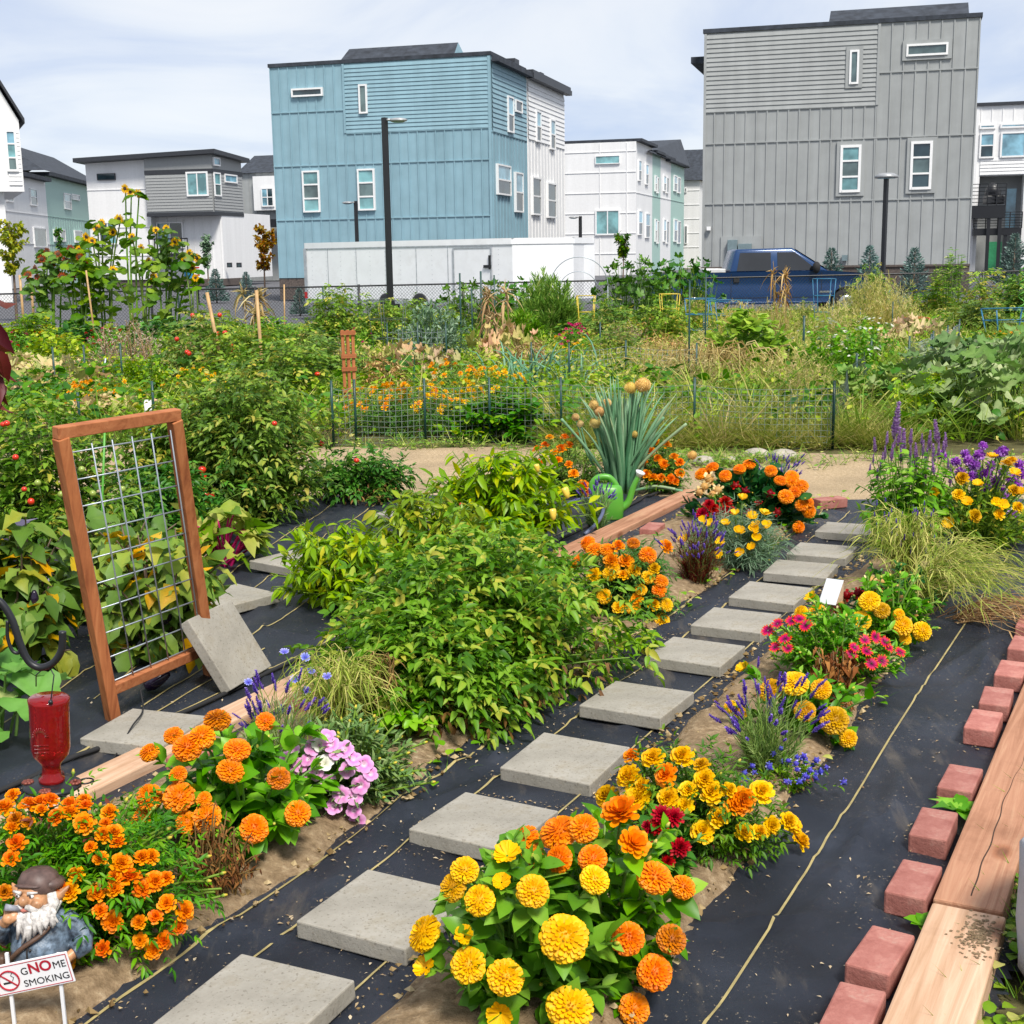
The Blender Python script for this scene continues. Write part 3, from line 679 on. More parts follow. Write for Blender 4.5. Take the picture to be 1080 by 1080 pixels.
# ---- white and mint terrace between the blue and grey houses
rf = ypt(671, 149, 106); ZT = rf[2]; fC = Fac(rf[:2], -u16, -w16); fCs = Fac(rf[:2], w16, u16); fCs.o = fC.o.copy()
WC = fC.uv(590, 150)[0]
cuts = [fCs.uv(x, 200)[0] for x in (688.0, 696.5, 707.5, 721.5)]
labs = ['white end house of the terrace beyond the trailer, with a wide curtained window', 'narrow mint house second in the terrace beyond the trailer', 'narrow white house between the two mint houses of the far terrace', 'mint gabled house at the far end of the terrace beside the grey townhouse']
a_prev = 0
for k, a in enumerate(cuts):
    mt = M['white'] if k % 2 == 0 else M['mint']
    th = thing('townhouse', labs[k], 'house', tuple(fCs.p(a_prev, ZB)), group='houses of the far terrace')
    mb = MB(); off = .25 * (k % 2)
    ztk = ZT - (.0, .4, .5, .4)[k]
    fCs.box(mb, a_prev + (.01 if k else 0), a, ZB, ztk, -10, 0)
    zb_ = fCs.uv(680, 205)[1]
    if k == 0:
        for z in np.linspace(1.5, ZT - .7, 6): band(mb, fC, 0, WC, z)
        for aa in (WC * .47, WC * .12): fC.box(mb, aa - .03, aa + .03, ZB, ZT - .05, 0, .05)
    band(mb, fCs, a_prev, a, zb_)
    o = [mb.build('wall', mt, th, False)]
    mb = MB()
    if k < 3: fCs.box(mb, a_prev, a - .02, ztk + .002, ztk + .22, -10, .45)
    else:
        fR = Fac(fCs.p(0, 0, -3.0)[:2], w16, u16); r1 = fR.uv(718, 147); r0 = fR.uv(676, 149)
        V = [fCs.p(cuts[0] * .5, ztk - .15, .4), fCs.p(a + .3, ztk - .15, .5), fCs.p(r1[0], r1[1], -3), fCs.p(r0[0], r0[1], -3), fCs.p(a + .3, ztk - .15, -7)]
        mb.add(V, [(0, 1, 2, 3)]); mb.add(V, None, [(1, 4, 2)], m=1)
        fCs.box(mb, a_prev - 3, a + .3, ztk - .25, ztk - .05, -.2, .45)
    o.append(mb.build('roof', [M['shingle'], M['mint']], th, False))
    if k == 0:
        o.append(window(th, fC, (628, 221, 654, 248), 1, 2, ('gl_teal', 'gl_teal'), .12)); o.append(window(th, fC, (628, 164, 654, 173), 1, 1, ('gl_teal',), .06))
        for r_ in ((672.5, 169, 675.5, 191), (680, 173, 683, 195), (672.5, 222, 676.5, 248), (680, 225, 684.5, 251)): o.append(window(th, fCs, r_, 2, 1, ('gl_dark', 'gl_blue'), .08))
    else:
        xs = ((690, 694), (699, 704.5), (710, 717))[k - 1]
        for y0, y1 in ((185, 202), (231, 255)):
            o.append(window(th, fCs, (xs[0], y0, (xs[0] + xs[1]) / 2 - .2, y1), 2, 1, ('gl_dark', 'gl_blue'), .1)); o.append(window(th, fCs, ((xs[0] + xs[1]) / 2 + .3, y0 + 2, xs[1], y1 + 2), 1, 1, ('gl_dark',), .1))
    under(th, *o); a_prev = a
# ---- white house with dark roof in the gap left of the grey house
rf = ypt(738, 190, 140); f = Fac(rf[:2], -u16, -w16); fs = Fac(rf[:2], w16, u16)
th = thing('townhouse', 'far white house with black roof in the gap beside the grey townhouse', 'house', (rf[0], rf[1], ZB))
mb = MB(); f.box(mb, 0, 9, ZB, rf[2], -12, 0)
for z in np.linspace(2, rf[2] - 1, 5): band(mb, f, 0, 9, z)
o = [mb.build('wall', M['white'], th, False)]
mb = MB(); gable(mb, f, -.4, 9.3, -.4, 10, rf[2] + .003, rf[2] + 3.4, 0, 0); o.append(mb.build('roof', M['shingle'], th, False))
o.append(window(th, f, (722, 238, 725, 257), 1, 1, ('gl_dark',))); o.append(window(th, f, (722, 198, 724.5, 203), 1, 1, ('gl_dark',))); under(th, *o)

# ---- white house with balconies at the far right
lf = ypt(1010, 118, 84); f = Fac(lf[:2], u16, -w16); ZT = f.uv(1055, 111)[1]
th = thing('townhouse', 'white house with black balconies just past the grey townhouse', 'house', (lf[0], lf[1], ZB))
mb = MB(); z_in = f.uv(1050, 185)[1]; a_in = f.uv(1031, 230)[0]; a_o = f.uv(1078, 230)[0]
f.box(mb, 0, 12, z_in, ZT, -10, 0); f.box(mb, 0, a_in, ZB, z_in - .002, -10, 0); f.box(mb, a_o, 12, ZB, z_in - .002, -10, 0); f.box(mb, a_in + .002, a_o - .002, ZB, z_in - .002, -10, -1.6, 1)
zl0 = f.uv(1050, 166)[1]; laps(mb, f, a_in, 12, z_in + .05, zl0, .17); battens(mb, f, .1, 12, f.uv(1050, 131)[1], ZT - .1, .6)
f.box(mb, a_in - .5, a_in - .2, ZB, ZT - .2, 0, .1)
o = [mb.build('wall', [M['white'], M['grey_lt']], th, False)]
mb = MB(); f.box(mb, -.1, 12.2, ZT + .002, ZT + .18, -10, .15); o.append(mb.build('roof', M['fascia'], th, False))
for r_, c_ in (((1033, 131, 1050, 136), 1), ((1033, 140, 1049, 167), 1), ((1055, 130, 1082, 135), 1), ((1055, 139, 1082, 166), 1)):
    o.append(window(th, f, r_, 2 if r_ == (1033, 140, 1049, 167) else 1, c_, ('gl_dark', 'gl_blue') if r_[0] == 1033 and r_[1] > 138 else ('gl_blue',), .1))
fi = Fac(f.p(0, 0, -1.6)[:2], u16, -w16)
mb = MB(); a0, a1, z0, z1 = fi.rect(1061, 199, 1071, 240); fi.box(mb, a0, a1, z0, z1, 0, .06); o.append(mb.build('balcony_door', M['gl_blue'], th, False))
M['greenpaint'] = plain('green_door_paint', (.05, .33, .15), .4)
mb = MB(); a0, a1, z0, z1 = fi.rect(1041, 255, 1056, 285); fi.box(mb, a0, a1, ZB, z1, 0, .06); o.append(mb.build('entry_door', M['greenpaint'], th, False))
for (x0, x1, yt, yf, yb, dep) in ((1023, 1061, 194, 217, 230, 1.5), (1027, 1078, 224, 241, 248, 1.2)):
    fb = Fac(f.p(0, 0, dep)[:2], u16, -w16)
    a0, a1, zf, zt = fb.rect(x0, yt, x1, yf); zbm = fb.uv((x0 + x1) / 2, yb)[1]
    mb = MB(); f.box(mb, a0, a1, zbm, zf, -.1, dep)
    bo = mb.build('balcony', M['black_metal'], th, False); o.append(bo)
    mb = MB()
    for k in range(7): z = zf + (zt - zf) * k / 6; fb.box(mb, a0, a1, z - .02, z + .02, -.05, 0)
    for k in range(5): a = a0 + (a1 - a0) * k / 4; fb.box(mb, a - .03, a + .03, zf, zt + .02, -.055, .01)
    mb.build('railing', M['black_metal'], bo, False)
    mb = MB(); fb.box(mb, a1 - .35, a1 - .15, ZB, zbm - .003, -.25, -.05); fb.box(mb, a1 - 1.0, a1 - .8, ZB, zbm - .003, -.25, -.05); mb.build('support_post', M['black_metal'], bo, False)
under(th, *o)
fb = Fac(f.p(0, 0, .8)[:2], u16, -w16); a0, a1, z0, z1 = fb.rect(1038, 193, 1056, 216)
ch = thing('balcony_chair', 'round black wicker chair on the upper balcony', 'chair', tuple(fb.p((a0 + a1) / 2, z0)))
mb = MB(); mb.ball((0, 0, (z1 - z0) * .52), ((a1 - a0) * .48, .45, (z1 - z0) * .5), 16, 10); mb.build('shell', M['black_metal'], ch)
mb = MB(); mb.box((0, -.25, .28), (1.1, .75, .5)); mb.build('seat', M['black_metal'], ch, False, .05)

# ---- white and grey corner house, left of centre
th1 = math.radians(13)
cr = ypt(222, 156, 98); ZT = cr[2]
uL = np.array([math.cos(th1), -math.sin(th1)]); wL = np.array([math.sin(th1), math.cos(th1)])
f = Fac(cr[:2], -uL, -wL); fs = Fac(cr[:2], wL, uL)
th = thing('townhouse', 'white house with an overhanging grey upper storey behind the sunflowers', 'house', (cr[0], cr[1], ZB))
z_u = f.uv(190, 224)[1]; a_g = f.uv(153, 190)[0]; a_w = f.uv(88, 200)[0]; d_g = fs.uv(255, 190)[0]
mb = MB(); f.box(mb, 0, a_g, z_u, ZT - .25, -d_g, 0, 1)
f.box(mb, a_g + .002, a_w, ZB + .5, ZT - .35, -d_g, -.5); f.box(mb, .002, a_g, ZB + .5, z_u - .002, -d_g - 5, -1.2)
zb_ = f.uv(190, 181)[1]
f.box(mb, -.02, a_g, zb_ - .15, zb_ + .15, 0, .06, 2); fs.box(mb, 0, d_g, zb_ - .15, zb_ + .15, 0, .06, 2)
f.box(mb, -.04, a_g + .03, z_u - .25, z_u - .004, -d_g, .05, 2)
laps(mb, f, .05, a_g - .05, z_u + .1, zb_ - .2, .2, 1); laps(mb, fs, .05, d_g - .05, z_u + .1, zb_ - .2, .2, 1)
fw = Fac(f.p(0, 0, -.5)[:2], -uL, -wL)
for z in (fw.uv(120, 200)[1], fw.uv(120, 240)[1], fw.uv(120, 270)[1]): band(mb, fw, a_g + .1, a_w, z)
fr_ = Fac(f.p(0, 0, -1.2)[:2], -uL, -wL); battens(mb, fr_, .1, a_g - .2, ZB + .5, z_u - .1, .7)
o = [mb.build('wall', [M['white'], M['grey_lt'], M['fascia']], th, False)]
mb = MB(); f.box(mb, -.02, a_w + .1, ZB, ZB + .498, -d_g, -.6); o.append(mb.build('plinth', M['brickwall'], th, False))
mb = MB()
V = [f.p(-.5, ZT - .1, .5), f.p(a_w + .4, ZT - .42, .5), f.p(a_w + .4, ZT - .7, -d_g - .5), f.p(-.5, ZT - .4, -d_g - .5)]
V += [v - np.array([0, 0, .3]) for v in V]
mb.add(V, [(0, 1, 2, 3), (7, 6, 5, 4), (0, 4, 5, 1), (1, 5, 6, 2), (2, 6, 7, 3), (3, 7, 4, 0)]); o.append(mb.build('roof', M['fascia'], th, False))
o.append(window(th, f, (197, 181, 220, 207), 1, 2, ('gl_teal', 'gl_teal'), .12)); o.append(window(th, fs, (225, 182, 232, 207), 2, 1, ('gl_mid', 'gl_teal'), .1))
o.append(window(th, fs, (236, 184, 249, 193), 1, 1, ('gl_blue',), .1)); o.append(window(th, fs, (224, 166, 231, 175), 1, 1, ('gl_blue',), .1))
o.append(window(th, fw, (103, 183, 122, 190), 1, 1, ('gl_dark',), .05, 'fascia')); o.append(window(th, fw, (105, 234, 124, 258), 1, 2, ('gl_teal', 'gl_dark'), .1))
o.append(window(th, fr_, (166, 234, 194, 262), 1, 2, ('gl_dark', 'gl_teal'), .1))
for x in (240, 250): o.append(window(th, fr_, (x, 277, x + 5, 282), 1, 1, ('gl_dark',), .05, 'fascia'))
M['bluedoor'] = plain('blue_door_paint', (.03, .28, .50), .4)
mb = MB(); a0, a1, z0, z1 = fr_.rect(195, 279, 206, 300); fr_.box(mb, a0, a1, ZB, z1, 0, .08); o.append(mb.build('entry_door', M['bluedoor'], th, False))
mb = MB(); a0, a1, z0, z1 = fr_.rect(166, 252, 206, 270); fr_.box(mb, a0, a1, z0, z0 + .2, 0, 1.3)
for k in range(8):
    a = a0 + (a1 - a0) * k / 7; fr_.box(mb, a - .03, a + .03, z0 + .2, z1, 1.2, 1.26)
fr_.box(mb, a0, a1, z1 - .05, z1 + .05, 1.18, 1.28)
o.append(mb.build('balcony', M['black_metal'], th, False)); under(th, *o)
# ---- grey house right behind it
lf = ypt(254, 183, 118); f = Fac(lf[:2], u16, -w16)
th = thing('townhouse', 'narrow grey house with black roof squeezed beside the blue townhouse', 'house', (lf[0], lf[1], ZB))
mb = MB(); f.box(mb, 0, 9, ZB, lf[2], -9, 0); battens(mb, f, .1, 5, ZB, lf[2] - .1, .6)
a0, a1, z0, z1 = f.rect(270, 186, 290, 222); f.box(mb, a0, a1 + 3, z0, z1, 0, .5, 1)
o = [mb.build('wall', [M['grey'], M['white']], th, False)]
mb = MB(); gable(mb, f, -.3, 9.3, -.3, 7, lf[2] + .003, lf[2] + 1.7, 0, 0); o.append(mb.build('roof', M['shingle'], th, False))
f5 = Fac(f.p(0, 0, .5)[:2], u16, -w16); o.append(window(th, f5, (276, 198, 289, 218), 2, 2, ('gl_blue', 'gl_dark'), .1))
mb = MB(); a0, a1, z0, z1 = f.rect(277, 232, 292, 240); f.box(mb, a0, a1 + 2, z0, z1, .5, 2.2); o.append(mb.build('balcony', M['black_metal'], th, False)); under(th, *o)
# ---- mint and white terrace at the far left
lf = ypt(-30, 176, 92); rr = ypt(90, 196, 128); d = (rr - lf)[:2]; L_ = np.linalg.norm(d); d /= L_; nrm = np.array([d[1], -d[0]])
f = Fac(lf[:2], d, nrm); ZT = 9.2
cut = f.uv(50.5, 230)[0]
for k, (a0, a1, mt, lab) in enumerate(((0, cut, 'white', 'long white house beside the mint house at the edge of the view'), (cut, L_ + 6, 'mint', 'mint green house with black roof between two white houses'))):
    th = thing('townhouse', lab, 'house', tuple(f.p(a0, ZB)))
    zt0 = f.uv(20, 186)[1] if k == 0 else f.uv(70, 191)[1]
    mb = MB(); f.box(mb, a0 + .01, a1, ZB, zt0, -9, 0); band(mb, f, a0, a1, f.uv(60, 229)[1])
    for z in (f.uv(60, 258)[1],): band(mb, f, a0, a1, z)
    if k: battens(mb, f, a0 + .2, a1, ZB, f.uv(60, 229)[1], .9)
    o = [mb.build('wall', M[mt], th, False)]
    mb = MB(); f.box(mb, a0 - (.3 if k else 0), a1 - (.3 if k == 0 else 0), zt0 + .002, zt0 + .3, -9, .6)
    if k:
        V = [f.p(a0 - 2, zt0 + .32, .5), f.p(a1, zt0 + .32, .5), f.p(a1, zt0 + 3.0, -4), f.p(a0 + 2.5, zt0 + 3.0, -4), f.p(a0 - 2, zt0 + .32, -9), f.p(a1, zt0 + .32, -9)]
        mb.add(V, [(0, 1, 2, 3), (1, 5, 5, 2)][:1], [(0, 3, 4), (3, 2, 5), (3, 5, 4)])
    o.append(mb.build('roof', M['shingle'], th, False))
    wins = (((6, 203, 13, 213), 2), ((31, 199, 38, 217), 2), ((35, 240, 48, 261), 1)) if k == 0 else (((67, 204, 74, 221), 2), ((75, 205, 83, 211), 1), ((56, 242, 61, 255), 1), ((63, 242, 68, 255), 1), ((78, 243, 86, 256), 1))
    for r_, lt in wins: o.append(window(th, f, r_, lt, 1, ('gl_mid', 'gl_teal'), .1))
    under(th, *o)
# ---- tall white house cut by the edge of the view
th2 = math.radians(-24); u2 = np.array([math.cos(th2), -math.sin(th2)]); w2 = np.array([math.sin(th2), math.cos(th2)])
rf = ypt(19.5, 126, 66); f = Fac(rf[:2], -u2, -w2)
th = thing('townhouse', 'tall white house with steep black roof cut off at the edge of the view', 'house', (rf[0], rf[1], ZB))
z_u = f.uv(8, 202)[1]; zt = f.uv(18, 127)[1]; a0 = f.uv(0, 95)[0]; zp = f.uv(0, 95)[1]; k_ = 2.4
mb = MB(); Rm = [(0, z_u), (0, zt), (a0 * k_, zt + (zp - zt) * k_), (a0 * 2 * k_, zt), (a0 * 2 * k_, z_u)]
mb.prism([(-p[0], p[1]) for p in Rm][::-1], 0, 9, (u2[0], u2[1], 0), (0, 0, 1), (rf[0] + w2[0] * 9, rf[1] + w2[1] * 9, 0))
ab = f.uv(8, 240)[0]
f.box(mb, ab, a0 * 2 * k_, ZB, z_u - .002, -9, -.5)
laps(mb, f, .06, f.uv(8, 170)[0], z_u + .3, zt - .4, .2)
o = [mb.build('wall', M['white'], th, False)]
mb = MB(); s0 = f.p(-.25, zt - .15, .3); s1 = f.p(a0 * k_, zt + (zp - zt) * k_ + .2, .3); s2 = f.p(a0 * 2 * k_ + .3, zt - .15, .3)
bk = -9.6 * f.out
for a, b in ((s0, s1), (s1, s2)):
    V = [a, b, b + bk, a + bk]; V += [v + np.array([0, 0, .22]) for v in V]
    mb.add(V, [(3, 2, 1, 0), (4, 5, 6, 7), (0, 1, 5, 4), (1, 2, 6, 5), (2, 3, 7, 6), (3, 0, 4, 7)])
o.append(mb.build('roof', M['fascia'], th, False))
o.append(window(th, f, (6, 137, 18, 181), 3, 1, ('gl_mid', 'gl_teal', 'gl_blue'), .1)); under(th, *o)
# ================================================================== CHAIN LINK FENCE, LAMPS, TRAILER, TRUCK
YF = 34.5
xa, xb = -14.5, 17.5
fe = thing('chain_link_fence', 'black chain link fence along the far edge of the garden', 'fence', (0, YF, 0))
def ftop(x): return ypt(540, 298, YF)[2] + (x / 15.0) * .10
npost = 13; px_ = np.linspace(xa, xb, npost)
for i, x in enumerate(px_):
    mb = MB(); mb.tube([(x, 0, gz(x, YF) - .1), (x, 0, ftop(x) + .04)], .032, 8); mb.build('fence_post', M['black_metal'], fe)
mb = MB(); mb.tube([(x, 0, ftop(x)) for x in px_], .024, 6); mb.build('top_rail', M['black_metal'], fe)
mb = MB(); stp = .085; H = 1.15
for x in np.arange(xa, xb, stp):
    for sg in (1, -1):
        x2 = x + sg * H * .95
        if xa <= x2 <= xb: mb.tube([(x, .01 * sg, ftop(x) - H), (x2, .01 * sg, ftop(x2) - .01)], .0035, 3, cap=False)
mb.build('chain_mesh', M['black_metal'], fe, False)

def lamp(px, Y, ytop, rad, label, hx, head=True, group='parking lot lamps'):
    top = ypt(px, ytop, Y); z0 = gz(top[0], Y)
    t = thing('street_lamp', label, 'lamp', (top[0], top[1], z0), group=group)
    mb = MB(); mb.tube([(0, 0, 0), (0, 0, top[2] - z0)], rad, 4 if rad > .05 else 8, cap=True); mb.build('pole', M['black_metal'], t, rad <= .05)
    mb = MB(); mb.lathe([(0, .0), (rad * 2.2, 0), (rad * 2.2, .05), (rad * 1.2, .12), (0, .12)], 10); mb.build('base_plate', M['black_metal'], t)
    h = top[2] - z0
    mb = MB(); L = abs(hx); sg = 1 if hx > 0 else -1
    mb.ball((sg * (L * .55 + rad), 0, h - .06), (L * .5, L * .28, L * .13), 14, 8); mb.beam((0, 0, h - .05), (sg * L * .4, 0, h - .05), .05, .05)
    mb.build('lamp_head', M['lamp'] if rad > .05 else M['black_metal'], t)
    mb = MB(); mb.ball((sg * (L * .55 + rad), 0, h - .06 - L * .07), (L * .38, L * .2, L * .08), 12, 6); mb.build('lens', M['gl_blue'], t)
M['lamp'] = plain('lamp_grey', (.35, .36, .37), .4, .3)
lamp(405.5, 31, 124, .075, 'tall black lamp post with a grey oval head in front of the white trailer', .42)
lamp(375, 52, 212, .075, 'short lamp post just above the trailer roof against the blue townhouse', -.42)
lamp(935, 46, 184, .09, 'black lamp post with a round cap against the grey townhouse wall', .0001)
lamp(612, 72, 228, .09, 'small distant lamp beside the nose of the trailer against the white terrace', -.5)
o = bpy.data.objects['street_lamp.002']
for c in kids(o):
    if c.name.startswith('lamp_head'):
        mb = MB(); h = 0
        top = ypt(935, 184, 46); h = top[2] - o.location.z
        mb.lathe([(0, h + .06), (.25, h + .04), (.4, h - .06), (.38, h - .12), (0, h - .12)], 18); me = mb.mesh('lamp_head', M['lamp']); c.data = me
    if c.name.startswith('lens'):
        mb = MB(); mb.lathe([(0, h - .14 if h else 3), (.3, (h or 3) - .14), (.3, (h or 3) - .123), (0, (h or 3) - .123)], 14); c.data = mb.mesh('lens', M['gl_blue'])

# ---- trailer
M['trailer'] = plain('white_trailer_panel', (.84, .85, .87), .35, var=.04, scale=2, dirt=(.74, .74, .75))
M['alu'] = plain('aluminium_trim', (.55, .57, .60), .35, .7)
A = ypt(322, 300, 43.5)[:2]; B = ypt(541, 300, 38.6)[:2]; Cc = ypt(605, 300, 39.6)[:2]; D = ypt(616, 300, 40.6)[:2]
zt = ypt(541, 251, 38.6)[2]; zb = -.2 + .45
d = (B - A) / np.linalg.norm(B - A); nb = np.array([-d[1], d[0]])
E_ = D + nb * .6; F_ = B + nb * 2.4; G_ = A + nb * 2.4
tr = thing('cargo_trailer', 'white enclosed cargo trailer parked before the blue townhouse', 'trailer', (A[0], A[1], -.2))
def poly_body(mb, P, z0, z1, m=0):
    P = np.array(P); n = len(P); V = np.concatenate([np.c_[P, np.full(n, z0)], np.c_[P, np.full(n, z1)]])
    mb.add(V, [(i, (i + 1) % n, n + (i + 1) % n, n + i) for i in range(n)], m=m)
    t = [(0, i, i + 1) for i in range(1, n - 1)]; mb.add(V[n:], None, t, m=m); mb.add(V[:n], None, [(a, c, b) for a, b, c in t], m=m)
mb = MB(); plan = [A, B, Cc, D, E_, F_, G_]
poly_body(mb, plan, zb, zt - .17); o = [mb.build('box_body', M['trailer'], tr, False)]
cen = np.mean(plan, 0)
mb = MB(); poly_body(mb, [p + (p - cen) / np.linalg.norm(p - cen) * .03 for p in plan], zt - .168, zt); o.append(mb.build('roof', M['trailer'], tr, True, .09, 3))
mb = MB(); poly_body(mb, [p + (p - cen) / np.linalg.norm(p - cen) * .035 for p in plan], zb - .1, zb - .002)
fT = Fac(B, -d, -nb)
fT.box(mb, fT.uv(322, 300)[0] - .12, fT.uv(322, 300)[0], zb, zt - .2, 0, .03)
for a in np.arange(1.15, np.linalg.norm(B - A), 1.22): fT.box(mb, a - .012, a + .012, zb, zt - .17, -.01, .006)
fT.box(mb, 0, np.linalg.norm(B - A), zt - .2, zt - .17, 0, .02)
o.append(mb.build('edge_trim', M['alu'], tr, False))
mb = MB(); LT = np.linalg.norm(B - A)
for a in np.arange(.5, LT, .62):
    for z in np.arange(zb + .08, zt - .25, .14): fT.box(mb, a - .008, a + .008, z - .008, z + .008, 0, .006)
o.append(mb.build('rivet_rows', M['alu'], tr, False))
a1, a0, z0, z1 = fT.rect(480, 262, 518, 318); z0 = zb + .05
mb = MB(); fT.box(mb, a0, a1, z0, z1, 0, .025); do = mb.build('side_door', M['trailer'], tr, False); o.append(do)
mb = MB()
for q in ((a0 - .05, a0, z0, z1), (a1, a1 + .05, z0, z1), (a0 - .05, a1 + .05, z1, z1 + .05)): fT.box(mb, *q, 0, .04)
mb.build('door_frame', M['alu'], do, False)
mb = MB(); fT.box(mb, a0 - .04, a0 + .22, (z0 + z1) / 2 + .18, (z0 + z1) / 2 + .26, .026, .08); fT.box(mb, a0 - .02, a0 + .04, z1 - .6, z1 - .2, .041, .07); mb.build('latch', M['black_metal'], do, False)
for a in (LT * .42, LT * .58):
    mb = MB(); c = fT.p(a, -.2 + .34, .0); ax = np.array([-nb[0], -nb[1], 0])
    Rm = np.array([np.array([d[0], d[1], 0]), np.array([0, 0, 1.0]), ax]).T
    mb.lathe([(0, -.2), (.34, -.2), (.34, .02), (.28, .04), (0, .02)], 20, c, rot=Rm); o.append(mb.build('wheel', M['black_metal'], tr))
fN = Fac(D, (Cc - D) / np.linalg.norm(Cc - D), np.array([(Cc - D)[1], -(Cc - D)[0]]) / np.linalg.norm(Cc - D) * 1.0)
mb = MB(); M['tail'] = plain('red_marker_lens', (.5, .02, .02), .3)
fT.box(mb, LT - .1, LT - .01, zb + .05, zb + .25, .035, .06); o.append(mb.build('marker_light', M['tail'], tr, False))
under(tr, *o)

# ---- pickup truck
M['paint'] = plain('blue_car_paint', (.011, .045, .135), .2, 0.2, var=.06, spec=.6)
M['tint'] = glass('tinted_car_glass', (.010, .012, .016), .05)
M['rubber'] = plain('black_rubber', (.015, .015, .016), .8)
M['chrome'] = plain('steel_rim', (.5, .51, .53), .3, .9)
pc = ypt(765, 300, 38.0); zg = -.27
tk = thing('pickup_truck', 'dark blue crew cab pickup truck parked behind the fence', 'pickup', (pc[0] + 1.0, 38.0, zg), math.radians(-1))
X0 = -1.0
def arch(cx, r=.47, z=.40, n=9): return [(cx + r * math.cos(t), z + r * math.sin(t)) for t in np.linspace(0, PI, n)]
low = [(-3.15, .55), (-3.15, 1.18), (-2.98, 1.25), (1.75, 1.27), (2.55, 1.22), (3.02, 1.08), (3.08, .6), (2.95, .45)]
prof = low + arch(2.2) + [(1.65, .45), (-1.5, .45)] + arch(-2.0) + [(-2.5, .5)]
mb = MB(); mb.prism(prof, -.98, .98, (1, 0, 0), (0, 0, 1), (0, 0, 0)); mb.build('body', M['paint'], tk, True, .05, 3)
mb = MB()
bt = [(-1.02, 1.262), (1.72, 1.262)]; tp = [(-.86, 1.88), (-.6, 1.93), (.55, 1.93), (.85, 1.86)]
yl, yu = .93, .76
Vb = [(-1.02, -yl, 1.255), (1.72, -yl, 1.262), (1.72, yl, 1.262), (-1.02, yl, 1.255), (-.84, -yu, 1.9), (.72, -yu, 1.92), (.72, yu, 1.92), (-.84, yu, 1.9)]
mb.add(Vb, [(0, 1, 5, 4), (1, 2, 6, 5), (2, 3, 7, 6), (3, 0, 4, 7), (4, 5, 6, 7), (3, 2, 1, 0)]); mb.build('cab', M['paint'], tk, True, .07, 3)
def sidepane(x0, x1, x2, x3, z0=1.31, z1=1.80, off=.012, y=1):
    def yy(z): return y * -(yl + (yu - yl) * (z - 1.258) / (1.91 - 1.258) + off)
    V = [(x0, yy(z0), z0), (x1, yy(z0), z0), (x2, yy(z1), z1), (x3, yy(z1), z1)]
    W = [(a, b + y * .02, c) for a, b, c in V]; return V + W
for y in (1, -1):
    for q in ((-.82, .12, .12, -.72), (.30, 1.38, .78, .30)):
        mb = MB(); mb.add(sidepane(*q, y=y), [(0, 1, 2, 3), (4, 7, 6, 5), (0, 4, 5, 1), (1, 5, 6, 2), (2, 6, 7, 3), (3, 7, 4, 0)]); mb.build('side_window', M['tint'], tk, False)
mb = MB(); mb.add([(1.70, -.86, 1.29), (1.70, .86, 1.29), (.80, .72, 1.87), (.80, -.72, 1.87)], [(0, 1, 2, 3)]);
mb.add([(1.72, -.86, 1.30), (1.72, .86, 1.30), (.82, .72, 1.88), (.82, -.72, 1.88)], [(0, 1, 2, 3)]); mb.build('windshield', M['gl_mid'], tk, False)
mb = MB(); mb.box((-2.05, 0, 1.265), (1.9, 1.6, .02)); mb.build('bed_floor', M['rubber'], tk, False)
M['crate'] = plain('pale_cargo', (.6, .6, .58), .6)
mb = MB(); mb.box((-1.4, 0, 1.32), (.6, 1.5, .11)); mb.build('bed_toolbox', M['crate'], tk, False, .02)
for x in (-1.9, -1.55):
    pass
for x0, x1 in ((-.98, .20), (.22, 1.5)):
    mb = MB()
    for y in (-1,):
        for (a, b) in (((x0, 1.24), (x0, .58)), ((x1, 1.24), (x1, .58)), ((x0, .58), (x1, .58))):
            mb.beam((a[0], y * .982, a[1]), (b[0], y * .982, b[1]), .012, .012, (0, 1, 0) if a[0] != b[0] else (0, 1, 0))
    dr = mb.build('door', M['rubber'], tk, False)
    mb = MB(); mb.box((x0 + .14, -1.0, 1.08), (.16, .05, .16)); mb.build('handle', M['rubber'], dr, False, .015)
mb = MB(); mb.ball((1.32, -1.12, 1.38), (.11, .12, .16), 12, 8); mb.beam((1.34, -.95, 1.32), (1.32, -1.08, 1.34), .05, .05); mb.build('mirror', M['rubber'], tk)
mb = MB(); mb.box((.1, -1.02, .44), (2.6, .16, .07)); mb.build('step_bar', M['paint'], tk, False, .02)
mb = MB(); mb.box((1.62, -.985, .72), (.34, .012, .05)); mb.build('fender_badge', M['chrome'], tk, False)
mb = MB(); mb.box((3.1, 0, .6), (.16, 1.9, .24)); mb.build('bumper', M['chrome'], tk, False, .04)
for y in (-.75, .75): mb = MB(); mb.box((3.03, y, .92), (.12, .34, .22)); mb.build('headlight', M['gl_blue'], tk, False, .02)
for cx in (2.2, -2.0):
    for y in (-1, 1):
        Rm = np.array([[1, 0, 0], [0, 0, 1.0], [0, -y * 1.0, 0]]).T
        mb = MB(); mb.lathe([(.22, 0), (.38, 0), (.40, .03), (.40, .2), (.38, .24), (.22, .24)], 24, (cx, y * .96, .40), rot=np.array([[1, 0, 0], [0, 0, y], [0, 1, 0]], float).T if False else np.array([[1, 0, 0], [0, 0, -y], [0, 1, 0]], float)); ty = mb.build('wheel', M['rubber'], tk)
        mb = MB(); mb.lathe([(0, .02), (.1, .03), (.22, -.02), (.225, .1), (0, .1)], 18, (cx, y * .98, .40), rot=np.array([[1, 0, 0], [0, 0, -y], [0, 1, 0]], float)); mb.build('rim', M['chrome'], ty)
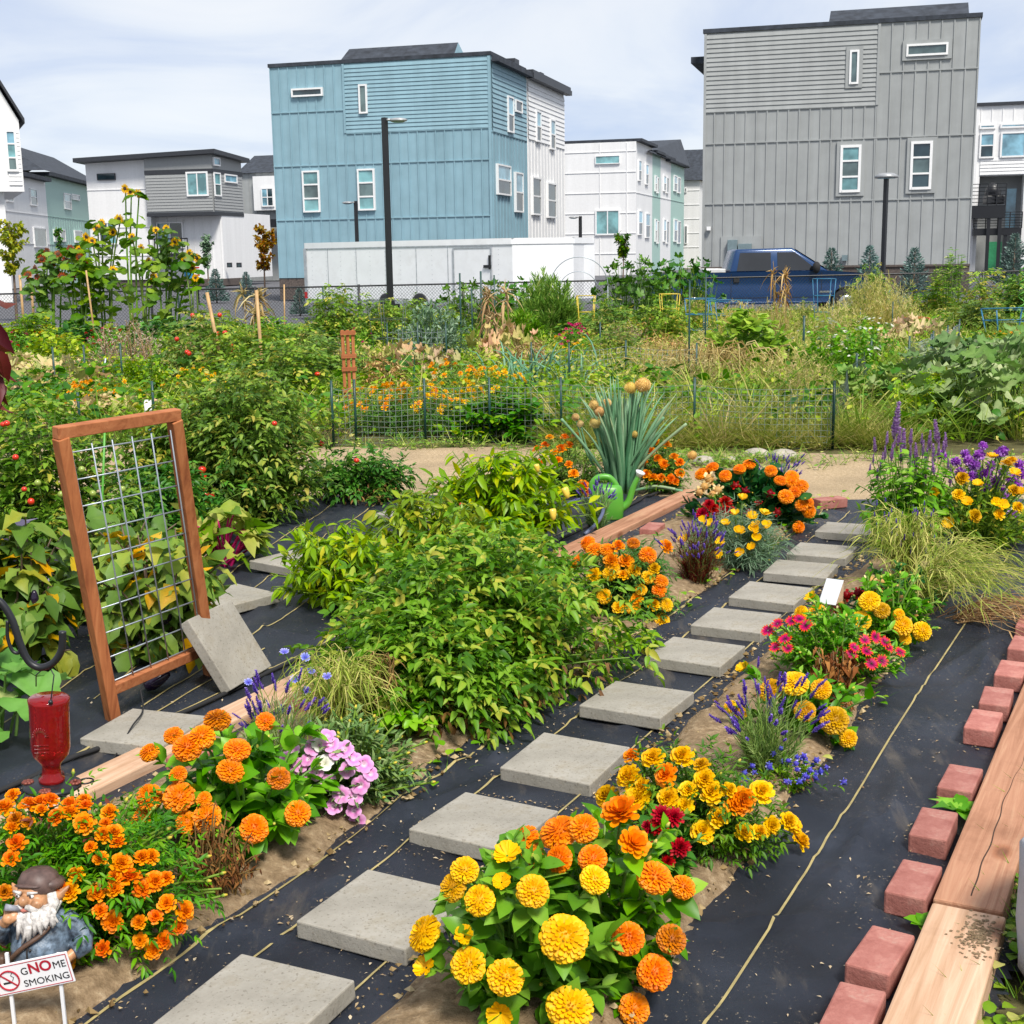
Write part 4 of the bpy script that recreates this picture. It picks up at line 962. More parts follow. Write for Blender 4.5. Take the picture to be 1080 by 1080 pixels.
# ---- small sign by the sunflowers
p = ypt(208, 286, 60); sg = thing('parking_sign', 'small white and red sign on a thin post before the blue door', 'sign', (p[0], p[1], gz(p[0], 60)))
h = p[2] - gz(p[0], 60); mb = MB(); mb.tube([(0, 0, 0), (0, 0, h + .3)], .03, 6); mb.build('sign_post', M['black_metal'], sg)
mb = MB(); mb.box((0, -.04, h), (.32, .02, .48)); mb.build('sign_panel', M['white_trim'], sg, False)
mb = MB(); mb.box((0, -.055, h + .16), (.24, .008, .06)); mb.box((0, -.055, h - .02), (.24, .008, .08)); mb.box((0, -.055, h - .17), (.24, .008, .05)); mb.build('sign_bars', M['tail'], sg, False)

# ================================================================== PAVERS, BRICKS, TIMBER
def fzp(x, y): return float(fz(np.array([x]), np.array([y]))[0])
pav_me = None
def paver(loc, rz, label, group=None, rot=None):
    global pav_me
    if pav_me is None:
        mb = MB(); mb.box((0, 0, 0), (.305, .305, .045)); pav_me = mb.mesh('stepping_stone', M['concrete'], False)
    o = link('stepping_stone', pav_me); b = o.modifiers.new('b', 'BEVEL'); b.width = .004; b.segments = 2
    o.location = tuple(loc)
    o.rotation_euler = (0, 0, rz) if rot is None else rot
    return tag(o, label, 'paving stone', group)
cs = [(278, 1063), (425, 965), (520, 870), (607, 803), (682, 743), (740, 690), (783, 656), (820, 627.5), (852, 603), (871, 582), (897, 559)]
PL = ['front stepping stone of the path, cut by the lower frame edge', 'grey stepping stone whose corner is hidden by the yellow zinnias', 'third stepping stone from the front, just above the orange zinnias', 'grey stepping stone beside the small yellow marigolds', 'grey stepping stone with a tomato sprig drooping over its far edge', 'grey stepping stone level with the osteospermum daisies', 'grey stepping stone whose corner meets the small white marker block', 'eighth stepping stone from the front, beside the dark lavender', 'ninth stepping stone from the front, beside the yellow poppies', 'grey stepping stone second from the far end of the path', 'farthest grey stepping stone, at the end of the path by the sandy strip']
jr = np.random.default_rng(3)
for (x, y), lab in zip(cs, PL):
    p = gpt(x, y, .05); s, n = to_sn(p[0], p[1]); n = -1.695 + (n + 1.695) * .5; q = SN(s, n)
    paver((q[0], q[1], fzp(q[0], q[1]) + .024), 0, lab, 'stepping stones of the path', (jr.normal(0, .012), jr.normal(0, .012), -AZ + jr.normal(0, .03)))
q = np.mean([gpt(*c, .045) for c in ((88, 785), (148, 750), (218, 755), (160, 797))], 0)
paver((q[0], q[1], fzp(q[0], q[1]) + .024), -math.radians(18), 'grey concrete square lying at the foot of the wire trellis', 'loose concrete squares')
q = gpt(238, 634, .045); paver((q[0] + .04, q[1] - .04, fzp(q[0], q[1]) + .03), -math.radians(40), 'grey concrete square half hidden behind the trellis leg', 'loose concrete squares')
q = gpt(432, 546, .045); paver((q[0], q[1], fzp(q[0], q[1]) + .03), -math.radians(33), 'grey concrete square showing between the far pepper plants', 'loose concrete squares')
q = gpt(308, 597, .045); paver((q[0], q[1], fzp(q[0], q[1]) + .03), -math.radians(38), 'grey concrete square almost covered by the nearer pepper plant', 'loose concrete squares')
# leaning square
b0 = gpt(240, 733, .02); b1 = gpt(282, 708, .02); e = (b1 - b0); e /= np.linalg.norm(e); pp = np.array([-e[1], e[0], 0]); pp = pp if pp[0] < 0 else -pp
tl_ = math.radians(33); upv = np.array([0, 0, 1]) * math.cos(tl_) + pp * math.sin(tl_); nrm = np.cross(e, upv)
c = (b0 + b1) / 2 + upv * .152
Mx = Matrix(((e[0], upv[0], nrm[0]), (e[1], upv[1], nrm[1]), (e[2], upv[2], nrm[2])))
paver(c - nrm * .0 + np.array([0, 0, .01]), 0, 'grey concrete square propped upright against the trellis leg', 'loose concrete squares', Mx.to_euler())

bme = None
def brick(x, y, z, rz, label, group):
    global bme
    if bme is None:
        mb = MB(); mb.box((0, 0, 0), (.098, .198, .06)); bme = mb.mesh('paver_brick', M['redbrick'], False)
    o = link('paver_brick', bme); b = o.modifiers.new('b', 'BEVEL'); b.width = .005; b.segments = 2
    o.location = (x, y, z); o.rotation_euler = (0, 0, rz); return tag(o, label, 'brick', group)
BL = ['red brick beside the timber, cut by the lower frame edge', 'red brick next to the knotty pale timber, second in the row', 'red brick by the joint of the two timbers with a green sprout at its corner', 'red brick with a serrated dandelion leaf behind it', 'red brick just behind the dandelion leaves', 'single red brick after the gap in the row beside the cracked timber', 'red brick closely following the one after the gap in the row', 'red brick with the flattened grass tips pointing at it', 'red brick near the frame edge, third from the far end of the row', 'red brick second from the far end of the timber row', 'last red brick of the timber row beside the flopped grass']
for s_, lab in zip((2.50, 2.765, 3.135, 3.50, 3.85, 4.385, 4.64, 5.0, 5.36, 5.68, 6.0), BL):
    q = SN(s_, -.535 + jr.normal(0, .006)); brick(q[0], q[1], fzp(q[0], q[1]) + .031, -AZ + jr.normal(0, .03), lab, 'red bricks along the timber edging')
for (x, y), lab, a in zip(((330, 742), (372, 727), (210, 800), (688, 560), (742, 541)), ('red brick peeping out beside the petunias under the dry stalks', 'red brick under the yellowing stalks beside the pale plank', 'red brick behind the orange zinnias against the pale plank', 'red brick by the watering can end of the plank', 'red brick half buried under the nasturtium beside the plank'), (.0, .5, 0, .1, .2)):
    q = gpt(x, y, .05); brick(q[0], q[1], fzp(q[0], q[1]) + .034, -AZ + a, lab, 'red bricks along the pale plank')
q = gpt(875, 531, .04); brick(q[0], q[1], .045, -math.radians(70), 'lone red brick at the end of the path on the sandy edge', 'red bricks at the path end')

def plank(s0, s1, n0, n1, z, h, mat, label, dz=0.0):
    a = SN(s0, (n0 + n1) / 2); o = MB()
    L = s1 - s0; W = n1 - n0
    xs = np.linspace(0, L, max(4, int(L / .06))); prof = [(-W / 2, 0), (W / 2, 0), (W / 2, h), (-W / 2, h)]
    o.box((L / 2, 0, h / 2), (L, W, h))
    ob = o.build('timber_edging', mat, None, False, .006, 2); ob.location = (a[0], a[1], z); ob.rotation_euler = (0, 0, PI / 2 - AZ)
    return tag(ob, label, 'timber')
t1 = plank(1.2, 3.02, -.465, -.30, .0, .085, M['paletimber'], 'pale knotty timber beside the front red bricks')
t2 = plank(3.045, 6.4, -.468, -.31, .004, .078, M['timber'], 'weathered orange timber with a long crack running along it')
t1['group'] = t2['group'] = 'timber edging of the black path'
mb = MB()   # the long drying crack
cs_ = np.linspace(.05, 1.7, 60); cn = .007 * np.sin(cs_ * 3.1) + .003 * np.sin(cs_ * 11) + .002 * np.sin(cs_ * 31) - .005; wd = .0005 + .0013 * np.abs(np.sin(cs_ * 2.3 + 1))
V = np.concatenate([np.c_[cs_, cn + wd, np.full(60, .0785)], np.c_[cs_, cn - wd, np.full(60, .0785)]]); i = np.arange(59)
mb.add(V, np.stack([60 + i, 61 + i, i + 1, i], 1)); M['crack'] = plain('dark_wood_crack', (.05, .025, .015), .9); mb.build('drying_crack', M['crack'], t2, False)
mb = MB(); k_ = 260; cx_ = 1.70 + jr.normal(0, .045, k_); cy_ = -.04 + jr.normal(0, .022, k_); aa_ = jr.uniform(0, 6.28, k_); mb.leaves(L_WIDE, np.stack([np.minimum(cx_, 1.81), cy_, np.full(k_, .0862)], 1), np.stack([np.cos(aa_), np.sin(aa_), 0 * aa_ + .1], 1), np.tile([0, 0, 1.0], (k_, 1)), jr.uniform(.004, .013, k_), .5); mb.build('soil_crumbs', M['soil'], t1, True)
plank(1.3, 4.6, -2.97, -2.84, .0, .05, M['paletimber'], 'pale plank edging behind the orange zinnias')
plank(4.62, 8.25, -2.98, -2.85, .0, .05, M['timber'], 'orange plank edging running up to the green watering can')
for o in ('timber_edging.002', 'timber_edging.003'): bpy.data.objects[o]['group'] = 'timber edging of the flower bed'
# black drip hose along the plank
mb = MB(); hs = np.linspace(1.5, 8.2, 80); hn = -3.12 + .02 * np.sin(hs * 2.2) ; XY = SN(hs, hn)
mb.tube(np.stack([XY[0], XY[1], fz(XY[0], XY[1]) + .012], 1), .009, 6); tag(mb.build('irrigation_hose', M['rubber']), 'thin black irrigation hose along the pale plank', 'hose')
# blue-grey hose loop by the watering can
mb = MB(); c = gpt(600, 560, 0); th_ = np.linspace(-1.2, 2.0, 40)
M['hose'] = plain('blue_grey_hose', (.09, .11, .19), .45)
mb.tube([(c[0] + .20 * math.cos(t), c[1] + .36 * math.sin(t), .05 + .10 * max(0, math.sin((t + 1.2) / 3.2 * PI))) for t in th_], .011, 8); tag(mb.build('garden_hose', M['hose']), 'blue grey hose looping beside the green watering can', 'hose')

# ---- white fabric grow bag at the frame edge
p = gpt(1066, 1075, 0); M['bagcloth'] = plain('white_felt', (.44, .44, .47), .9, var=.06, bmp=.5, bscale=140)
bgc = p + np.array([.305, .10, 0])
mb = MB(); prof = [(0, .0), (.22, .0), (.245, .04), (.25, .12), (.245, .22), (.25, .30), (.235, .32), (.225, .30), (.22, .2), (0, .2)]
mb.lathe(prof, 40, (0, 0, 0), wob=lambda z, a: 1 + .02 * np.sin(a * 9 + z * 12) + .015 * np.sin(a * 17))
bo = mb.build('grow_bag', M['bagcloth']); bo.location = tuple(bgc); bo.scale = (.97, 1.0, 1.0)
tag(bo, 'white felt grow bag cut off at the frame edge beside the timber', 'grow bag')
mb = MB(); mb.lathe([(0, .285), (.15, .288), (.218, .28)], 24); mb.build('potting_soil', M['soil'], bo)

# ================================================================== TRELLIS FRAME
zt = 1.05
BLp = gpt(121, 766, 0); BRp = gpt(223, 716, 0); d_ = ray(64, 462); TLp = CO + d_ * ((zt - EYE) / d_[2]); d_ = ray(184, 443); TRp = CO + d_ * ((zt + .01 - EYE) / d_[2])
# keep the frame rigid: same width top and bottom, leaning
wdt = np.linalg.norm(BRp - BLp); e = (TRp - TLp)
tg = thing('trellis_frame', 'leaning reddish brown wooden frame filled with square wire grid', 'trellis', tuple((BLp + BRp) / 2))
def tl(p): return np.array(p) - (BLp + BRp) / 2
hv = tl(TRp) - tl(TLp); nr = np.cross(hv, tl(TLp) - tl(BLp)); nr /= np.linalg.norm(nr)
def bl(a, b):
    return tl(BLp) * (1 - a) * (1 - b) + tl(BRp) * a * (1 - b) + tl(TLp) * (1 - a) * b + tl(TRp) * a * b
for a, nm in ((0, 'left'), (1, 'right')):
    mb = MB(); mb.beam(bl(a, 0), bl(a, 1), .042, .04, nr); mb.build('post', M['redwood'], tg, False, .003)
M['redwoodx'] = mat_wood('stained_redwood_rail', (.26, .08, .03), (.40, .14, .055), (.48, .19, .08), False, 1.0, 'X')
mb = MB(); mb.beam(bl(.0, 1) + np.array([0, 0, .018]) - (hv * .04), bl(1, 1) + np.array([0, 0, .018]) + hv * .04, .04, .036, nr); mb.build('top_rail', M['redwoodx'], tg, False, .003)
mb = MB(); mb.beam(bl(.04, .135), bl(.96, .135), .038, .036, nr); mb.build('bottom_rail', M['redwoodx'], tg, False, .003)
mb = MB()
for a in (.06, .235, .41, .585, .76, .94): mb.tube([bl(a, .13) + nr * .005, bl(a, .97) + nr * .005], .0028, 5)
for b in np.linspace(.16, .95, 10): mb.tube([bl(.02, b) - nr * .001, bl(.98, b) - nr * .001], .0028, 5)
mb.build('wire_grid', M['wire'], tg)

# ---- hook, feeder
M['redglass'], nt_, b_ = new_mat('red_bottle_glass')
b_.inputs['Base Color'].default_value = (.42, .012, .014, 1); b_.inputs['Roughness'].default_value = .06; b_.inputs['Transmission Weight'].default_value = .55; b_.inputs['IOR'].default_value = 1.4
bump(nt_, b_, noise(nt_, 35, 2, .5), .25, .01)
c0 = ypt(50, 800, 3.05); SC = 3.05 / 1400
def fp(px, py, Y=3.05): return ypt(px, py, Y)
hk = thing('shepherd_hook', 'black curved iron hook holding the red bottle feeder', 'hook', (fp(-40, 900)[0], 3.05, 0))
hb = np.array([fp(-40, 900)[0], 3.05, 0])
def spl(P, n=8):
    P = np.array(P, float); out = []
    for i in range(len(P) - 1):
        p0 = P[max(i - 1, 0)]; p1 = P[i]; p2 = P[i + 1]; p3 = P[min(i + 2, len(P) - 1)]
        for t in np.linspace(0, 1, n, endpoint=False):
            out.append(.5 * ((2 * p1) + (-p0 + p2) * t + (2 * p0 - 5 * p1 + 4 * p2 - p3) * t * t + (-p0 + 3 * p1 - 3 * p2 + p3) * t ** 3))
    out.append(P[-1]); return np.array(out)
pts = [fp(*q) - hb for q in ((-40, 640), (-22, 628), (-2, 633), (12, 652), (21, 678), (30, 697), (42, 704), (56, 699), (65, 685), (66, 666))]
mb = MB(); mb.tube(spl(pts), .0088, 10); mb.tube([(0, 0, 0), pts[0]], .0088, 8); mb.build('hook_arm', M['black_metal'], hk)
pts = [fp(*q) - hb for q in ((8, 655), (8, 672), (13, 686), (20, 688), (21, 676), (12, 660))]
mb = MB(); mb.tube(spl(pts), .0045, 8); mb.build('carabiner_loop', M['black_metal'], hk)
fd = thing('hummingbird_feeder', 'red glass bottle feeder hanging from the black hook', 'bird feeder', tuple(fp(55, 831)))
fb_ = fp(55, 831); u_ = fp(55, 738) - fb_; s1 = SC
tilt = np.array([[1, 0, .045], [0, 1, 0], [-.045, 0, 1.0]])
ph = np.linalg.norm(u_) / 100.0
mb = MB(); prof = [(0, 3), (14, 3), (14, 8), (10.5, 10), (10, 22), (12, 26), (19, 34), (21, 42), (21.5, 88), (22, 93), (22.5, 97), (20, 99), (0, 99)]
mb.lathe([(r * s1, (z + 4) * ph) for r, z in prof], 32, rot=tilt.T if False else tilt); bt_ = mb.build('bottle', M['redglass'], fd)
mb = MB()
for k in range(12):   # embossed sunburst and lines
    a = PI * k / 11; mb.beam((math.cos(a) * 5 * s1, -21.6 * s1, (66 + 5 * math.sin(a)) * ph), (math.cos(a) * 9 * s1, -21.3 * s1, (66 + 10 * math.sin(a)) * ph), .0012, .0016, (0, 1, 0))
for z in (56, 52, 48): mb.beam((-8 * s1, -21.4 * s1, z * ph), (8 * s1, -21.4 * s1, z * ph), .0012, .0016, (0, 1, 0))
mb.build('embossing', M['redglass'], bt_)
mb = MB(); mb.lathe([(0, 0), (30 * s1, 0), (33 * s1, 2.5 * ph), (30 * s1, 5.5 * ph), (14 * s1, 8 * ph), (0, 8 * ph)], 10, rot=tilt)
for k in range(4):
    a = .5 + k * PI / 2; cx, cy = 37 * s1 * math.cos(a), 37 * s1 * math.sin(a)
    t = np.linspace(0, 2 * PI, 14); mb.tube([(cx + 8 * s1 * math.cos(q), cy + 8 * s1 * math.sin(q), .004 - .045 * cx) for q in t], .0022, 5, cap=False)
mb.build('base_tray', M['black_metal'], fd)
M['feedflower'] = plain('tarnished_red_metal', (.22, .06, .04), .5, .4)
for k in range(4):
    a = -PI / 2 + k * PI / 2 + .05; mb = MB()
    for j in range(7):
        b = j * 2 * PI / 7; mb.ball((26 * s1 * math.cos(a) + 4.2 * s1 * math.cos(b), 26 * s1 * math.sin(a) + 4.2 * s1 * math.sin(b), 6.5 * ph - .045 * 26 * s1 * math.cos(a)), (3 * s1, 3 * s1, 2 * s1), 8, 5)
    mb.ball((26 * s1 * math.cos(a), 26 * s1 * math.sin(a), 7.5 * ph), 2.2 * s1, 8, 5); mb.build('flower_port', M['feedflower'], fd)
mb = MB()
mb.tube([fp(52, 703) - fb_, fp(57, 712) - fb_, fp(60, 735) - fb_ + np.array([0, -.045, 0])], .0016, 5); mb.tube([fp(47, 704) - fb_, fp(38, 712) - fb_, fp(38, 724) - fb_], .0016, 5); mb.ball(fp(60, 734) - fb_ + np.array([0, -.045, 0]), .006, 8, 6)
mb.build('hanging_wire', M['black_metal'], fd)
pts = [gpt(*q, .01) for q in ((96, 817), (118, 802), (140, 785), (152, 768), (150, 758))]; pts[3][2] = .075; pts[2][2] = .07; pts[4][2] = .12
mb = MB(); mb.tube(spl(pts), .003, 6); tag(mb.build('thin_cable', M['rubber']), 'thin black cable curving over the flat concrete square', 'cable')

# ================================================================== WATERING CAN
M['can'] = plain('lime_green_plastic', (.095, .34, .035), .38, var=.06)
p = gpt(640, 549, .0); wc = thing('watering_can', 'lime green plastic watering can with a pale spout rose', 'watering can', (p[0], p[1], .012), 0)
mb = MB()
def se(rx, ry, z, n=24, e_=.7):
    a = np.arange(n) / n * 2 * PI; return np.stack([rx * np.sign(np.cos(a)) * np.abs(np.cos(a)) ** e_, ry * np.sign(np.sin(a)) * np.abs(np.sin(a)) ** e_, np.full(n, z)], 1)
secs = [se(.0, .0, 0), se(.095, .07, 0), se(.1, .075, .01), se(.102, .076, .09), se(.098, .073, .16), se(.09, .066, .195), se(.07, .05, .21), se(.0, .0, .212)]
V = np.concatenate(secs); n = 24
q = [(i * n + k, i * n + (k + 1) % n, (i + 1) * n + (k + 1) % n, (i + 1) * n + k) for i in range(len(secs) - 1) for k in range(n)]
mb.add(V, q); mb.build('body', M['can'], wc)
mb = MB(); mb.tube(spl([(-.085, 0, .15), (-.09, 0, .21), (-.055, 0, .252), (.01, 0, .255), (.05, 0, .215), (.06, 0, .19)]), .019, 10); mb.build('handle', M['can'], wc)
mb = MB(); sp = spl([(.085, 0, .06), (.13, 0, .10), (.16, 0, .19), (.19, 0, .255)]); mb.tube(sp, np.linspace(.026, .014, len(sp)), 12); mb.build('spout', M['can'], wc)
mb = MB(); dd = Vector((.35, -.2, .9)).normalized(); Rm = np.array(dd.to_track_quat('Z', 'Y').to_matrix())
mb.lathe([(0, -.01), (.012, -.01), (.028, .018), (.03, .026), (.0, .032)], 18, (.195, 0, .262), rot=Rm); mb.build('rose', M['white_trim'], wc)

# ================================================================== MARKER BLOCK, PVC PIPE, STONES
M['signw0'] = plain('pale_plastic', (.60, .61, .64), .4, var=.05); p = gpt(872, 675, .0); mk = thing('marker_block', 'small white slanted marker block on a wooden wedge among the yellow zinnias', 'marker', (p[0], p[1], .16), math.radians(-35)); mk.scale = (.78,) * 3
mb = MB(); mb.prism([(0, 0), (.10, 0), (.10, .10)], -.045, .045, (0, 1, 0), (0, 0, 1), (0, 0, 0)); mb.build('wooden_wedge', M['paletimber'], mk, False, .002)
mb = MB(); mb.beam((0, -.012, -.005), (0, .095, .108), .095, .006, (0, -1, 1)); mb.build('white_face', M['signw0'], mk, False, .001)
mb = MB(); mb.beam((0, .05, -.17), (0, .05, .0), .02, .02, (0, 1, 0)); mb.build('stake', M['paletimber'], mk, False)
p = gpt(1062, 568, 0); pv = thing('drip_pipe', 'short white plastic pipe elbow at the edge of the purple flowers', 'pipe', tuple(p))
mb = MB(); mb.tube(spl([(0, 0, 0), (0, 0, .12), (.005, 0, .15), (.035, 0, .165), (.09, 0, .17)]), .017, 12); mb.build('elbow', M['white_trim'], pv)
mb = MB(); mb.tube([(.085, 0, .17), (.2, .0, .17)], .021, 12); mb.build('black_coupling', M['rubber'], pv)
M['stone'] = plain('pale_cobble', (.38, .34, .28), .85, var=.25, scale=10, bmp=.4)
for (x, y, r_, lab) in ((742, 491, .07, 'flat grey cobble left of the nasturtium bed edge'), (770, 489, .055, 'small pale cobble between two larger ones behind the nasturtium'), (798, 484, .08, 'large tan cobble behind the orange nasturtium flowers'), (826, 486, .085, 'rounded white cobble nearest the sandy path corner'), (575, 556, .06, 'grey cobble in front of the watering can')):
    p = gpt(x, y, 0); mb = MB(); mb.ball((0, 0, 0), (r_ * 1.3, r_, r_ * .62), 16, 10); V = mb.V[0]
    V *= (1 + .12 * (fbm(V[:, 0] + x, V[:, 1] + V[:, 2] * 2, 14, int(x)) - .4))[:, None]
    o = mb.build('cobble_stone', M['stone']); o.location = (p[0], p[1], r_ * .45); o.rotation_euler = (0, 0, x); tag(o, lab, 'stone', 'edging stones')

# ================================================================== GNOME AND SIGN
M['skin'] = plain('painted_skin', (.46, .23, .11), .4, var=.4, scale=60); M['coat'] = plain('painted_blue_coat', (.10, .14, .19), .45, var=.75, scale=60, bmp=.8, bscale=55)
M['beard'] = plain('painted_white_beard', (.56, .53, .50), .6, var=.45, scale=85); M['capm'] = plain('painted_brown_cap', (.10, .06, .05), .5, var=.35, scale=50)
M['boot'] = plain('painted_dark_boot', (.028, .022, .02), .4, var=.4, scale=40); M['trous'] = plain('painted_brown_trousers', (.10, .055, .035), .5, var=.3, scale=40)
M['ash'] = plain('painted_grey_cigar', (.25, .26, .30), .6, var=.4, scale=60); M['eyew'] = plain('painted_eye_white', (.75, .73, .7), .3); M['lip'] = plain('painted_lip', (.5, .16, .12), .4)
p = gpt(33, 1071, 0); gn = thing('garden_gnome', 'white bearded garden gnome in a blue coat and brown cap smoking', 'garden gnome', (p[0] + .012, p[1] + .03, .004), math.radians(-6)); gn.rotation_euler = (math.radians(-13), 0, math.radians(-8)); gn.scale = (.91,) * 3
def remesh(o, vs, it=4):
    r = o.modifiers.new('r', 'REMESH'); r.mode = 'VOXEL'; r.voxel_size = vs; r.use_smooth_shade = True
    s_ = o.modifiers.new('s', 'SMOOTH'); s_.iterations = it; s_.factor = .5; return o
hc = np.array([-.004, -.022, .268])
mb = MB(); mb.ball(hc, (.042, .044, .048), 18, 12); mb.ball(hc + (-.012, -.047, -.002), (.0135, .016, .014), 12, 8); mb.ball(hc + (-.026, -.036, -.012), (.015, .014, .013), 10, 8); mb.ball(hc + (.014, -.036, -.010), (.016, .015, .014), 10, 8)
mb.ball(hc + (-.006, -.036, .020), (.03, .012, .009), 10, 8)
mb.tube([hc + (.036, 0, -.012), hc + (.055, .002, .006), hc + (.075, .006, .026)], [.012, .013, .002], 8)
mb.tube([hc + (-.036, 0, -.012), hc + (-.055, .002, .006), hc + (-.072, .006, .026)], [.012, .013, .002], 8)
mb.tube([(0, 0, .12), (0, -.01, .25)], [.05, .03], 12); mb.ball((0, 0, .16), (.055, .05, .055), 14, 10)
for sx in (-1, 1): mb.tube([(sx * .034, 0, .13), (sx * .036, 0, .02)], [.024, .02], 10)
armR = [(.05, .0, .215), (.098, .012, .175), (.105, -.005, .15), (.078, -.032, .128)]; armL = [(-.05, 0, .21), (-.098, -.02, .165), (-.085, -.06, .19), (-.052, -.078, .222)]
for a in (armR, armL): mb.tube(a, [.02, .018, .016, .012], 10)
for hand, dr in (((.074, -.036, .125), (-.5, -.35, -.4)), ((-.048, -.080, .226), (.55, -.1, .5))):
    h_ = np.array(hand); dv = np.array(dr) / np.linalg.norm(dr); mb.ball(h_, (.015, .014, .014), 10, 8)
    sd_ = np.cross(dv, (0, 0, 1.0)); sd_ /= np.linalg.norm(sd_); up_ = np.cross(sd_, dv)
    for k, L in zip((-1.5, -.5, .5, 1.5), (.019, .022, .021, .017)): mb.tube([h_ + up_ * k * .007, h_ + dv * L * .7 + up_ * k * .0075 - sd_ * .004, h_ + dv * L + up_ * k * .0072 - sd_ * .012], [.0048, .0045, .0036], 7)
    mb.tube([h_ + up_ * .008, h_ + up_ * .02 + dv * .006, h_ + up_ * .026 + dv * .014], [.0055, .005, .004], 7)
remesh(mb.build('body', M['skin'], gn), .0028, 2)
mb = MB(); mb.ball((0, .0, .165), (.074, .066, .072), 20, 14); mb.ball((0, -.012, .145), (.07, .066, .05), 18, 10); mb.ball((0, 0, .215), (.062, .045, .03), 16, 10); mb.tube(armR[:3] + [(.088, -.022, .138)], [.026, .026, .024, .021], 12); mb.tube(armL[:3] + [(-.062, -.072, .213)], [.026, .026, .024, .021], 12)
mb.lathe([(.066, .105), (.074, .10), (.072, .13)], 24); remesh(mb.build('coat', M['coat'], gn), .004, 3)
mb = MB(); mb.tube([(.0, -.0665, .19), (.0, -.079, .15), (.0, -.072, .112)], .0022, 5); mb.build('coat_seam', M['boot'], gn)
for z in (.178, .155, .132): mb = MB(); mb.ball((.008, -.0775 - .002 * (z < .17), z), .0035, 8, 6); mb.build('coat_button', M['boot'], gn)
mb = MB()
for sx in (-1, 1): mb.tube([(sx * .034, 0, .13), (sx * .036, .002, .085), (sx * .037, 0, .045)], [.034, .031, .026], 12)
remesh(mb.build('trousers', M['trous'], gn), .004, 3)
for sx in (-1, 1):
    mb = MB(); mb.ball((sx * .04, -.022, .02), (.027, .05, .022), 14, 10); mb.tube([(sx * .038, .005, .02), (sx * .037, .002, .06)], [.026, .03], 12); remesh(mb.build('boot', M['boot'], gn), .0035, 3)
mb = MB(); gr = np.random.default_rng(4)
for k in range(70):
    a = gr.uniform(-1.25, 1.25); r0 = gr.uniform(.0, 1); base = hc + np.array([math.sin(a) * .04, -.032 * math.cos(a) - .004, -.018 - .01 * r0 * (1 - abs(a))]); L = gr.uniform(.03, .07) * (1.15 - .5 * abs(a))
    e1 = base + np.array([math.sin(a) * .014 + gr.normal(0, .004), -.018, -L * .5]); e2 = e1 + np.array([gr.normal(0, .006), .002, -L * .5])
    mb.tube([base, e1, e2], [.008, .0075, .003], 6)
for k in range(14): a = gr.uniform(.9, 2.2) * gr.choice([-1, 1]); mb.tube([hc + (math.sin(a) * .043, -.03 * math.cos(a), .012), hc + (math.sin(a) * .052, -.03 * math.cos(a), -.012), hc + (math.sin(a) * .048, -.026 * math.cos(a) - .01, -.034)], [.007, .008, .004], 6)
for sx in (-1, 1): mb.tube([hc + (-.010 + sx * .004, -.05, -.014), hc + (-.01 + sx * .022, -.046, -.02), hc + (-.01 + sx * .036, -.036, -.028)], [.007, .008, .004], 7)
mb.build('beard', M['beard'], gn)
mb = MB()
for sx in (-1, 1): mb.tube([hc + (-.012 + sx * .008, -.048, .016), hc + (-.012 + sx * .03, -.04, .018)], [.005, .003], 6)
mb.build('eyebrows', M['beard'], gn)
for sx in (-1, 1):
    mb = MB(); c_ = hc + np.array([-.012 + sx * .0165, -.043, .009]); mb.ball(c_, (.0065, .005, .0052), 10, 8); eo = mb.build('eye', M['eyew'], gn)
    mb = MB(); mb.ball(c_ + (-.001, -.004, 0), (.003, .0022, .003), 8, 6); mb.build('pupil', M['boot'], eo)
mb = MB(); mb.tube([hc + (-.026, -.046, -.021), hc + (-.010, -.051, -.023), hc + (.006, -.047, -.019)], [.003, .005, .003], 8); mb.build('lips', M['lip'], gn)
mb = MB(); mb.tube([hc + (-.02, -.05, -.02), hc + (-.045, -.072, -.012)], [.006, .0085], 10); mb.build('cigar', M['ash'], gn)
mb = MB(); mb.lathe([(.047, -.004), (.05, .004), (.049, .02), (.04, .038), (.022, .048), (0, .05)], 24, hc + (0, .004, .018), wob=lambda z, a: 1 + .03 * np.sin(a * 5 + z * 60)); mb.ball(hc + (-.008, -.038, .031), (.034, .014, .005), 14, 6); mb.ball(hc + (.03, .01, .03), (.03, .04, .018), 12, 8); mb.build('cap', M['capm'], gn)
mb = MB(); mb.tube(spl([(.045, -.045, .215), (.03, -.066, .19), (-.01, -.082, .16), (-.05, -.062, .125), (-.072, -.02, .11)]), .006, 6); mb.build('strap', M['trous'], gn)
mb = MB(); mb.box((-.085, -.03, .105), (.03, .05, .05)); mb.build('satchel', M['trous'], gn, False, .008)

M['signw'] = plain('white_plastic', (.78, .78, .79), .35, var=.02); M['signr'] = plain('sign_red', (.42, .012, .03), .4); M['signk'] = plain('sign_black', (.02, .02, .022), .4)
YS = 2.50
q0 = ypt(-6, 1036, YS); q1 = ypt(75, 1019, YS)
sx = q1 - q0; Wd = np.linalg.norm(sx); sx /= Wd; sz = np.cross(sx, (0, 1, 0)) * -1; sz = np.array([-sx[2], 0, sx[0]])
sgn = thing('garden_sign', 'small white no smoking sign on two stakes before the gnome', 'sign', tuple((q0 + q1) / 2 * np.array([1, 1, 0])))
so = (q0 + q1) / 2 - np.array([0, 0, (q0 + q1)[2] / 2]); ctr = (q0 + q1) / 2
def sp_(a, b, d=0): return ctr + sx * a + sz * b + np.array([0, -1.0, 0]) * d - so
Rs = np.array([sx, [0, 1, 0], sz]).T
Hs = .068
mb = MB(); mb.box(sp_(0, 0), (Wd, .004, Hs), Rs); pn = mb.build('sign_panel', M['signw'], sgn, False, .001)
mb = MB(); bw = .0014
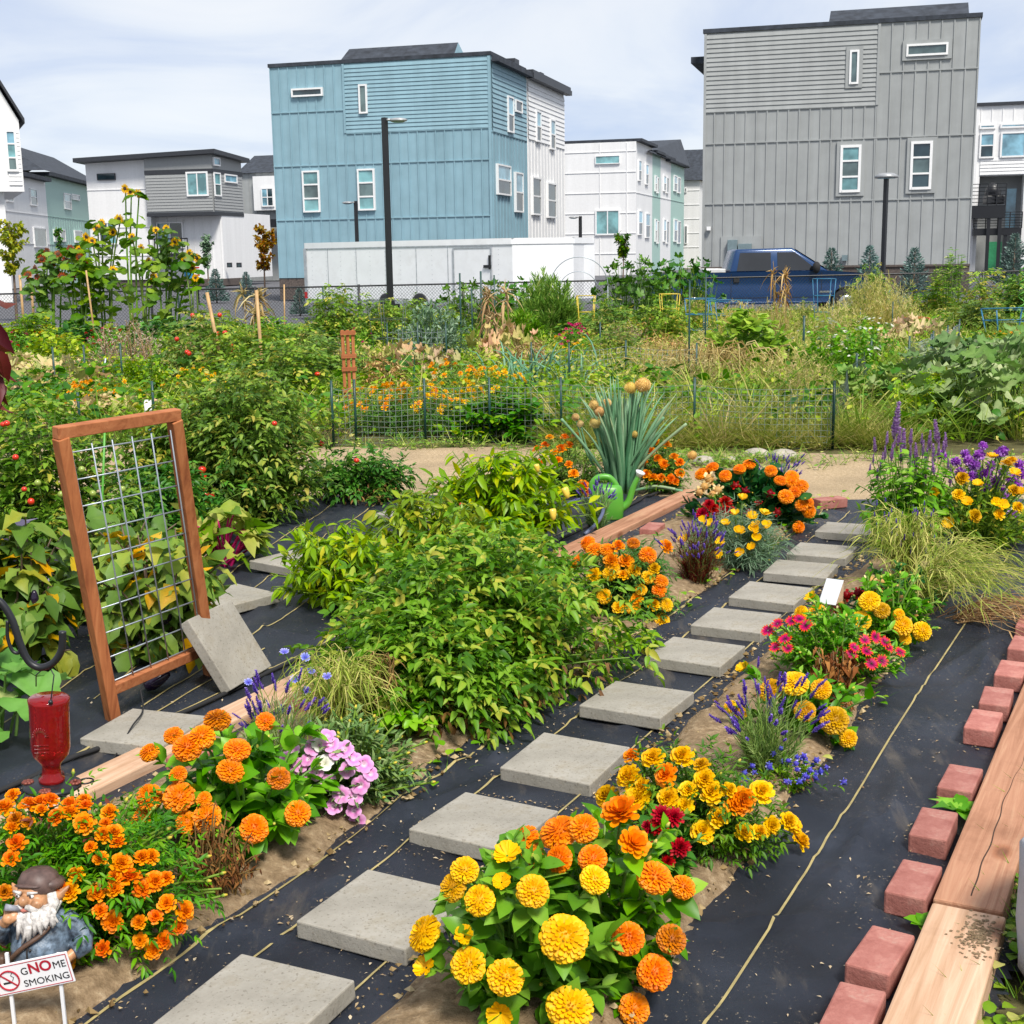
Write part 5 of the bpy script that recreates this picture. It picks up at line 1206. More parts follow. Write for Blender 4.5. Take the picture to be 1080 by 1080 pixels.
for a, b, wx, hz in ((0, Hs / 2 - .004, Wd - .008, bw), (0, -Hs / 2 + .004, Wd - .008, bw), (Wd / 2 - .004, 0, bw, Hs - .008), (-Wd / 2 + .004, 0, bw, Hs - .008)): mb.box(sp_(a, b, .0024), (wx, .0006, hz), Rs)
mb.build('red_border', M['signr'], pn, False)
for a in (.075 - .081, .065): pass
for px in (7, 61):
    t_ = ypt(px, 1005, YS + .006) - so; b_ = np.array([t_[0], t_[1], 0]); b_[0] += .003; mb = MB(); mb.beam(b_, t_, .007, .007, (0, 1, 0)); mb.build('stake', M['signw'], sgn, False, .001)
cpx = -Wd / 2 + .032
mb = MB(); t = np.linspace(0, 2 * PI, 28); rr_ = .021
mb.tube([sp_(cpx + rr_ * math.cos(q), -.002 + rr_ * math.sin(q), .0028) for q in t], .0018, 5, cap=False); mb.beam(sp_(cpx - .0145, -.002 + .0145, .003), sp_(cpx + .0145, -.002 - .0145, .003), .0028, .001, (0, -1, 0)); mb.build('prohibition_ring', M['signr'], pn, False)
mb = MB(); mb.beam(sp_(cpx - .013, -.007, .0024), sp_(cpx + .006, -.007, .0024), .004, .0006, (0, -1, 0)); mb.tube([sp_(cpx + .007, -.004, .0026), sp_(cpx + .011, .003, .0026), sp_(cpx + .006, .008, .0026), sp_(cpx + .010, .013, .0026)], .0008, 4); mb.build('cigarette_mark', M['signk'], pn, False)
def letters(txt, size, a, b, mat, bold=0.0, xs=1.0):
    cu = bpy.data.curves.new('t', 'FONT'); cu.body = txt; cu.size = size; cu.extrude = .0004; cu.offset = bold
    to = bpy.data.objects.new('t', cu); COL.objects.link(to); dg = bpy.context.evaluated_depsgraph_get()
    me = bpy.data.meshes.new_from_object(to.evaluated_get(dg)); bpy.data.objects.remove(to)
    me.materials.clear(); me.materials.append(mat)
    wmax = max(v.co.x for v in me.vertices)
    for v in me.vertices: q = sp_(a + v.co.x * xs, b + v.co.y, .0024 + .0004 + v.co.z * .5); v.co = q
    me.name = 'lettering'; link('lettering', me, pn); return wmax * xs
x = -Wd / 2 + .060
for tx, sz_, mt, bo in (('G', .022, 'signk', .0), ('NO', .031, 'signr', .0008), ('ME', .022, 'signk', .0)):
    x += letters(tx, sz_, x, .004, M[mt], bo, 1.0) + .0022
letters('SMOKING', .0205, -Wd / 2 + .060, -.0225, M['signk'], 0, 1.06)
# ================================================================== PLANT MATERIALS
def g3(*s): return s
M['f_tom'] = leaf_mat('tomato_leaf', [(0, (.04, .11, .018)), (.45, (.115, .25, .036)), (.8, (.25, .41, .075)), (1, (.50, .46, .10))], .35, .45)
M['f_dark'] = leaf_mat('dark_green_leaf', [(0, (.028, .09, .016)), (.5, (.065, .18, .028)), (.85, (.14, .30, .05)), (1, (.30, .38, .07))], .3, .42)
M['f_pep'] = leaf_mat('pepper_leaf', [(0, (.09, .21, .018)), (.45, (.21, .39, .03)), (.8, (.34, .50, .05)), (1, (.6, .58, .08))], .38, .38)
M['f_zin'] = leaf_mat('zinnia_leaf', [(0, (.055, .17, .02)), (.5, (.13, .34, .04)), (.85, (.25, .50, .075)), (1, (.36, .58, .12))], .34, .4, vary=.35)
M['f_mar'] = leaf_mat('marigold_leaf', [(0, (.035, .11, .018)), (.5, (.085, .23, .03)), (.85, (.18, .36, .05)), (1, (.17, .06, .05))], .3, .5)
M['f_grey'] = leaf_mat('grey_green_leaf', [(0, (.075, .14, .08)), (.5, (.16, .27, .16)), (1, (.32, .42, .30))], .25, .6)
M['f_lav'] = leaf_mat('lavender_leaf', [(0, (.08, .16, .05)), (.5, (.19, .30, .11)), (1, (.36, .44, .2))], .25, .6)
M['f_egg'] = leaf_mat('eggplant_leaf', [(0, (.055, .14, .03)), (.4, (.13, .27, .05)), (.7, (.25, .38, .08)), (.86, (.40, .43, .07)), (1, (.8, .5, .03))], .35, .5)
M['f_squash'] = leaf_mat('squash_leaf', [(0, (.07, .18, .04)), (.5, (.16, .33, .085)), (.85, (.30, .46, .16)), (1, (.46, .50, .22))], .3, .55, mott=.4)
M['f_pale'] = leaf_mat('withered_squash_leaf', [(0, (.22, .26, .08)), (.4, (.42, .42, .16)), (.75, (.62, .50, .27)), (1, (.72, .5, .34))], .3, .7, mott=.4)
M['f_mott'] = leaf_mat('mottled_leaf', [(0, (.09, .18, .05)), (.4, (.20, .31, .12)), (.7, (.36, .42, .24)), (.9, (.52, .50, .36)), (1, (.50, .42, .32))], .25, .6, mott=.5)
M['f_dry'] = leaf_mat('dried_stalk', [(0, (.20, .12, .05)), (.45, (.42, .29, .13)), (.8, (.60, .46, .22)), (1, (.70, .58, .33))], .25, .8)
M['f_hay'] = leaf_mat('hay_green_grass', [(0, (.12, .22, .04)), (.5, (.30, .38, .09)), (1, (.58, .54, .24))], .3, .6)
M['f_toml'] = leaf_mat('light_tomato_leaf', [(0, (.05, .14, .02)), (.45, (.16, .33, .045)), (.8, (.30, .48, .085)), (1, (.56, .52, .12))], .38, .45, vary=0)
M['f_stalk'] = leaf_mat('yellowing_stalk', [(0, (.20, .32, .05)), (.5, (.46, .52, .13)), (1, (.72, .64, .28))], .3, .6, vary=0)
M['f_brown'] = leaf_mat('dead_brown_leaf', [(0, (.07, .03, .015)), (.5, (.18, .085, .035)), (1, (.36, .21, .09))], .15, .8)
M['f_straw'] = leaf_mat('straw_grass', [(0, (.20, .28, .05)), (.35, (.38, .42, .10)), (.7, (.60, .53, .20)), (1, (.74, .62, .34))], .3, .7)
M['f_grass'] = leaf_mat('green_grass', [(0, (.06, .16, .022)), (.5, (.16, .32, .045)), (.85, (.32, .44, .085)), (1, (.54, .52, .2))], .3, .55)
M['f_bean'] = leaf_mat('bean_leaf', [(0, (.10, .26, .02)), (.5, (.25, .48, .04)), (1, (.44, .64, .09))], .38, .45)
M['f_onion'] = leaf_mat('onion_leaf', [(0, (.09, .24, .14)), (.5, (.20, .38, .23)), (.85, (.34, .52, .34)), (1, (.55, .48, .2))], .15, .45)
M['f_maroon'] = leaf_mat('maroon_leaf', [(0, (.05, .012, .012)), (.5, (.12, .03, .025)), (1, (.22, .10, .05))], .25, .5)
M['f_nast'] = leaf_mat('nasturtium_leaf', [(0, (.012, .06, .022)), (.5, (.03, .115, .04)), (1, (.085, .22, .06))], .25, .4)
M['f_chard'] = leaf_mat('chard_leaf', [(0, (.09, .22, .03)), (.6, (.24, .42, .07)), (1, (.55, .55, .18))], .35, .4)
M['f_purple'] = leaf_mat('purple_leaf', [(0, (.07, .06, .09)), (.5, (.17, .15, .22)), (1, (.34, .3, .40))], .2, .5)
M['f_spruce'] = leaf_mat('spruce_needles', [(0, (.05, .10, .085)), (.5, (.13, .21, .19)), (1, (.27, .36, .34))], .1, .6)
M['f_tree'] = leaf_mat('yellow_green_leaf', [(0, (.10, .16, .02)), (.5, (.25, .32, .04)), (1, (.52, .47, .06))], .35, .5)
M['f_autumn'] = leaf_mat('autumn_leaf', [(0, (.22, .22, .02)), (.5, (.50, .36, .04)), (1, (.60, .26, .03))], .35, .5)
M['stem'] = leaf_mat('green_stem', [(0, (.06, .13, .03)), (.7, (.18, .29, .07)), (1, (.50, .42, .10))], 0, .5)
M['stemd'] = leaf_mat('tan_stem', [(0, (.20, .14, .06)), (1, (.42, .32, .16))], 0, .7)
M['bark'] = plain('bark', (.16, .11, .08), .9, var=.3, scale=20)
def petal(name, stops, tr=.25): return leaf_mat(name, stops, tr, .5, .25, .12, .35)
M['b_yel'] = petal('yellow_petal', [(0, (.72, .36, .003)), (.5, (.88, .52, .006)), (1, (.95, .68, .03))])
M['b_ora'] = petal('orange_petal', [(0, (.68, .14, .002)), (.5, (.90, .27, .004)), (1, (.97, .44, .015))])
M['b_ored'] = petal('red_orange_petal', [(0, (.60, .07, .003)), (.5, (.86, .20, .004)), (1, (.95, .38, .012))])
M['b_oy'] = petal('golden_orange_petal', [(0, (.72, .24, .003)), (.5, (.93, .40, .005)), (1, (.97, .56, .02))])
M['b_red'] = petal('crimson_petal', [(0, (.16, .002, .005)), (.5, (.38, .006, .012)), (1, (.6, .03, .03))])
M['b_pink'] = petal('pink_petal', [(0, (.95, .75, .85)), (.35, (.80, .30, .62)), (1, (.86, .50, .76))])
M['b_magenta'] = petal('magenta_petal', [(0, (.45, .02, .12)), (1, (.75, .15, .30))])
M['b_ost'] = petal('two_tone_petal', [(0, (.06, .005, .03)), (.22, (.28, .012, .09)), (.5, (.62, .04, .14)), (.8, (.78, .16, .08)), (1, (.85, .42, .05))])
M['b_lav'] = petal('lavender_petal', [(0, (.13, .07, .36)), (.5, (.24, .15, .55)), (1, (.45, .36, .72))])
M['b_hys'] = petal('hyssop_petal', [(0, (.28, .14, .34)), (.5, (.46, .29, .56)), (1, (.66, .52, .72))])
M['b_pur'] = petal('purple_petal', [(0, (.22, .05, .34)), (.5, (.37, .14, .50)), (1, (.55, .32, .66))])
M['b_blue'] = petal('blue_petal', [(0, (.10, .08, .45)), (.6, (.26, .28, .72)), (1, (.60, .60, .88))])
M['b_cream'] = petal('cream_petal', [(0, (.55, .30, .12)), (.4, (.85, .65, .32)), (1, (.9, .8, .5))])
M['b_white'] = petal('white_petal', [(0, (.7, .68, .55)), (1, (.85, .85, .8))])
M['b_head'] = leaf_mat('seed_head', [(0, (.52, .36, .14)), (.5, (.66, .50, .22)), (1, (.76, .64, .36))], .1, .8)
M['b_sun'] = petal('sunflower_petal', [(0, (.70, .30, .004)), (.5, (.88, .50, .006)), (1, (.92, .62, .02))])
M['b_disk'] = plain('sunflower_disk', (.06, .03, .015), .9, var=.4, scale=60, bmp=.5)
M['b_rust'] = petal('rust_petal', [(0, (.10, .02, .01)), (1, (.36, .08, .02))])
M['tomred'] = plain('ripe_tomato', (.62, .035, .012), .18, var=.1); M['tomgrn'] = plain('green_tomato', (.28, .36, .07), .25)
M['peppy'] = plain('yellow_pepper', (.72, .52, .07), .2, var=.08); M['pepr'] = plain('red_pepper', (.55, .01, .012), .2); M['eggp'] = plain('purple_aubergine', (.012, .005, .02), .15)

# ================================================================== BLOOM MESHES (axis +Z, unit = metres, radius ~1 scaled at build)
GA = 2.399963
def pom(n, tp, R, el0=80, el1=-12, lift=.35, l0=.45, l1=1.0, W=1.0, seed=1, jit=.06, tg=.0):
    r = np.random.default_rng(seed); i = np.arange(n); fr = (i + .5) / n
    th = i * GA + r.normal(0, .08, n); el = np.radians(el0 + (el1 - el0) * fr ** .8) + r.normal(0, jit, n)
    F = np.stack([np.cos(el) * np.cos(th), np.cos(el) * np.sin(th), np.sin(el)], 1)
    U = np.stack([-np.sin(el) * np.cos(th), -np.sin(el) * np.sin(th), np.cos(el)], 1)
    P = np.stack([.10 * R * np.cos(th) * fr, .10 * R * np.sin(th) * fr, lift * R * (1 - fr) - .05 * R], 1)
    mb = MB(); mb.leaves(tp, P, F, U, R * (l0 + (l1 - l0) * fr ** .6) * r.uniform(.92, 1.06, n), np.clip(.30 + .40 * fr + r.normal(0, .14, n) + tg, 0, 1), W); return mb
def zinnia(R, seed, n=190):
    r = np.random.default_rng(seed); i = np.arange(n); fr = (i + .5) / n; th = i * GA + r.normal(0, .06, n); ph = np.radians(118) * fr ** .58 + r.normal(0, .03, n)
    rad = np.stack([np.cos(th), np.sin(th), 0 * th], 1); up = np.array([0, 0, 1.0]); nr = rad * np.sin(ph)[:, None] + up * np.cos(ph)[:, None]; tg = rad * np.cos(ph)[:, None] - up * np.sin(ph)[:, None]
    P = R * (rad * (.62 * np.sin(ph))[:, None] + up * (.10 + .40 * np.cos(ph))[:, None]); F = tg * (.35 + .75 * fr[:, None]) + nr * (.75 - .25 * fr[:, None]); F = F / np.linalg.norm(F, axis=1, keepdims=True)
    mb = MB(); mb.ball((0, 0, R * .08), (R * .6, R * .6, R * .42), 14, 8, tint=.25)
    mb.leaves(P_ZIN, P - F * R * .06, F, nr + .01, R * (.20 + .27 * fr ** .5) * r.uniform(.85, 1.12, n), np.clip(.38 + .30 * fr + r.normal(0, .13, n), 0, 1), 1.5); return mb
def marig(R, seed, n=42): return pom(n, P_RUF, R, 85, -5, .30, .5, 1.0, .85, seed, .12)
def dahlia(R, seed, n=48): return pom(n, tpl([(0, .08), (.5, .17), (.85, .12), (1, 0)], .3, .08), R, 82, -5, .25, .45, 1.0, 1.1, seed)
def daisy(R, n, tp, seed, up=8, tl=True, disc=None, dr=.22):
    r = np.random.default_rng(seed); th = np.arange(n) / n * 2 * PI + r.normal(0, .05, n); el = np.radians(up) + r.normal(0, .08, n)
    F = np.stack([np.cos(el) * np.cos(th), np.cos(el) * np.sin(th), np.sin(el)], 1); U = np.tile([0, 0, 1.0], (n, 1)); mb = MB()
    tp = dict(tp); 
    if tl: tp['t'] = tp['v'][:, 0] * .95
    mb.leaves(tp, F * R * .1, F, U, np.full(n, R * .95) * r.uniform(.9, 1.05, n), 0.02 if tl else r.uniform(.2, .9, n))
    return mb
def petunia(R, seed):
    k = 30; a = np.arange(k) / k * 2 * PI; lob = 1 - .16 * (1 - np.abs(np.cos(2.5 * a))) ** 1.5; mb = MB()
    V = [(0, 0, -.5 * R)]; T = [0.0]
    for rr, z, t in ((.12, -.3, .0), (.25, -.1, .12), (.65, .03, .6), (1.0, -.03, 1.0)):
        l = 1 + (lob - 1) * rr
        for j in range(k): V.append((R * rr * l[j] * math.cos(a[j]), R * rr * l[j] * math.sin(a[j]), R * (z + .06 * rr * math.sin(5 * a[j] + seed)))); T.append(t)
    q = [(1 + i * k + j, 1 + i * k + (j + 1) % k, 1 + (i + 1) * k + (j + 1) % k, 1 + (i + 1) * k + j) for i in range(3) for j in range(k)]
    mb.add(V, q, [(0, 1 + (j + 1) % k, 1 + j) for j in range(k)], T); return mb
def spike(L, R, rows, per, seed):
    r = np.random.default_rng(seed); n = rows * per; i = np.arange(n); z = (i // per + r.uniform(-.3, .3, n)) / rows; th = r.uniform(0, 2 * PI, n)
    w = R * (1 - .55 * z) * np.minimum(1, .6 + z * 6); el = np.radians(30)
    F = np.stack([np.cos(el) * np.cos(th), np.cos(el) * np.sin(th), np.full(n, math.sin(el))], 1)
    P = np.stack([np.zeros(n), np.zeros(n), z * L], 1); mb = MB()
    mb.leaves(tpl([(0, .1), (.6, .34), (1, .12)], .25, .2), P, F, np.tile([0, 0, 1.0], (n, 1)), w, r.random(n)); mb.tube([(0, 0, -.02), (0, 0, L * .9)], R * .22, 5, .1); return mb
def cluster2(s):
    mb = MB(); mb.ball((0, 0, 0), .84, 16, 10, tint=.3); r = np.random.default_rng(s); i = np.arange(260); z = 1 - 2 * (i + .5) / 260; q = np.sqrt(1 - z * z); P = np.stack([q * np.cos(i * GA), q * np.sin(i * GA), z], 1)
    mb.leaves(P_ZIN, P * .72, P + r.normal(0, .1, P.shape), np.roll(P, 1, 1) + .01, .3, r.random(260)); return mb
def cup(R, seed): return pom(5, tpl([(0, .12), (.5, .42), (.85, .46), (1, .25)], .1, .3), R, 35, 22, .1, 1, 1, 1.0, seed)
def cluster(R, n, seed):
    r = np.random.default_rng(seed); i = np.arange(n); z = 1 - 1.7 * (i + .5) / n; th = i * GA; rr = np.sqrt(np.maximum(0, 1 - z * z)); P = np.stack([rr * np.cos(th), rr * np.sin(th), z], 1)
    mb = MB(); mb.ball((0, 0, 0), R * .7, 8, 6, tint=.1); mb.leaves(tpl([(0, .15), (.6, .4), (1, .1)], .2, .1), P * R * .55, P + r.normal(0, .25, (n, 3)), np.roll(P, 1, 1) + .01, R * .6, r.random(n)); return mb
BM = {}
def bloom_mesh(key, mk, mat, var=3, extra=None):
    if key not in BM:
        BM[key] = []
        for s in range(var):
            mb = mk(s + 1)
            if extra: extra(mb)
            BM[key].append(mb.mesh('bloom', [M[mat]] if isinstance(mat, str) else [M[x] for x in mat]))
    return BM[key]
bloom_mesh('zy', lambda s: zinnia(1, s), 'b_yel'); bloom_mesh('zo', lambda s: zinnia(1, s + 5), 'b_ora'); bloom_mesh('zd', lambda s: zinnia(1, s + 8, 90), 'b_ored')
bloom_mesh('zys', lambda s: daisy(1, 20, P_ZIN, s, 25, False), 'b_yel')
bloom_mesh('zos', lambda s: pom(40, P_ZIN, 1, 60, 0, .15, .6, 1, 1.2, s), 'b_ora')
bloom_mesh('my', lambda s: marig(1, s), 'b_yel'); bloom_mesh('mo', lambda s: marig(1, s + 4, 36), 'b_ora'); bloom_mesh('mr', lambda s: marig(1, s + 7, 32), 'b_ored')
bloom_mesh('dr', lambda s: dahlia(1, s), 'b_red'); bloom_mesh('pk', lambda s: petunia(1, s), 'b_pink'); bloom_mesh('pw', lambda s: petunia(1, s + 3), 'b_white')
bloom_mesh('os', lambda s: daisy(1, 15, P_RAY, s, 10), 'b_ost')
bloom_mesh('lv', lambda s: spike(1, .26, 7, 6, s), 'b_lav'); bloom_mesh('hy', lambda s: spike(1, .19, 13, 9, s), 'b_hys')
bloom_mesh('cp', lambda s: cup(1, s), 'b_yel'); bloom_mesh('pu', lambda s: cluster(1, 46, s), 'b_pur'); bloom_mesh('bl', lambda s: daisy(1, 11, P_ZIN, s, 15), 'b_blue')
bloom_mesh('cr', lambda s: cluster(1, 12, s), 'b_cream'); bloom_mesh('rc', lambda s: cluster(1, 10, s + 3), 'b_red'); bloom_mesh('mg', lambda s: marig(1, s, 22), 'b_magenta')
bloom_mesh('wh', lambda s: daisy(1, 9, P_ZIN, s, 10, False), 'b_white'); bloom_mesh('hd', lambda s: cluster2(s), 'b_head', 2)
bloom_mesh('bc', lambda s: cluster(1, 8, s + 9), 'b_blue'); bloom_mesh('mys', lambda s: marig(1, s + 20, 16), 'b_yel'); bloom_mesh('mos', lambda s: marig(1, s + 20, 16), 'b_oy')
bloom_mesh('mrs', lambda s: marig(1, s + 21, 14), 'b_ored'); bloom_mesh('zts', lambda s: marig(1, s + 22, 14), 'b_red')
def sunf(s):
    mb = daisy(1, 17, P_RAY, s, 12, False); mb.lathe([(0, .02), (.38, .02), (.42, .1), (.3, .17), (0, .15)], 14, m=1); return mb
bloom_mesh('sf', sunf, ('b_sun', 'b_disk'))
def sunr(s):
    mb = daisy(1, 15, P_RAY, s + 4, 12, False); mb.lathe([(0, .02), (.42, .02), (.46, .1), (.3, .2), (0, .17)], 14, m=1); return mb
bloom_mesh('sr', sunr, ('b_rust', 'b_disk'))
M['b_fadey'] = petal('faded_yellow_petal', [(0, (.30, .13, .01)), (.4, (.62, .34, .02)), (1, (.80, .55, .12))]); M['b_fadeo'] = petal('faded_orange_petal', [(0, (.22, .07, .01)), (.4, (.55, .16, .01)), (1, (.78, .36, .06))])
for k_, m_ in (('zy', 'b_fadey'), ('zo', 'b_fadeo'), ('my', 'b_fadey'), ('mo', 'b_fadeo'), ('mo', 'b_oy'), ('mo', 'b_oy')):
    me = BM[k_][1].copy(); me.materials[0] = M[m_]; BM[k_] += BM[k_][:3] * (1 if m_ == 'b_oy' else 2) + [me]
brng = np.random.default_rng(77)
def bloom(parent, key, pos, d, R, name='bloom'):
    ms = BM[key]; o = link(name, ms[brng.integers(len(ms))], parent)
    o.location = tuple(pos); o.rotation_mode = 'QUATERNION'; o.rotation_quaternion = align_z(np.array(d, float) / np.linalg.norm(d) + brng.normal(0, .03 if key in ('lv', 'hy') else .14, 3), brng.uniform(0, 6.28)); s = R * brng.uniform(.86, 1.1); o.scale = (s * brng.uniform(.93, 1.07), s, s * brng.uniform(.82, 1.08)); return o
def hit(px, py, C, Rd):
    """where the line of sight through a photo point meets the plant's outer surface"""
    d = ray(px, py); o = (CO - C) / Rd; e = d / Rd; a = e @ e; b = o @ e; c = o @ o - 1; D = b * b - a * c
    t = (-b - math.sqrt(D)) / a if D > 0 else -b / a
    p = CO + d * t; n = (p - C) / Rd ** 2; n = n / np.linalg.norm(n); return p, n

# ================================================================== FOLIAGE GENERATORS
def shoots(r, n, rx, ry, h, br=.15, K=7, lo=.05, fill=(.55, 1.0), bend=.35):
    az = r.uniform(0, 2 * PI, n); se_ = r.uniform(lo, 1, n); ce = np.sqrt(1 - se_ ** 2); f = r.uniform(*fill, n)
    lump = 1 + .16 * np.sin(az * 3 + r.uniform(0, 6)) + .12 * np.sin(az * 5 + se_ * 4 + r.uniform(0, 6))
    E_ = np.stack([rx * np.cos(az) * ce * f * lump, ry * np.sin(az) * ce * f * lump, h * (.12 + .88 * se_) * (f * .4 + .6) * (1 + .3 * (lump - 1))], 1)
    b = np.sqrt(r.random(n)) * br; ba = az + r.normal(0, .6, n); B_ = np.stack([rx * b * np.cos(ba), ry * b * np.sin(ba), np.zeros(n)], 1)
    Cc_ = B_ + (E_ - B_) * np.array([bend, bend, .8]) + r.normal(0, .03, (n, 3)) * h
    t = np.linspace(0, 1, K)[None, :, None]
    return B_[:, None] * (1 - t) ** 2 + Cc_[:, None] * 2 * t * (1 - t) + E_[:, None] * t * t
def along(pts, t):
    """pts (n,K,3), t (n,m) -> positions, tangents flattened"""
    n, K, _ = pts.shape; x = np.clip(t, 0, .9999) * (K - 1); i = x.astype(int); f = (x - i)[..., None]
    I = np.arange(n)[:, None]; a = pts[I, i]; b = pts[I, i + 1]; T = b - a; T /= np.maximum(np.linalg.norm(T, axis=-1, keepdims=True), 1e-9)
    return (a + (b - a) * f).reshape(-1, 3), T.reshape(-1, 3)
def perp(r, T):
    v = r.normal(0, 1, T.shape); v -= T * (v * T).sum(1, keepdims=True); return v / np.linalg.norm(v, axis=1, keepdims=True)
def unit(v): return v / np.maximum(np.linalg.norm(v, axis=1, keepdims=True), 1e-9)
UPV = np.array([0, 0, 1.0])
def put_leaves(mb, r, pts, m, tp, size, t0=.2, t1=1.0, fwd=.45, up=.25, droop=0.0, tint=(.1, .8), W=1.0, m_=0, sv=(.65, 1.2), outw=.3, odd=.04, H=1.0):
    n = len(pts); t = r.uniform(t0, t1, (n, m)); P, T = along(pts, t); Q = perp(r, T)
    out = P * np.array([1, 1, 0]); out = unit(out + 1e-6)
    F = unit(Q + T * fwd + UPV * (up - droop) + out * outw); U = unit(UPV + r.normal(0, .35, P.shape))
    k = len(P); tn = r.uniform(*tint, k); tn = np.where(r.random(k) < odd, r.uniform(.9, 1.0, k), tn)
    mb.leaves(tp, P, F, U, size * r.uniform(*sv, k), tn, W, m_, H); return mb
def put_compound(mb, r, pts, m, tp, L, size, t0=.2, t1=1.0, droop=.25, tint=(.1, .8), W=1.0, m_=0, pairs=2, odd=.04, outw=.4, fwd=.4):
    n = len(pts); t = r.uniform(t0, t1, (n, m)); P, T = along(pts, t); Q = perp(r, T); out = unit(P * np.array([1, 1, 0]) + 1e-6)
    F = unit(Q + T * fwd + out * outw + UPV * .2); U = unit(UPV + r.normal(0, .3, P.shape)); S = unit(np.cross(F, U)); k = len(P)
    Lr = L * r.uniform(.6, 1.2, k)[:, None]; tn = r.uniform(*tint, k); tn = np.where(r.random(k) < odd, r.uniform(.9, 1, k), tn)
    for j in range(pairs):
        f = (j + 1) / (pairs + .6)
        for sg in (-1, 1):
            p = P + F * Lr * f - UPV * droop * Lr * f * f; d = unit(F * .55 + S * sg * .9 - UPV * droop * .8 + r.normal(0, .15, p.shape))
            mb.leaves(tp, p, d, unit(U + r.normal(0, .3, p.shape)), size * r.uniform(.6, 1.05, k) * (.75 + .35 * f), np.clip(tn + r.normal(0, .08, k), 0, 1), W, m_)
    p = P + F * Lr - UPV * droop * Lr; mb.leaves(tp, p - F * Lr * .15, unit(F - UPV * droop * 1.2), U, size * r.uniform(.9, 1.35, k), tn, W, m_); return mb
def put_stems(mb, pts, r0, r1, sides=4, every=1, tint=.5):
    K = pts.shape[1]
    for p in pts[::every]: mb.tube(p, np.linspace(r0, r1, K), sides, tint, cap=False)
    return mb
def rr(seed): return np.random.default_rng(seed)

L_TOM = tpl([(0, 0), (.2, .23), (.5, .22), (.78, .13), (1, 0)], .26, -.25, wave=.12)
def plant_tomato(seed, rx, ry, h, n=110, m=9, size=.055, L=.13, mat='f_tom', brown=0.0, tint=(.1, .8), pairs=2):
    r = rr(seed); pts = shoots(r, n, rx, ry, h, .25, 7, .02); f = MB(); s = MB()
    put_compound(f, r, pts, m, L_TOM, L, size, .25, 1.0, .28, tint, .95, pairs=pairs); put_stems(s, pts, .006, .0025, 4, 2)
    if brown: put_compound(f, r, pts[pts[:, -1, 2] < h * .55], int(m * brown) + 1, L_OVATE, L, size * .9, .1, .8, .9, (.2, 1), .6, m_=1, pairs=2)
    return f, s, [mat, 'f_brown'] if brown else [mat]
def root(name, label, cat, px=None, loc=None, group=None, rz=0.0):
    if loc is None: p = gpt(*px); loc = (p[0], p[1])
    z = gz(loc[0], loc[1]) if loc[1] > 12 else (fzp(loc[0], loc[1]) if (loc[1] < 8.7) else 0.0)
    return thing(name, label, cat, (loc[0], loc[1], z), rz, group)
def mats(l): return [M[x] for x in l]

# ================================================================== FOREGROUND FLOWER BEDS
def flower_plant(name, label, cat, base, r2, h, blooms, leaf, seed, R, mat='f_zin', extra=24, group=None, cz=.35, tilt=.55, stem_r=.004, k_depth=1.0):
    """blooms: list of (key, px, py, radius_px) whose sight lines are met with the plant's dome; stems run from the root to each bloom"""
    t = root(name, label, cat, loc=base, group=group); o = np.array(t.location)
    C = o + np.array([0, 0, h * cz]); Rd = np.array([r2[0], r2[1], h * (1 - cz)]); r = rr(seed)
    f = MB(); s = MB(); P = []
    for key, px, py, rp in blooms:
        p, n = hit(px, py, C, Rd); d = n * tilt + UPV * (1 - tilt) + unit((CO - p)[None])[0] * .25; d /= np.linalg.norm(d)
        zc = (p - CO) @ _fw; Rw = rp * zc / FPX
        bloom(t, key, p - o, d, Rw); P.append((p - o) - d * Rw * .3)
    pts = []
    for e in P:
        b = e * np.array([.22, .22, 0]); c = b + (e - b) * np.array([.45, .45, .75]); q = np.linspace(0, 1, 7)[:, None]; pts.append(b * (1 - q) ** 2 + c * 2 * q * (1 - q) + e * q * q)
    pts = np.array(pts) if pts else np.zeros((0, 7, 3))
    ex = shoots(r, extra, r2[0] * .95, r2[1] * .95, h * .86, .25, 7, .05, (.5, 1)) if extra else np.zeros((0, 7, 3))
    al = np.concatenate([pts, ex]); put_stems(s, al, stem_r * 1.3, stem_r * .8, 5)
    leaf(f, r, al, pts)
    for p in ex[::2]:
        d_ = unit((p[-1] - p[-2])[None])[0]; s.tube([p[-1], p[-1] + d_ * .008, p[-1] + d_ * .017], [.0025, .0052, .002], 6, [.4, .7, 1.3])
    f.build('foliage', mats(mat if isinstance(mat, list) else [mat]), t); s.build('stem', M['stem'], t); return t
def leaf_zin(size=.075, m=9, W=1.0):
    def fn(f, r, al, pts):
        put_leaves(f, r, al, m, L_WIDE, size, .15, .95, .5, .25, .15, (.15, .85), W * .85, outw=.35, odd=.05)
        if len(pts): put_leaves(f, r, pts, 3, L_OVATE, size * .7, .82, .98, .8, .4, 0, (.4, .95), 1.0)
        put_leaves(f, r, al, 3, L_OVATE, size * .6, .92, 1.0, 1.0, .5, 0, (.5, 1.0), 1.0)
    return fn
def leaf_mar(size=.022, L=.07, m=16, maroon=True, pairs=3):
    def fn(f, r, al, pts): put_compound(f, r, al, m, L_LANCE, L, size, .12, .95, .1, (.1, .85), 1.1, pairs=pairs, odd=.05 if maroon else 0)
    return fn
def zl(key, L): return [(key if len(q) < 4 else q[3], q[0], q[1], q[2]) for q in L]
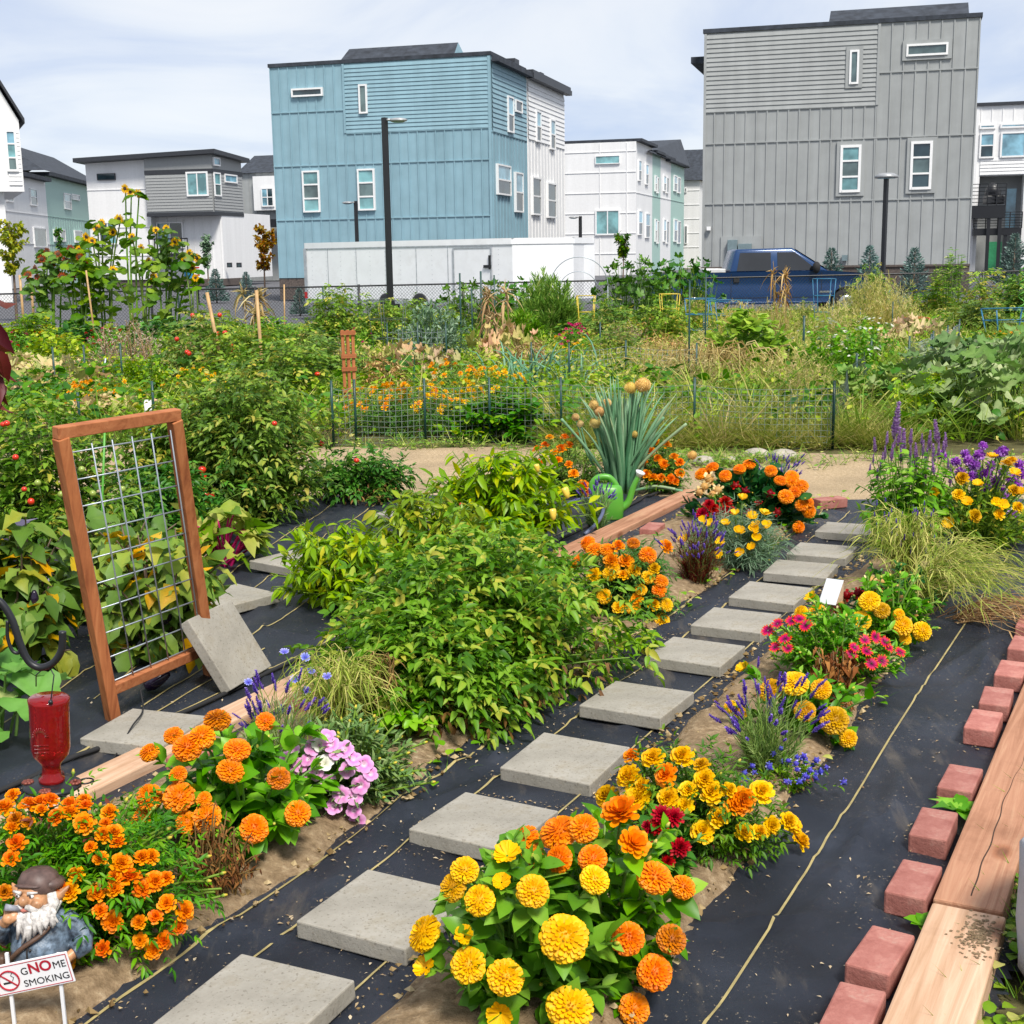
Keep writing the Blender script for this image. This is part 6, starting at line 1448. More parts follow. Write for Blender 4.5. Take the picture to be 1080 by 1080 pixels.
# front zinnias: yellow plant and orange plant side by side
Y = [(448, 985, 23), (506, 950, 21), (490, 918, 18), (478, 936, 18), (562, 940, 21), (627, 928, 20), (595, 990, 26), (533, 1031, 21), (601, 1063, 24), (494, 1018, 19), (450, 1021, 14, 'zys'), (535, 903, 15, 'zys'), (529, 931, 12, 'zys'), (490, 988, 13, 'zys'), (528, 1068, 16, 'zys')]
flower_plant('zinnia_plant', 'big yellow zinnia bush at the front edge, spilling over the stepping stone', 'flower', (.02, 2.63), (.255, .25), .44, zl('zy', Y), leaf_zin(.066, 10), 101, .03, extra=46, group='zinnia plants')
O = [(552, 888, 21), (590, 878, 21), (616, 874, 17), (566, 905, 15), (655, 858, 20, 'zos'), (668, 890, 18, 'zos'), (690, 926, 20), (720, 936, 16), (662, 990, 20), (708, 991, 19), (690, 1026, 21), (669, 1064, 20), (705, 1069, 15, 'zos'), (590, 906, 15), (625, 906, 17), (512, 1077, 10, 'mr')]
flower_plant('zinnia_plant', 'orange zinnia bush behind and beside the yellow zinnias at the front edge', 'flower', (.20, 2.74), (.215, .25), .44, zl('zo', O), leaf_zin(.064, 10), 102, .03, extra=40, group='zinnia plants')
D = [(698, 860, 13), (711, 862, 11), (695, 872, 12), (687, 894, 12), (717, 894, 14), (704, 909, 10), (683, 872, 9)]
flower_plant('dahlia_plant', 'small crimson dahlia between the orange zinnias and yellow marigolds', 'flower', (.36, 3.12), (.11, .11), .30, zl('dr', D), leaf_zin(.05, 9), 103, .03, 'f_dark', 20)
Yl = [(667, 798), (689, 800), (664, 820), (678, 830), (641, 841), (740, 807), (703, 818), (750, 836), (726, 834), (743, 823), (768, 834), (803, 836), (782, 844), (785, 878), (831, 867), (843, 888), (813, 871), (741, 878), (757, 924), (757, 862), (801, 878), (720, 799), (673, 843), (705, 842), (775, 850), (722, 850), (835, 870)]
flower_plant('marigold_plant', 'low yellow marigolds around the crimson dahlia, beside the fourth stepping stone', 'flower', (.49, 3.36), (.25, .20), .34, [('my' if i % 6 else 'mo', x, y, 10.5 + (i * 7 % 5) * .8) for i, (x, y) in enumerate(Yl)], leaf_mar(.024, .075, 15), 104, .03, 'f_mar', 60, group='marigold plants')
Z2 = [(813, 728, 16), (838, 721, 15), (866, 727, 13), (785, 706, 9, 'zys'), (849, 750, 14), (880, 760, 17), (894, 779, 13), (782, 750, 10), (803, 780, 12), (770, 745, 8)]
flower_plant('zinnia_plant', 'yellow zinnias between the lavender and the shrivelled brown plant', 'flower', (1.0, 4.18), (.20, .16), .33, zl('zy', Z2), leaf_zin(.06, 9), 105, .03, 'f_zin', 26, group='zinnia plants')
Z3 = [(917, 634, 12), (930, 644, 10), (908, 655, 11), (952, 660, 12), (972, 666, 11), (960, 700, 11), (861, 646, 11), (845, 646, 9), (856, 631, 8, 'zys'), (955, 674, 8), (948, 648, 7)]
flower_plant('zinnia_plant', 'yellow zinnias around the white marker block, behind the pink daisies', 'flower', (1.53, 5.28), (.26, .20), .32, zl('zy', Z3), leaf_zin(.055, 9), 106, .03, 'f_zin', 36, group='zinnia plants')
OS = [(828, 674), (817, 683), (831, 684), (843, 653), (835, 655), (820, 658), (898, 690), (914, 687), (901, 683), (919, 700), (930, 697), (933, 677), (923, 672), (949, 688), (810, 665), (912, 675), (937, 683), (850, 660)]
flower_plant('daisy_plant', 'pink and orange daisies with purple eyes in the strip beside the path', 'flower', (1.18, 4.72), (.29, .24), .33, [('os', x, y, 7.5) for x, y in OS], lambda f, r, al, pts: put_leaves(f, r, al, 26, L_LANCE, .04, .1, 1.0, .6, .4, 0, (.25, .95), 1.3), 107, .03, 'f_zin', 110)
r = rr(12); t = root('withered_plant', 'shrivelled brown plant between the yellow zinnias and pink daisies', 'dead plant', loc=(1.10, 4.42)); f = MB(); pts = shoots(r, 46, .13, .12, .24, .3); put_leaves(f, r, pts, 9, L_EGG, .03, .2, 1, .2, -.1, .4, (.1, 1), .9, H=3); f.build('foliage', mats(['f_brown']), t); s = MB(); put_stems(s, pts, .003, .0015); s.build('stem', M['stemd'], t)
# lavenders
def lavender(label, base, rx, h, n, seed, px=None, leafm='f_lav', key='lv', sl=.045, group='lavender plants', name='lavender_plant', lm=26, wide=.9):
    t = root(name, label, 'lavender', loc=base, group=group); r = rr(seed); pts = shoots(r, n, rx, rx * .8, h, .2, 7, .45, (.6, 1), .5); f = MB(); s = MB()
    low = shoots(r, n, rx * .75, rx * .65, h * .62, .3, 7, .1)
    put_leaves(f, r, np.concatenate([low, pts]), lm, L_NEEDLE, .035, .05, .75, .9, .5, 0, (.1, .9), 1.4); put_stems(s, pts, .0016, .0011, 3); put_stems(s, low, .0016, .001, 3)
    f.build('foliage', mats([leafm]), t); s.build('stem', M['stem'], t)
    for p in pts[:90]: d = p[-1] - p[-2]; d /= np.linalg.norm(d); bloom(t, key, p[-1], d, sl * r.uniform(.6, 1.15), 'flower_spike')
    return t
lavender('lavender with thin purple spikes between the yellow marigolds and yellow zinnias', (.76, 3.80), .20, .34, 64, 201)
r = rr(13); t = root('lobelia_plant', 'trailing violet blue flowers at the foot of the front lavender', 'flower', loc=(.80, 3.70)); f = MB(); pts = shoots(r, 40, .15, .11, .11, .3, 6); put_leaves(f, r, pts, 12, L_LANCE, .022, .1, 1, .5, .3, 0, (.1, .9), 1.2); f.build('foliage', mats(['f_mar']), t)
for p in pts: bloom(t, 'bc', p[-1] + (0, 0, .012), (0, 0, 1), .011)
lavender('pale lavender with upright spikes behind the orange zinnias', (-.72, 3.85), .17, .36, 40, 202)
lavender('dark lavender leaning over the edge between mid orange marigolds and yellow poppies', (.88, 6.20), .2, .34, 70, 203, leafm='f_maroon')
lavender('lavender growing against the green watering can', (.50, 7.62), .17, .28, 40, 204)
lavender('lavender behind the cobbles at the sandy path corner', (1.72, 8.45), .22, .30, 46, 205, leafm='f_grey')
# orange zinnias on the near side of the pale plank
Z = [(158, 794, 13), (183, 776, 12), (229, 760, 15), (213, 778, 15), (198, 789, 16), (250, 791, 17), (243, 813, 17), (158, 841, 17), (189, 841, 17), (218, 862, 17), (197, 868, 15), (152, 862, 14), (268, 874, 17), (314, 858, 17), (294, 821, 13), (188, 817, 12), (280, 761, 12), (140, 872, 12), (215, 843, 11)]
flower_plant('zinnia_plant', 'round orange zinnias beside the pale plank, behind the small orange marigolds', 'flower', (-.74, 3.43), (.31, .25), .40, zl('zo', Z), leaf_zin(.072, 10), 108, .03, 'f_zin', 50, group='zinnia plants')
G_ = [(5, 941), (81, 923), (65, 939), (96, 894), (127, 912), (125, 890), (159, 904), (121, 925), (137, 926), (102, 942), (121, 938), (150, 938), (163, 930), (175, 927), (106, 961), (119, 972), (147, 973), (164, 967), (176, 953), (194, 961), (189, 978), (148, 992), (161, 1002), (172, 992), (94, 1028), (69, 1015), (18, 890), (17, 865), (12, 874), (30, 850), (43, 847), (44, 855), (74, 851), (74, 858), (89, 844), (91, 850), (89, 869), (116, 858), (112, 869), (109, 881), (120, 880), (12, 906), (14, 839), (5, 853), (53, 845), (106, 906), (74, 941), (109, 1001), (150, 905), (30, 868), (60, 862)]
flower_plant('marigold_plant', 'sprawling small orange marigolds around the garden gnome', 'flower', (-1.06, 2.96), (.40, .30), .40, [(('mo', 'mo', 'mr')[i % 3], x, y, 8 + (i * 5 % 7) * .6) for i, (x, y) in enumerate(G_)], leaf_mar(.026, .08, 15), 109, .03, 'f_mar', 120, group='marigold plants')
r = rr(14); t = root('withered_plant', 'brown dried marigold stalks beside the round orange zinnias', 'dead plant', loc=(-.76, 3.10)); f = MB(); pts = shoots(r, 60, .14, .12, .25, .4, 6, .3); put_leaves(f, r, pts, 10, L_LANCE, .02, .2, 1, .2, -.1, .3, (.1, .9), 1.2, H=2); f.build('foliage', mats(['f_brown']), t); s = MB(); put_stems(s, pts, .0025, .0015, 4, 1, .2); s.build('stem', M['stemd'], t)
PK = [(349, 881), (373, 855), (391, 816), (374, 840), (342, 804), (333, 815), (355, 794), (317, 807), (349, 785), (337, 785), (373, 800), (308, 793), (376, 868), (346, 825), (363, 790), (384, 806), (325, 800), (302, 800), (318, 820), (360, 838), (366, 812), (330, 788), (380, 828), (352, 850), (345, 776), (312, 808)]
flower_plant('petunia_plant', 'pink petunias at the bed edge beside the round orange zinnias', 'flower', (-.48, 3.70), (.25, .20), .32, [('pw' if i in (4, 9) else 'pk', x, y, 10) for i, (x, y) in enumerate(PK)], lambda f, r, al, pts: put_leaves(f, r, al, 28, L_LANCE, .038, .08, 1.0, .7, .3, 0, (.2, .95), .9), 110, .03, 'f_lav', 110)
# yellowing arching stalks
def arching(name, label, cat, base, n, L, h, seed, mat, dirn=None, spread=1.0, wd=.0022, leafm=3, group=None, K=9):
    t = root(name, label, cat, loc=base, group=group); r = rr(seed); f = MB(); s = MB(); az = r.uniform(0, 2 * PI, n)
    if dirn is not None: az = dirn + r.normal(0, spread, n)
    l = L * r.uniform(.5, 1.1, n); hh = h * r.uniform(.5, 1.1, n); q = np.linspace(0, 1, K)
    pts = np.stack([np.outer(np.cos(az) * l, q ** 1.3), np.outer(np.sin(az) * l, q ** 1.3), hh[:, None] * (1.9 * q - 1.45 * q ** 2.3)[None]], -1); pts[:, :, :2] += r.normal(0, .05, (n, 1, 2)) * L * 1.6 + r.normal(0, .01, (n, K, 2)); pts[:, :, 2] = np.maximum(pts[:, :, 2], .01)
    for p in pts: f.tube(p, np.linspace(wd, wd * .5, K), 3, r.uniform(0, 1), cap=False)
    if leafm: put_leaves(f, r, pts, leafm, L_BLADE, .07, .1, .9, 1.1, .1, .2, (.1, .9), 1.3)
    f.build('foliage', mats([mat]), t); return t, pts
t, pts = arching('cornflower_plant', 'yellowing arched stalks with a few blue cornflowers in front of the tomato bush', 'flower', (-.56, 4.14), 150, .24, .44, 301, 'f_stalk', None, 1, .0022, 4)
C = np.array(t.location)
for x, y in ((328, 708), (345, 714), (323, 729), (311, 717), (322, 694), (300, 688), (262, 720), (340, 740)):
    p = ypt(x, y, 4.0 + .1 * (x % 3)); bloom(t, 'bl', p - C, (.1, -.5, .8), .017)
s = MB()
for x, y in ((328, 708), (345, 714), (323, 729), (311, 717), (322, 694), (300, 688)): p = ypt(x, y, 4.0 + .1 * (x % 3)) - C; s.tube([p * .1 * np.array([1, 1, 0]), p * np.array([.7, .7, .6]), p], .0018, 4)
s.build('stem', M['stem'], t)
# dried straw hanging at the tomato's flank
t, _ = arching('withered_plant', 'limp tan dried stalks hanging against the tomato bush', 'dead plant', (-.42, 4.22), 30, .10, .42, 302, 'f_dry', -1.2, .8, .003, 6)

# ---- tomatoes
def tomato(label, base, rx, ry, h, seed, n, m, fruits=(), size=.055, L=.13, brown=0., mat='f_tom', tint=(.1, .8), group='tomato plants', green=0):
    t = root('tomato_plant', label, 'tomato plant', loc=base, group=group); f, s, ml = plant_tomato(seed, rx, ry, h, n, m, size, L, mat, brown, tint)
    f.build('foliage', mats(ml), t); s.build('stem', M['stem'], t); o = np.array(t.location); C = o + np.array([0, 0, h * .4]); Rd = np.array([rx, ry, h * .6])
    for x, y, rp in fruits:
        p, n_ = hit(x, y, C, Rd); zc = (p - CO) @ _fw; fr_ = link('tomato_fruit', TOMR, t, p - o + n_ * .01); s_ = rp * zc / FPX; fr_.scale = (s_, s_, s_ * .92)
    r = rr(seed + 1)
    for k in range(green):
        a = r.uniform(0, 2 * PI); z = r.uniform(.1, .8); rad = math.sqrt(1 - z * z) * .84; fr_ = link('tomato_fruit', TOMG if r.random() < .95 else TOMR, t, (rx * rad * math.cos(a), ry * rad * math.sin(a), h * (.2 + .75 * z))); fr_.scale = (.018,) * 3
    return t
mb = MB(); mb.ball((0, 0, 0), 1, 14, 9); TOMR = mb.mesh('tomato_fruit', M['tomred']); mb = MB(); mb.ball((0, 0, 0), 1, 12, 8); TOMG = mb.mesh('tomato_fruit', M['tomgrn'])
tomato('large bushy tomato plant spilling over the bed edge in the middle of the garden', (-.20, 4.72), .60, .46, .58, 401, 270, 10, ((467, 703, 4), (524, 733, 4), (498, 768, 3.5), (478, 772, 3.5), (408, 803, 3), (427, 812, 3.5)), .046, .12, .3, 'f_toml', tint=(.0, .95))
tomato('shaggy tomato plant at the very edge of the bed, nearest the stepping stones', (-.27, 4.36), .40, .30, .42, 411, 130, 10, (), .046, .12, .5, 'f_toml', tint=(.0, .9))
tomato('second tomato plant merging behind the large bushy one, beside the mid marigolds', (-.05, 5.50), .46, .42, .46, 402, 160, 10, ((640, 690, 3),), .044, .11, .3, 'f_toml', tint=(.0, .95))
tomato('tall round tomato plant behind the wire trellis, with ripe fruit low on its side', (-1.60, 8.05), .55, .5, 1.02, 403, 250, 10, ((214, 495, 4.5), (215, 502, 4), (213, 516, 4), (218, 521, 4), (224, 523, 3.5), (220, 529, 3.5), (289, 447, 3)), .05, .13, 0, 'f_tom', (.0, .9), green=16)
tomato('dense tomato plant at the frame edge behind the hook', (-2.50, 7.0), .55, .5, .88, 404, 180, 9, ((8, 448, 3.5), (17, 483, 3.5), (4, 449, 3), (26, 516, 3)), .05, .13, 0, 'f_tom', (.0, .9), green=12)
tomato('tomato plant with yellow flowers between the trellis and the frame edge', (-2.10, 8.3), .5, .45, .74, 405, 130, 9, (), .055, .13, 0, 'f_tom', (.15, .9), green=10)
tomato('low sprawling tomato plant on the black cloth right of the tall round one', (-1.0, 8.6), .42, .32, .34, 406, 70, 8, ((376, 487, 3),), .05, .12, .3, 'f_dark', (.2, .9))
tomato('tomato plant straggling onto the black cloth under the tall round one', (-1.9, 7.35), .45, .35, .45, 409, 80, 8, (), .05, .12, .2, 'f_dark', (.2, .9), green=6)
r = rr(15); t = root('tomato_sprig', 'loose tomato sprig reaching over the black path to the stepping stone', 'plant sprig', loc=(.42, 5.05)); pts = shoots(r, 12, .24, .16, .10, .2); f = MB(); put_compound(f, r, pts, 5, L_OVATE, .08, .04, .3, 1, .3, (.2, .8)); f.build('foliage', mats(['f_tom']), t)
r = rr(16); t = root('potato_sprout', 'small sprout with round leaves at the edge of the tomato bush', 'plant sprig', loc=(-.36, 4.10)); pts = shoots(r, 9, .07, .06, .17, .2, 7, .5); f = MB(); put_compound(f, r, pts, 3, L_WIDE, .06, .045, .4, 1, .3, (.5, .9)); f.build('foliage', mats(['f_zin']), t)
# ---- peppers
mb = MB(); mb.lathe([(0, -1.0), (.25, -.9), (.42, -.4), (.5, .2), (.42, .5), (.15, .55), (0, .5)], 12, wob=lambda z, a: 1 + .08 * np.cos(3 * a)); PEPY = mb.mesh('pepper_fruit', M['peppy']); PEPR = PEPY.copy(); PEPR.materials.clear(); PEPR.materials.append(M['pepr'])
def pepper(label, base, rx, ry, h, seed, n, m, fruits=(), size=.085):
    t = root('pepper_plant', label, 'pepper plant', loc=base, group='pepper plants'); r = rr(seed); pts = shoots(r, n, rx, ry, h, .25, 7, .05); f = MB(); s = MB()
    put_leaves(f, r, pts, m, L_LANCE, size, .3, 1.0, .3, .0, .45, (.1, .95), 1.25, outw=.5); put_stems(s, pts, .005, .002, 4); f.build('foliage', mats(['f_pep']), t); s.build('stem', M['stem'], t)
    o = np.array(t.location); C = o + np.array([0, 0, h * .4]); Rd = np.array([rx, ry, h * .6])
    for x, y, rp, red in fruits:
        p, n_ = hit(x, y, C, Rd); zc = (p - CO) @ _fw; s_ = rp * zc / FPX; fo = link('pepper_fruit', PEPR if red else PEPY, t, p - o + n_ * .02); fo.scale = (s_, s_, s_); fo.rotation_euler = (r.normal(0, .2), r.normal(0, .2), 0)
    return t
pepper('yellow green pepper plant in front of the tall onion, with yellow and red peppers', (-.06, 7.25), .52, .42, .58, 501, 150, 13, ((594, 519, 8, 0), (581, 540, 8, 0), (491, 553, 5, 1), (565, 495, 6, 0), (488, 533, 5, 1)), .095)
pepper('low pepper plant between the leaning concrete square and the tomato bush', (-.80, 5.95), .36, .32, .40, 502, 100, 12, (), .075)
pepper('pepper plant squeezed between the two other pepper plants', (-.42, 6.55), .40, .34, .46, 503, 100, 12, ((430, 572, 4, 0),), .08)
# ---- tall marigolds in the middle of the bed
MO = [(652, 577), (668, 573), (683, 586), (645, 592), (620, 573), (627, 580), (657, 607), (697, 613), (695, 623), (672, 632), (670, 668), (612, 591), (702, 577), (590, 668), (640, 580), (660, 592)]
MY = [(668, 602), (683, 609), (667, 640), (689, 638), (703, 638), (698, 655), (652, 641), (637, 629), (643, 605), (627, 607), (648, 598), (602, 598), (690, 600), (676, 622)]
flower_plant('marigold_plant', 'round headed orange and yellow marigolds beside the sixth stepping stone', 'flower', (.52, 5.72), (.27, .24), .43, [('zo' if i % 3 else 'mo', x, y, 8 + i % 3) for i, (x, y) in enumerate(MO)] + [('zy' if i % 3 else 'my', x, y, 7.5 + i % 3) for i, (x, y) in enumerate(MY)], leaf_mar(.03, .085, 14, False), 111, .03, 'f_mar', 60, group='marigold plants')
PO = [(760, 572), (757, 585), (780, 584), (792, 578), (798, 568), (780, 562), (797, 555), (806, 543), (783, 527), (775, 543), (749, 554), (742, 549), (793, 546), (765, 553), (808, 556), (722, 571), (795, 560)]
flower_plant('poppy_plant', 'silvery feathery plant with yellow poppy cups in front of the crimson dahlias', 'flower', (1.16, 6.62), (.29, .24), .30, [('cp', x, y, 7) for x, y in PO], lambda f, r, al, pts: put_compound(f, r, al, 15, L_NEEDLE, .09, .05, .1, 1, .1, (.1, .95), 1.0, pairs=3, outw=.3), 112, .03, 'f_grey', 110)
DR = [(753, 537), (762, 540), (741, 542), (770, 538), (757, 545), (748, 532), (765, 530)]
flower_plant('dahlia_plant', 'crimson dahlias in front of the dark round leaves at the far bed end', 'flower', (1.12, 7.15), (.16, .14), .34, [('dr', x, y, 8) for x, y in DR], leaf_zin(.05, 9), 113, .03, 'f_dark', 24)
NA = [(751, 493), (740, 500), (765, 502), (780, 495), (790, 490), (813, 497), (823, 507), (834, 508), (844, 513), (829, 524), (845, 533), (853, 539), (842, 556), (835, 503), (838, 519), (852, 530)]
def leaf_nast(f, r, al, pts): put_leaves(f, r, al, 9, L_ROUND, .07, .25, 1, .2, .7, 0, (.1, .9), 1.0, outw=.5)
flower_plant('nasturtium_plant', 'dark round leaved plant with orange pompon flowers at the far bed end', 'flower', (1.42, 7.62), (.42, .34), .42, [('zo', x, y, 8.5) for x, y in NA] + [('cr', x, y, 7) for x, y in ((743, 513), (748, 505), (757, 517), (738, 519), (752, 522))] + [('rc', x, y, 5) for x, y in ((786, 518), (800, 530), (812, 520), (790, 540), (776, 512), (820, 540))], leaf_nast, 114, .03, 'f_nast', 120)
CRM = [(930, 614, 'cr'), (951, 630, 'cr'), (965, 639, 'cr'), (942, 622, 'cr'), (958, 648, 'cr'), (887, 635, 'cr'), (905, 625, 'rc'), (884, 643, 'rc'), (893, 628, 'rc'), (937, 633, 'cr'), (968, 652, 'cr'), (925, 622, 'rc'), (918, 612, 'cr')]
flower_plant('pansy_plant', 'cream and dark red flowers just behind the yellow zinnias by the marker block', 'flower', (1.62, 5.55), (.26, .16), .32, [(k, x, y, 7) for x, y, k in CRM], leaf_zin(.04, 9), 115, .03, 'f_nast', 36)
# ---- flopped grassy lavender and hyssop and purple drift
t, pts = arching('lavender_plant', 'flopped straw and green lavender stalks spread over the black cloth', 'lavender', (1.80, 5.72), 230, .56, .42, 303, 'f_stalk', -.35, .9, .0018, 3, 'lavender plants')
t2_, _ = arching('grass_clump', 'dry straw stalks lying across the cloth beside the red bricks', 'grass', (1.95, 5.55), 90, .52, .16, 304, 'f_dry', -.55, .5, .002, 1)
t, pts = arching('lavender_plant', 'upright grassy lavender with few spent spikes before the tall purple hyssop', 'lavender', (1.86, 6.12), 190, .26, .52, 305, 'f_stalk', None, 1, .0018, 4, 'lavender plants')
for p in pts[:50]: bloom(t, 'lv', p[5], (0, 0, 1), .03, 'flower_spike')
HY = [(943, 444, 36), (952, 465, 26), (923, 468, 18), (960, 460, 20), (989, 454, 26), (975, 481, 22), (935, 462, 14), (985, 480, 20), (921, 484, 11), (945, 492, 11), (995, 471, 14), (917, 495, 12), (981, 468, 14), (925, 500, 12), (930, 483, 11), (969, 502, 12), (1002, 504, 16), (956, 511, 11), (979, 495, 12), (943, 466, 13), (960, 476, 15), (972, 462, 14), (950, 480, 16), (966, 488, 16), (933, 478, 14), (990, 475, 16), (1000, 488, 14), (973, 472, 18), (928, 492, 16), (952, 500, 14), (940, 476, 20), (980, 462, 20), (966, 474, 18), (997, 466, 16), (947, 460, 20), (985, 492, 16), (962, 498, 14), (975, 505, 14)]
t = root('hyssop_plant', 'tall hyssop with lilac flower spikes at the end of the path', 'flower', loc=(2.05, 6.75)); r = rr(21); f = MB(); s = MB(); o = np.array(t.location); pts = []
for x, y, ln in HY:
    p = ypt(x, y + ln * .5, 6.75 + r.normal(0, .12)) - o; b = np.array([p[0] * .3, p[1] * .3, 0]); q = np.linspace(0, 1, 7)[:, None]; c = b + (p - b) * np.array([.5, .5, .6]); pts.append(b * (1 - q) ** 2 + c * 2 * q * (1 - q) + p * q * q); bloom(t, 'hy', p, (r.normal(0, .06), r.normal(0, .06), 1), ln / FPX * 6.7 * 1.08, 'flower_spike')
pts = np.concatenate([np.array(pts), shoots(r, 70, .34, .26, .58, .4, 7, .2)]); put_leaves(f, r, pts, 15, L_OVATE, .06, .1, .95, .3, .1, .3, (.2, .9), .9); put_stems(s, pts, .003, .002); f.build('foliage', mats(['f_zin']), t); s.build('stem', M['stem'], t)
PU = [(1018, 479), (1033, 480), (1028, 491), (1045, 491), (1058, 476), (1058, 498), (1051, 507), (1066, 504), (1040, 515), (1056, 516), (1037, 470), (1013, 498), (1061, 552), (1068, 543), (1060, 526), (964, 486), (993, 480), (1051, 479), (1026, 502), (1075, 490), (1072, 512), (1008, 487), (1040, 500), (1022, 486), (1078, 500)]
flower_plant('verbena_plant', 'drift of purple button flowers at the frame edge near the white pipe', 'flower', (2.62, 7.25), (.46, .36), .60, [('pu', x, y, 5.6) for x, y in PU], lambda f, r, al, pts: put_leaves(f, r, al, 15, L_LANCE, .05, .08, .95, .6, .2, .1, (.2, .95), 1.1), 116, .03, 'f_tom', 70, cz=.5)
PY_ = [(1046, 483), (1069, 518), (1050, 530), (1054, 543), (1000, 551), (1028, 544), (1057, 533), (1067, 486), (1070, 500), (1015, 505), (1031, 512), (1011, 522), (1075, 520), (1062, 490), (1020, 530), (985, 520), (975, 510), (1073, 535)]
flower_plant('coreopsis_plant', 'yellow flowers mixed in front of the purple button flowers', 'flower', (2.48, 6.90), (.46, .30), .50, [('my' if i % 2 else 'zys', x, y, 7) for i, (x, y) in enumerate(PY_)], lambda f, r, al, pts: put_leaves(f, r, al, 16, L_LANCE, .055, .08, .95, .6, .2, .1, (.2, .95), 1.0), 117, .03, 'f_tom', 70, cz=.5)
# ---- bunching onion
t = root('onion_plant', 'large clump of blue green onion leaves with round tan seed heads', 'onion plant', loc=(.74, 8.75)); r = rr(22); f = MB(); s = MB(); o = np.array(t.location)
for k in range(76):
    a = r.uniform(0, 2 * PI); ln = r.uniform(0, .42); H_ = r.uniform(.5, .88) * (1 - .35 * ln); e = np.array([ln * math.cos(a) * 1.25, ln * math.sin(a) * .8, H_]); b = np.array([.10 * math.cos(a) * r.random(), .08 * math.sin(a) * r.random(), 0]); q = np.linspace(0, 1, 8)[:, None]; c = b + (e - b) * np.array([.2, .2, .6]); p = b * (1 - q) ** 2 + c * 2 * q * (1 - q) + e * q * q; f.tube(p, np.array([.010, .0145, .016, .015, .013, .0095, .006, .001]) * r.uniform(.8, 1.15), 7, np.clip(np.linspace(.2, .75, 8) + r.normal(0, .15), 0, .9))
for x0, y0, x1, y1 in ((650, 520, 724, 447), (650, 515, 700, 440), (650, 520, 592, 442), (660, 525, 720, 518), (665, 530, 712, 516), (640, 500, 648, 560)):
    p0 = ypt(x0, y0, 8.75) - o; p1 = ypt(x1, y1, 8.6) - o; p0[2] = max(p0[2], .02); p1[2] = max(p1[2], .02); f.tube(spl([p0, (p0 + p1) / 2 + (0, 0, .03), p1]), .010, 7, r.uniform(.3, 1))
f.build('leaves', M['f_onion'], t)
for x, y, rp in ((628, 446, 8), (632, 434, 6.5), (626, 427, 6), (665, 409, 7.5), (678, 406, 8), (669, 458, 4.5), (607, 440, 4.5), (730, 480, 5), (640, 425, 5), (612, 447, 4)):
    p = ypt(x, y, 8.7) - o; bloom(t, 'hd', p, (0, 0, 1), rp / FPX * 8.6, 'seed_head'); s.tube(spl([(p[0] * .3, p[1] * .3, 0), p * np.array([.8, .8, .6]), p]), .006, 6)
s.build('stem', M['f_onion'], t)
for (lab, base, LL, rx) in (('red orange marigolds hugging the near side of the big onion clump', (.42, 8.75), [(580, 462), (596, 462), (589, 486), (575, 470), (567, 474), (615, 512), (607, 460), (612, 529), (585, 478), (600, 470), (592, 474), (570, 488), (605, 500), (618, 520), (600, 490)], .30), ('orange marigolds on the path side of the big onion clump', (1.02, 8.9), [(691, 467), (687, 477), (711, 482), (717, 488), (689, 504), (707, 505), (717, 499), (697, 504), (703, 470), (700, 490), (682, 500), (712, 508), (694, 484), (679, 488)], .26)):
    flower_plant('marigold_plant', lab, 'flower', base, (rx, .22), .34, [('mr' if i % 2 else 'mo', x, y, 5.5) for i, (x, y) in enumerate(LL)], leaf_mar(.03, .08, 12, False), 118 + int(rx * 100), .03, 'f_mar', 50, group='marigold plants')
# ---- aubergines, chard, squash, cabbage, amaranth
mb = MB(); mb.lathe([(0, -1.6), (.3, -1.55), (.48, -1.1), (.44, -.5), (.3, 0), (.18, .25), (0, .3)], 16); EGGP = mb.mesh('aubergine_fruit', M['eggp'])
def aubergine(label, base, rx, ry, h, seed, n, fruits=()):
    t = root('aubergine_plant', label, 'aubergine plant', loc=base, group='aubergine plants'); r = rr(seed); pts = shoots(r, n, rx, ry, h, .2, 7, .05); f = MB(); s = MB()
    put_leaves(f, r, pts, 9, L_EGG, .115, .3, 1, .3, .05, .35, (.1, .82), .9, outw=.5, odd=.10, H=1.3); put_stems(s, pts, .007, .003, 5, 1, .2); f.build('foliage', mats(['f_egg']), t); s.build('stem', M['bark'], t)
    o = np.array(t.location)
    for x, y, yy, s_, a in fruits: p = ypt(x, y, yy); fo = link('aubergine_fruit', EGGP, t, p - o); fo.scale = (s_,) * 3; fo.rotation_euler = (0, a, .3)
    return t
aubergine('aubergine plant behind the wire grid with yellowing leaves and a dark fruit', (-1.42, 5.15), .34, .32, .58, 601, 60, ((175, 712, 4.72, .055, 1.1), (176, 640, 5.0, .045, .1), (160, 660, 5.05, .04, -.2)))
aubergine('aubergine plant behind the black hook at the frame edge', (-1.95, 5.05), .36, .34, .60, 602, 62, ((38, 700, 4.6, .04, .1), (36, 625, 4.9, .035, 0)))
aubergine('aubergine plant further back past the wire trellis', (-1.75, 5.75), .36, .32, .50, 603, 50)
r = rr(31); t = root('chard_plant', 'chard with pale crinkled leaves and red stalks behind the trellis leg', 'chard', loc=(-1.50, 6.75)); f = MB(); s = MB(); pts = shoots(r, 26, .26, .22, .30, .15, 7, .1, (.6, 1)); put_leaves(f, r, pts, 3, L_EGG, .12, .7, .95, 1.0, .1, .1, (.2, 1), 1.1, H=2); put_stems(s, pts, .008, .005, 5); f.build('foliage', mats(['f_chard']), t); s.build('stalk', M['b_magenta'], t)
def squash(name, label, base, rx, ry, h, seed, n, size, mat='f_squash', group=None, cat='squash plant', stem='stem'):
    t = root(name, label, cat, loc=base, group=group); f, s = squash_mesh(seed, rx, ry, h, n, size); f.build('foliage', mats([mat]), t); s.build('stem', M[stem], t); return t
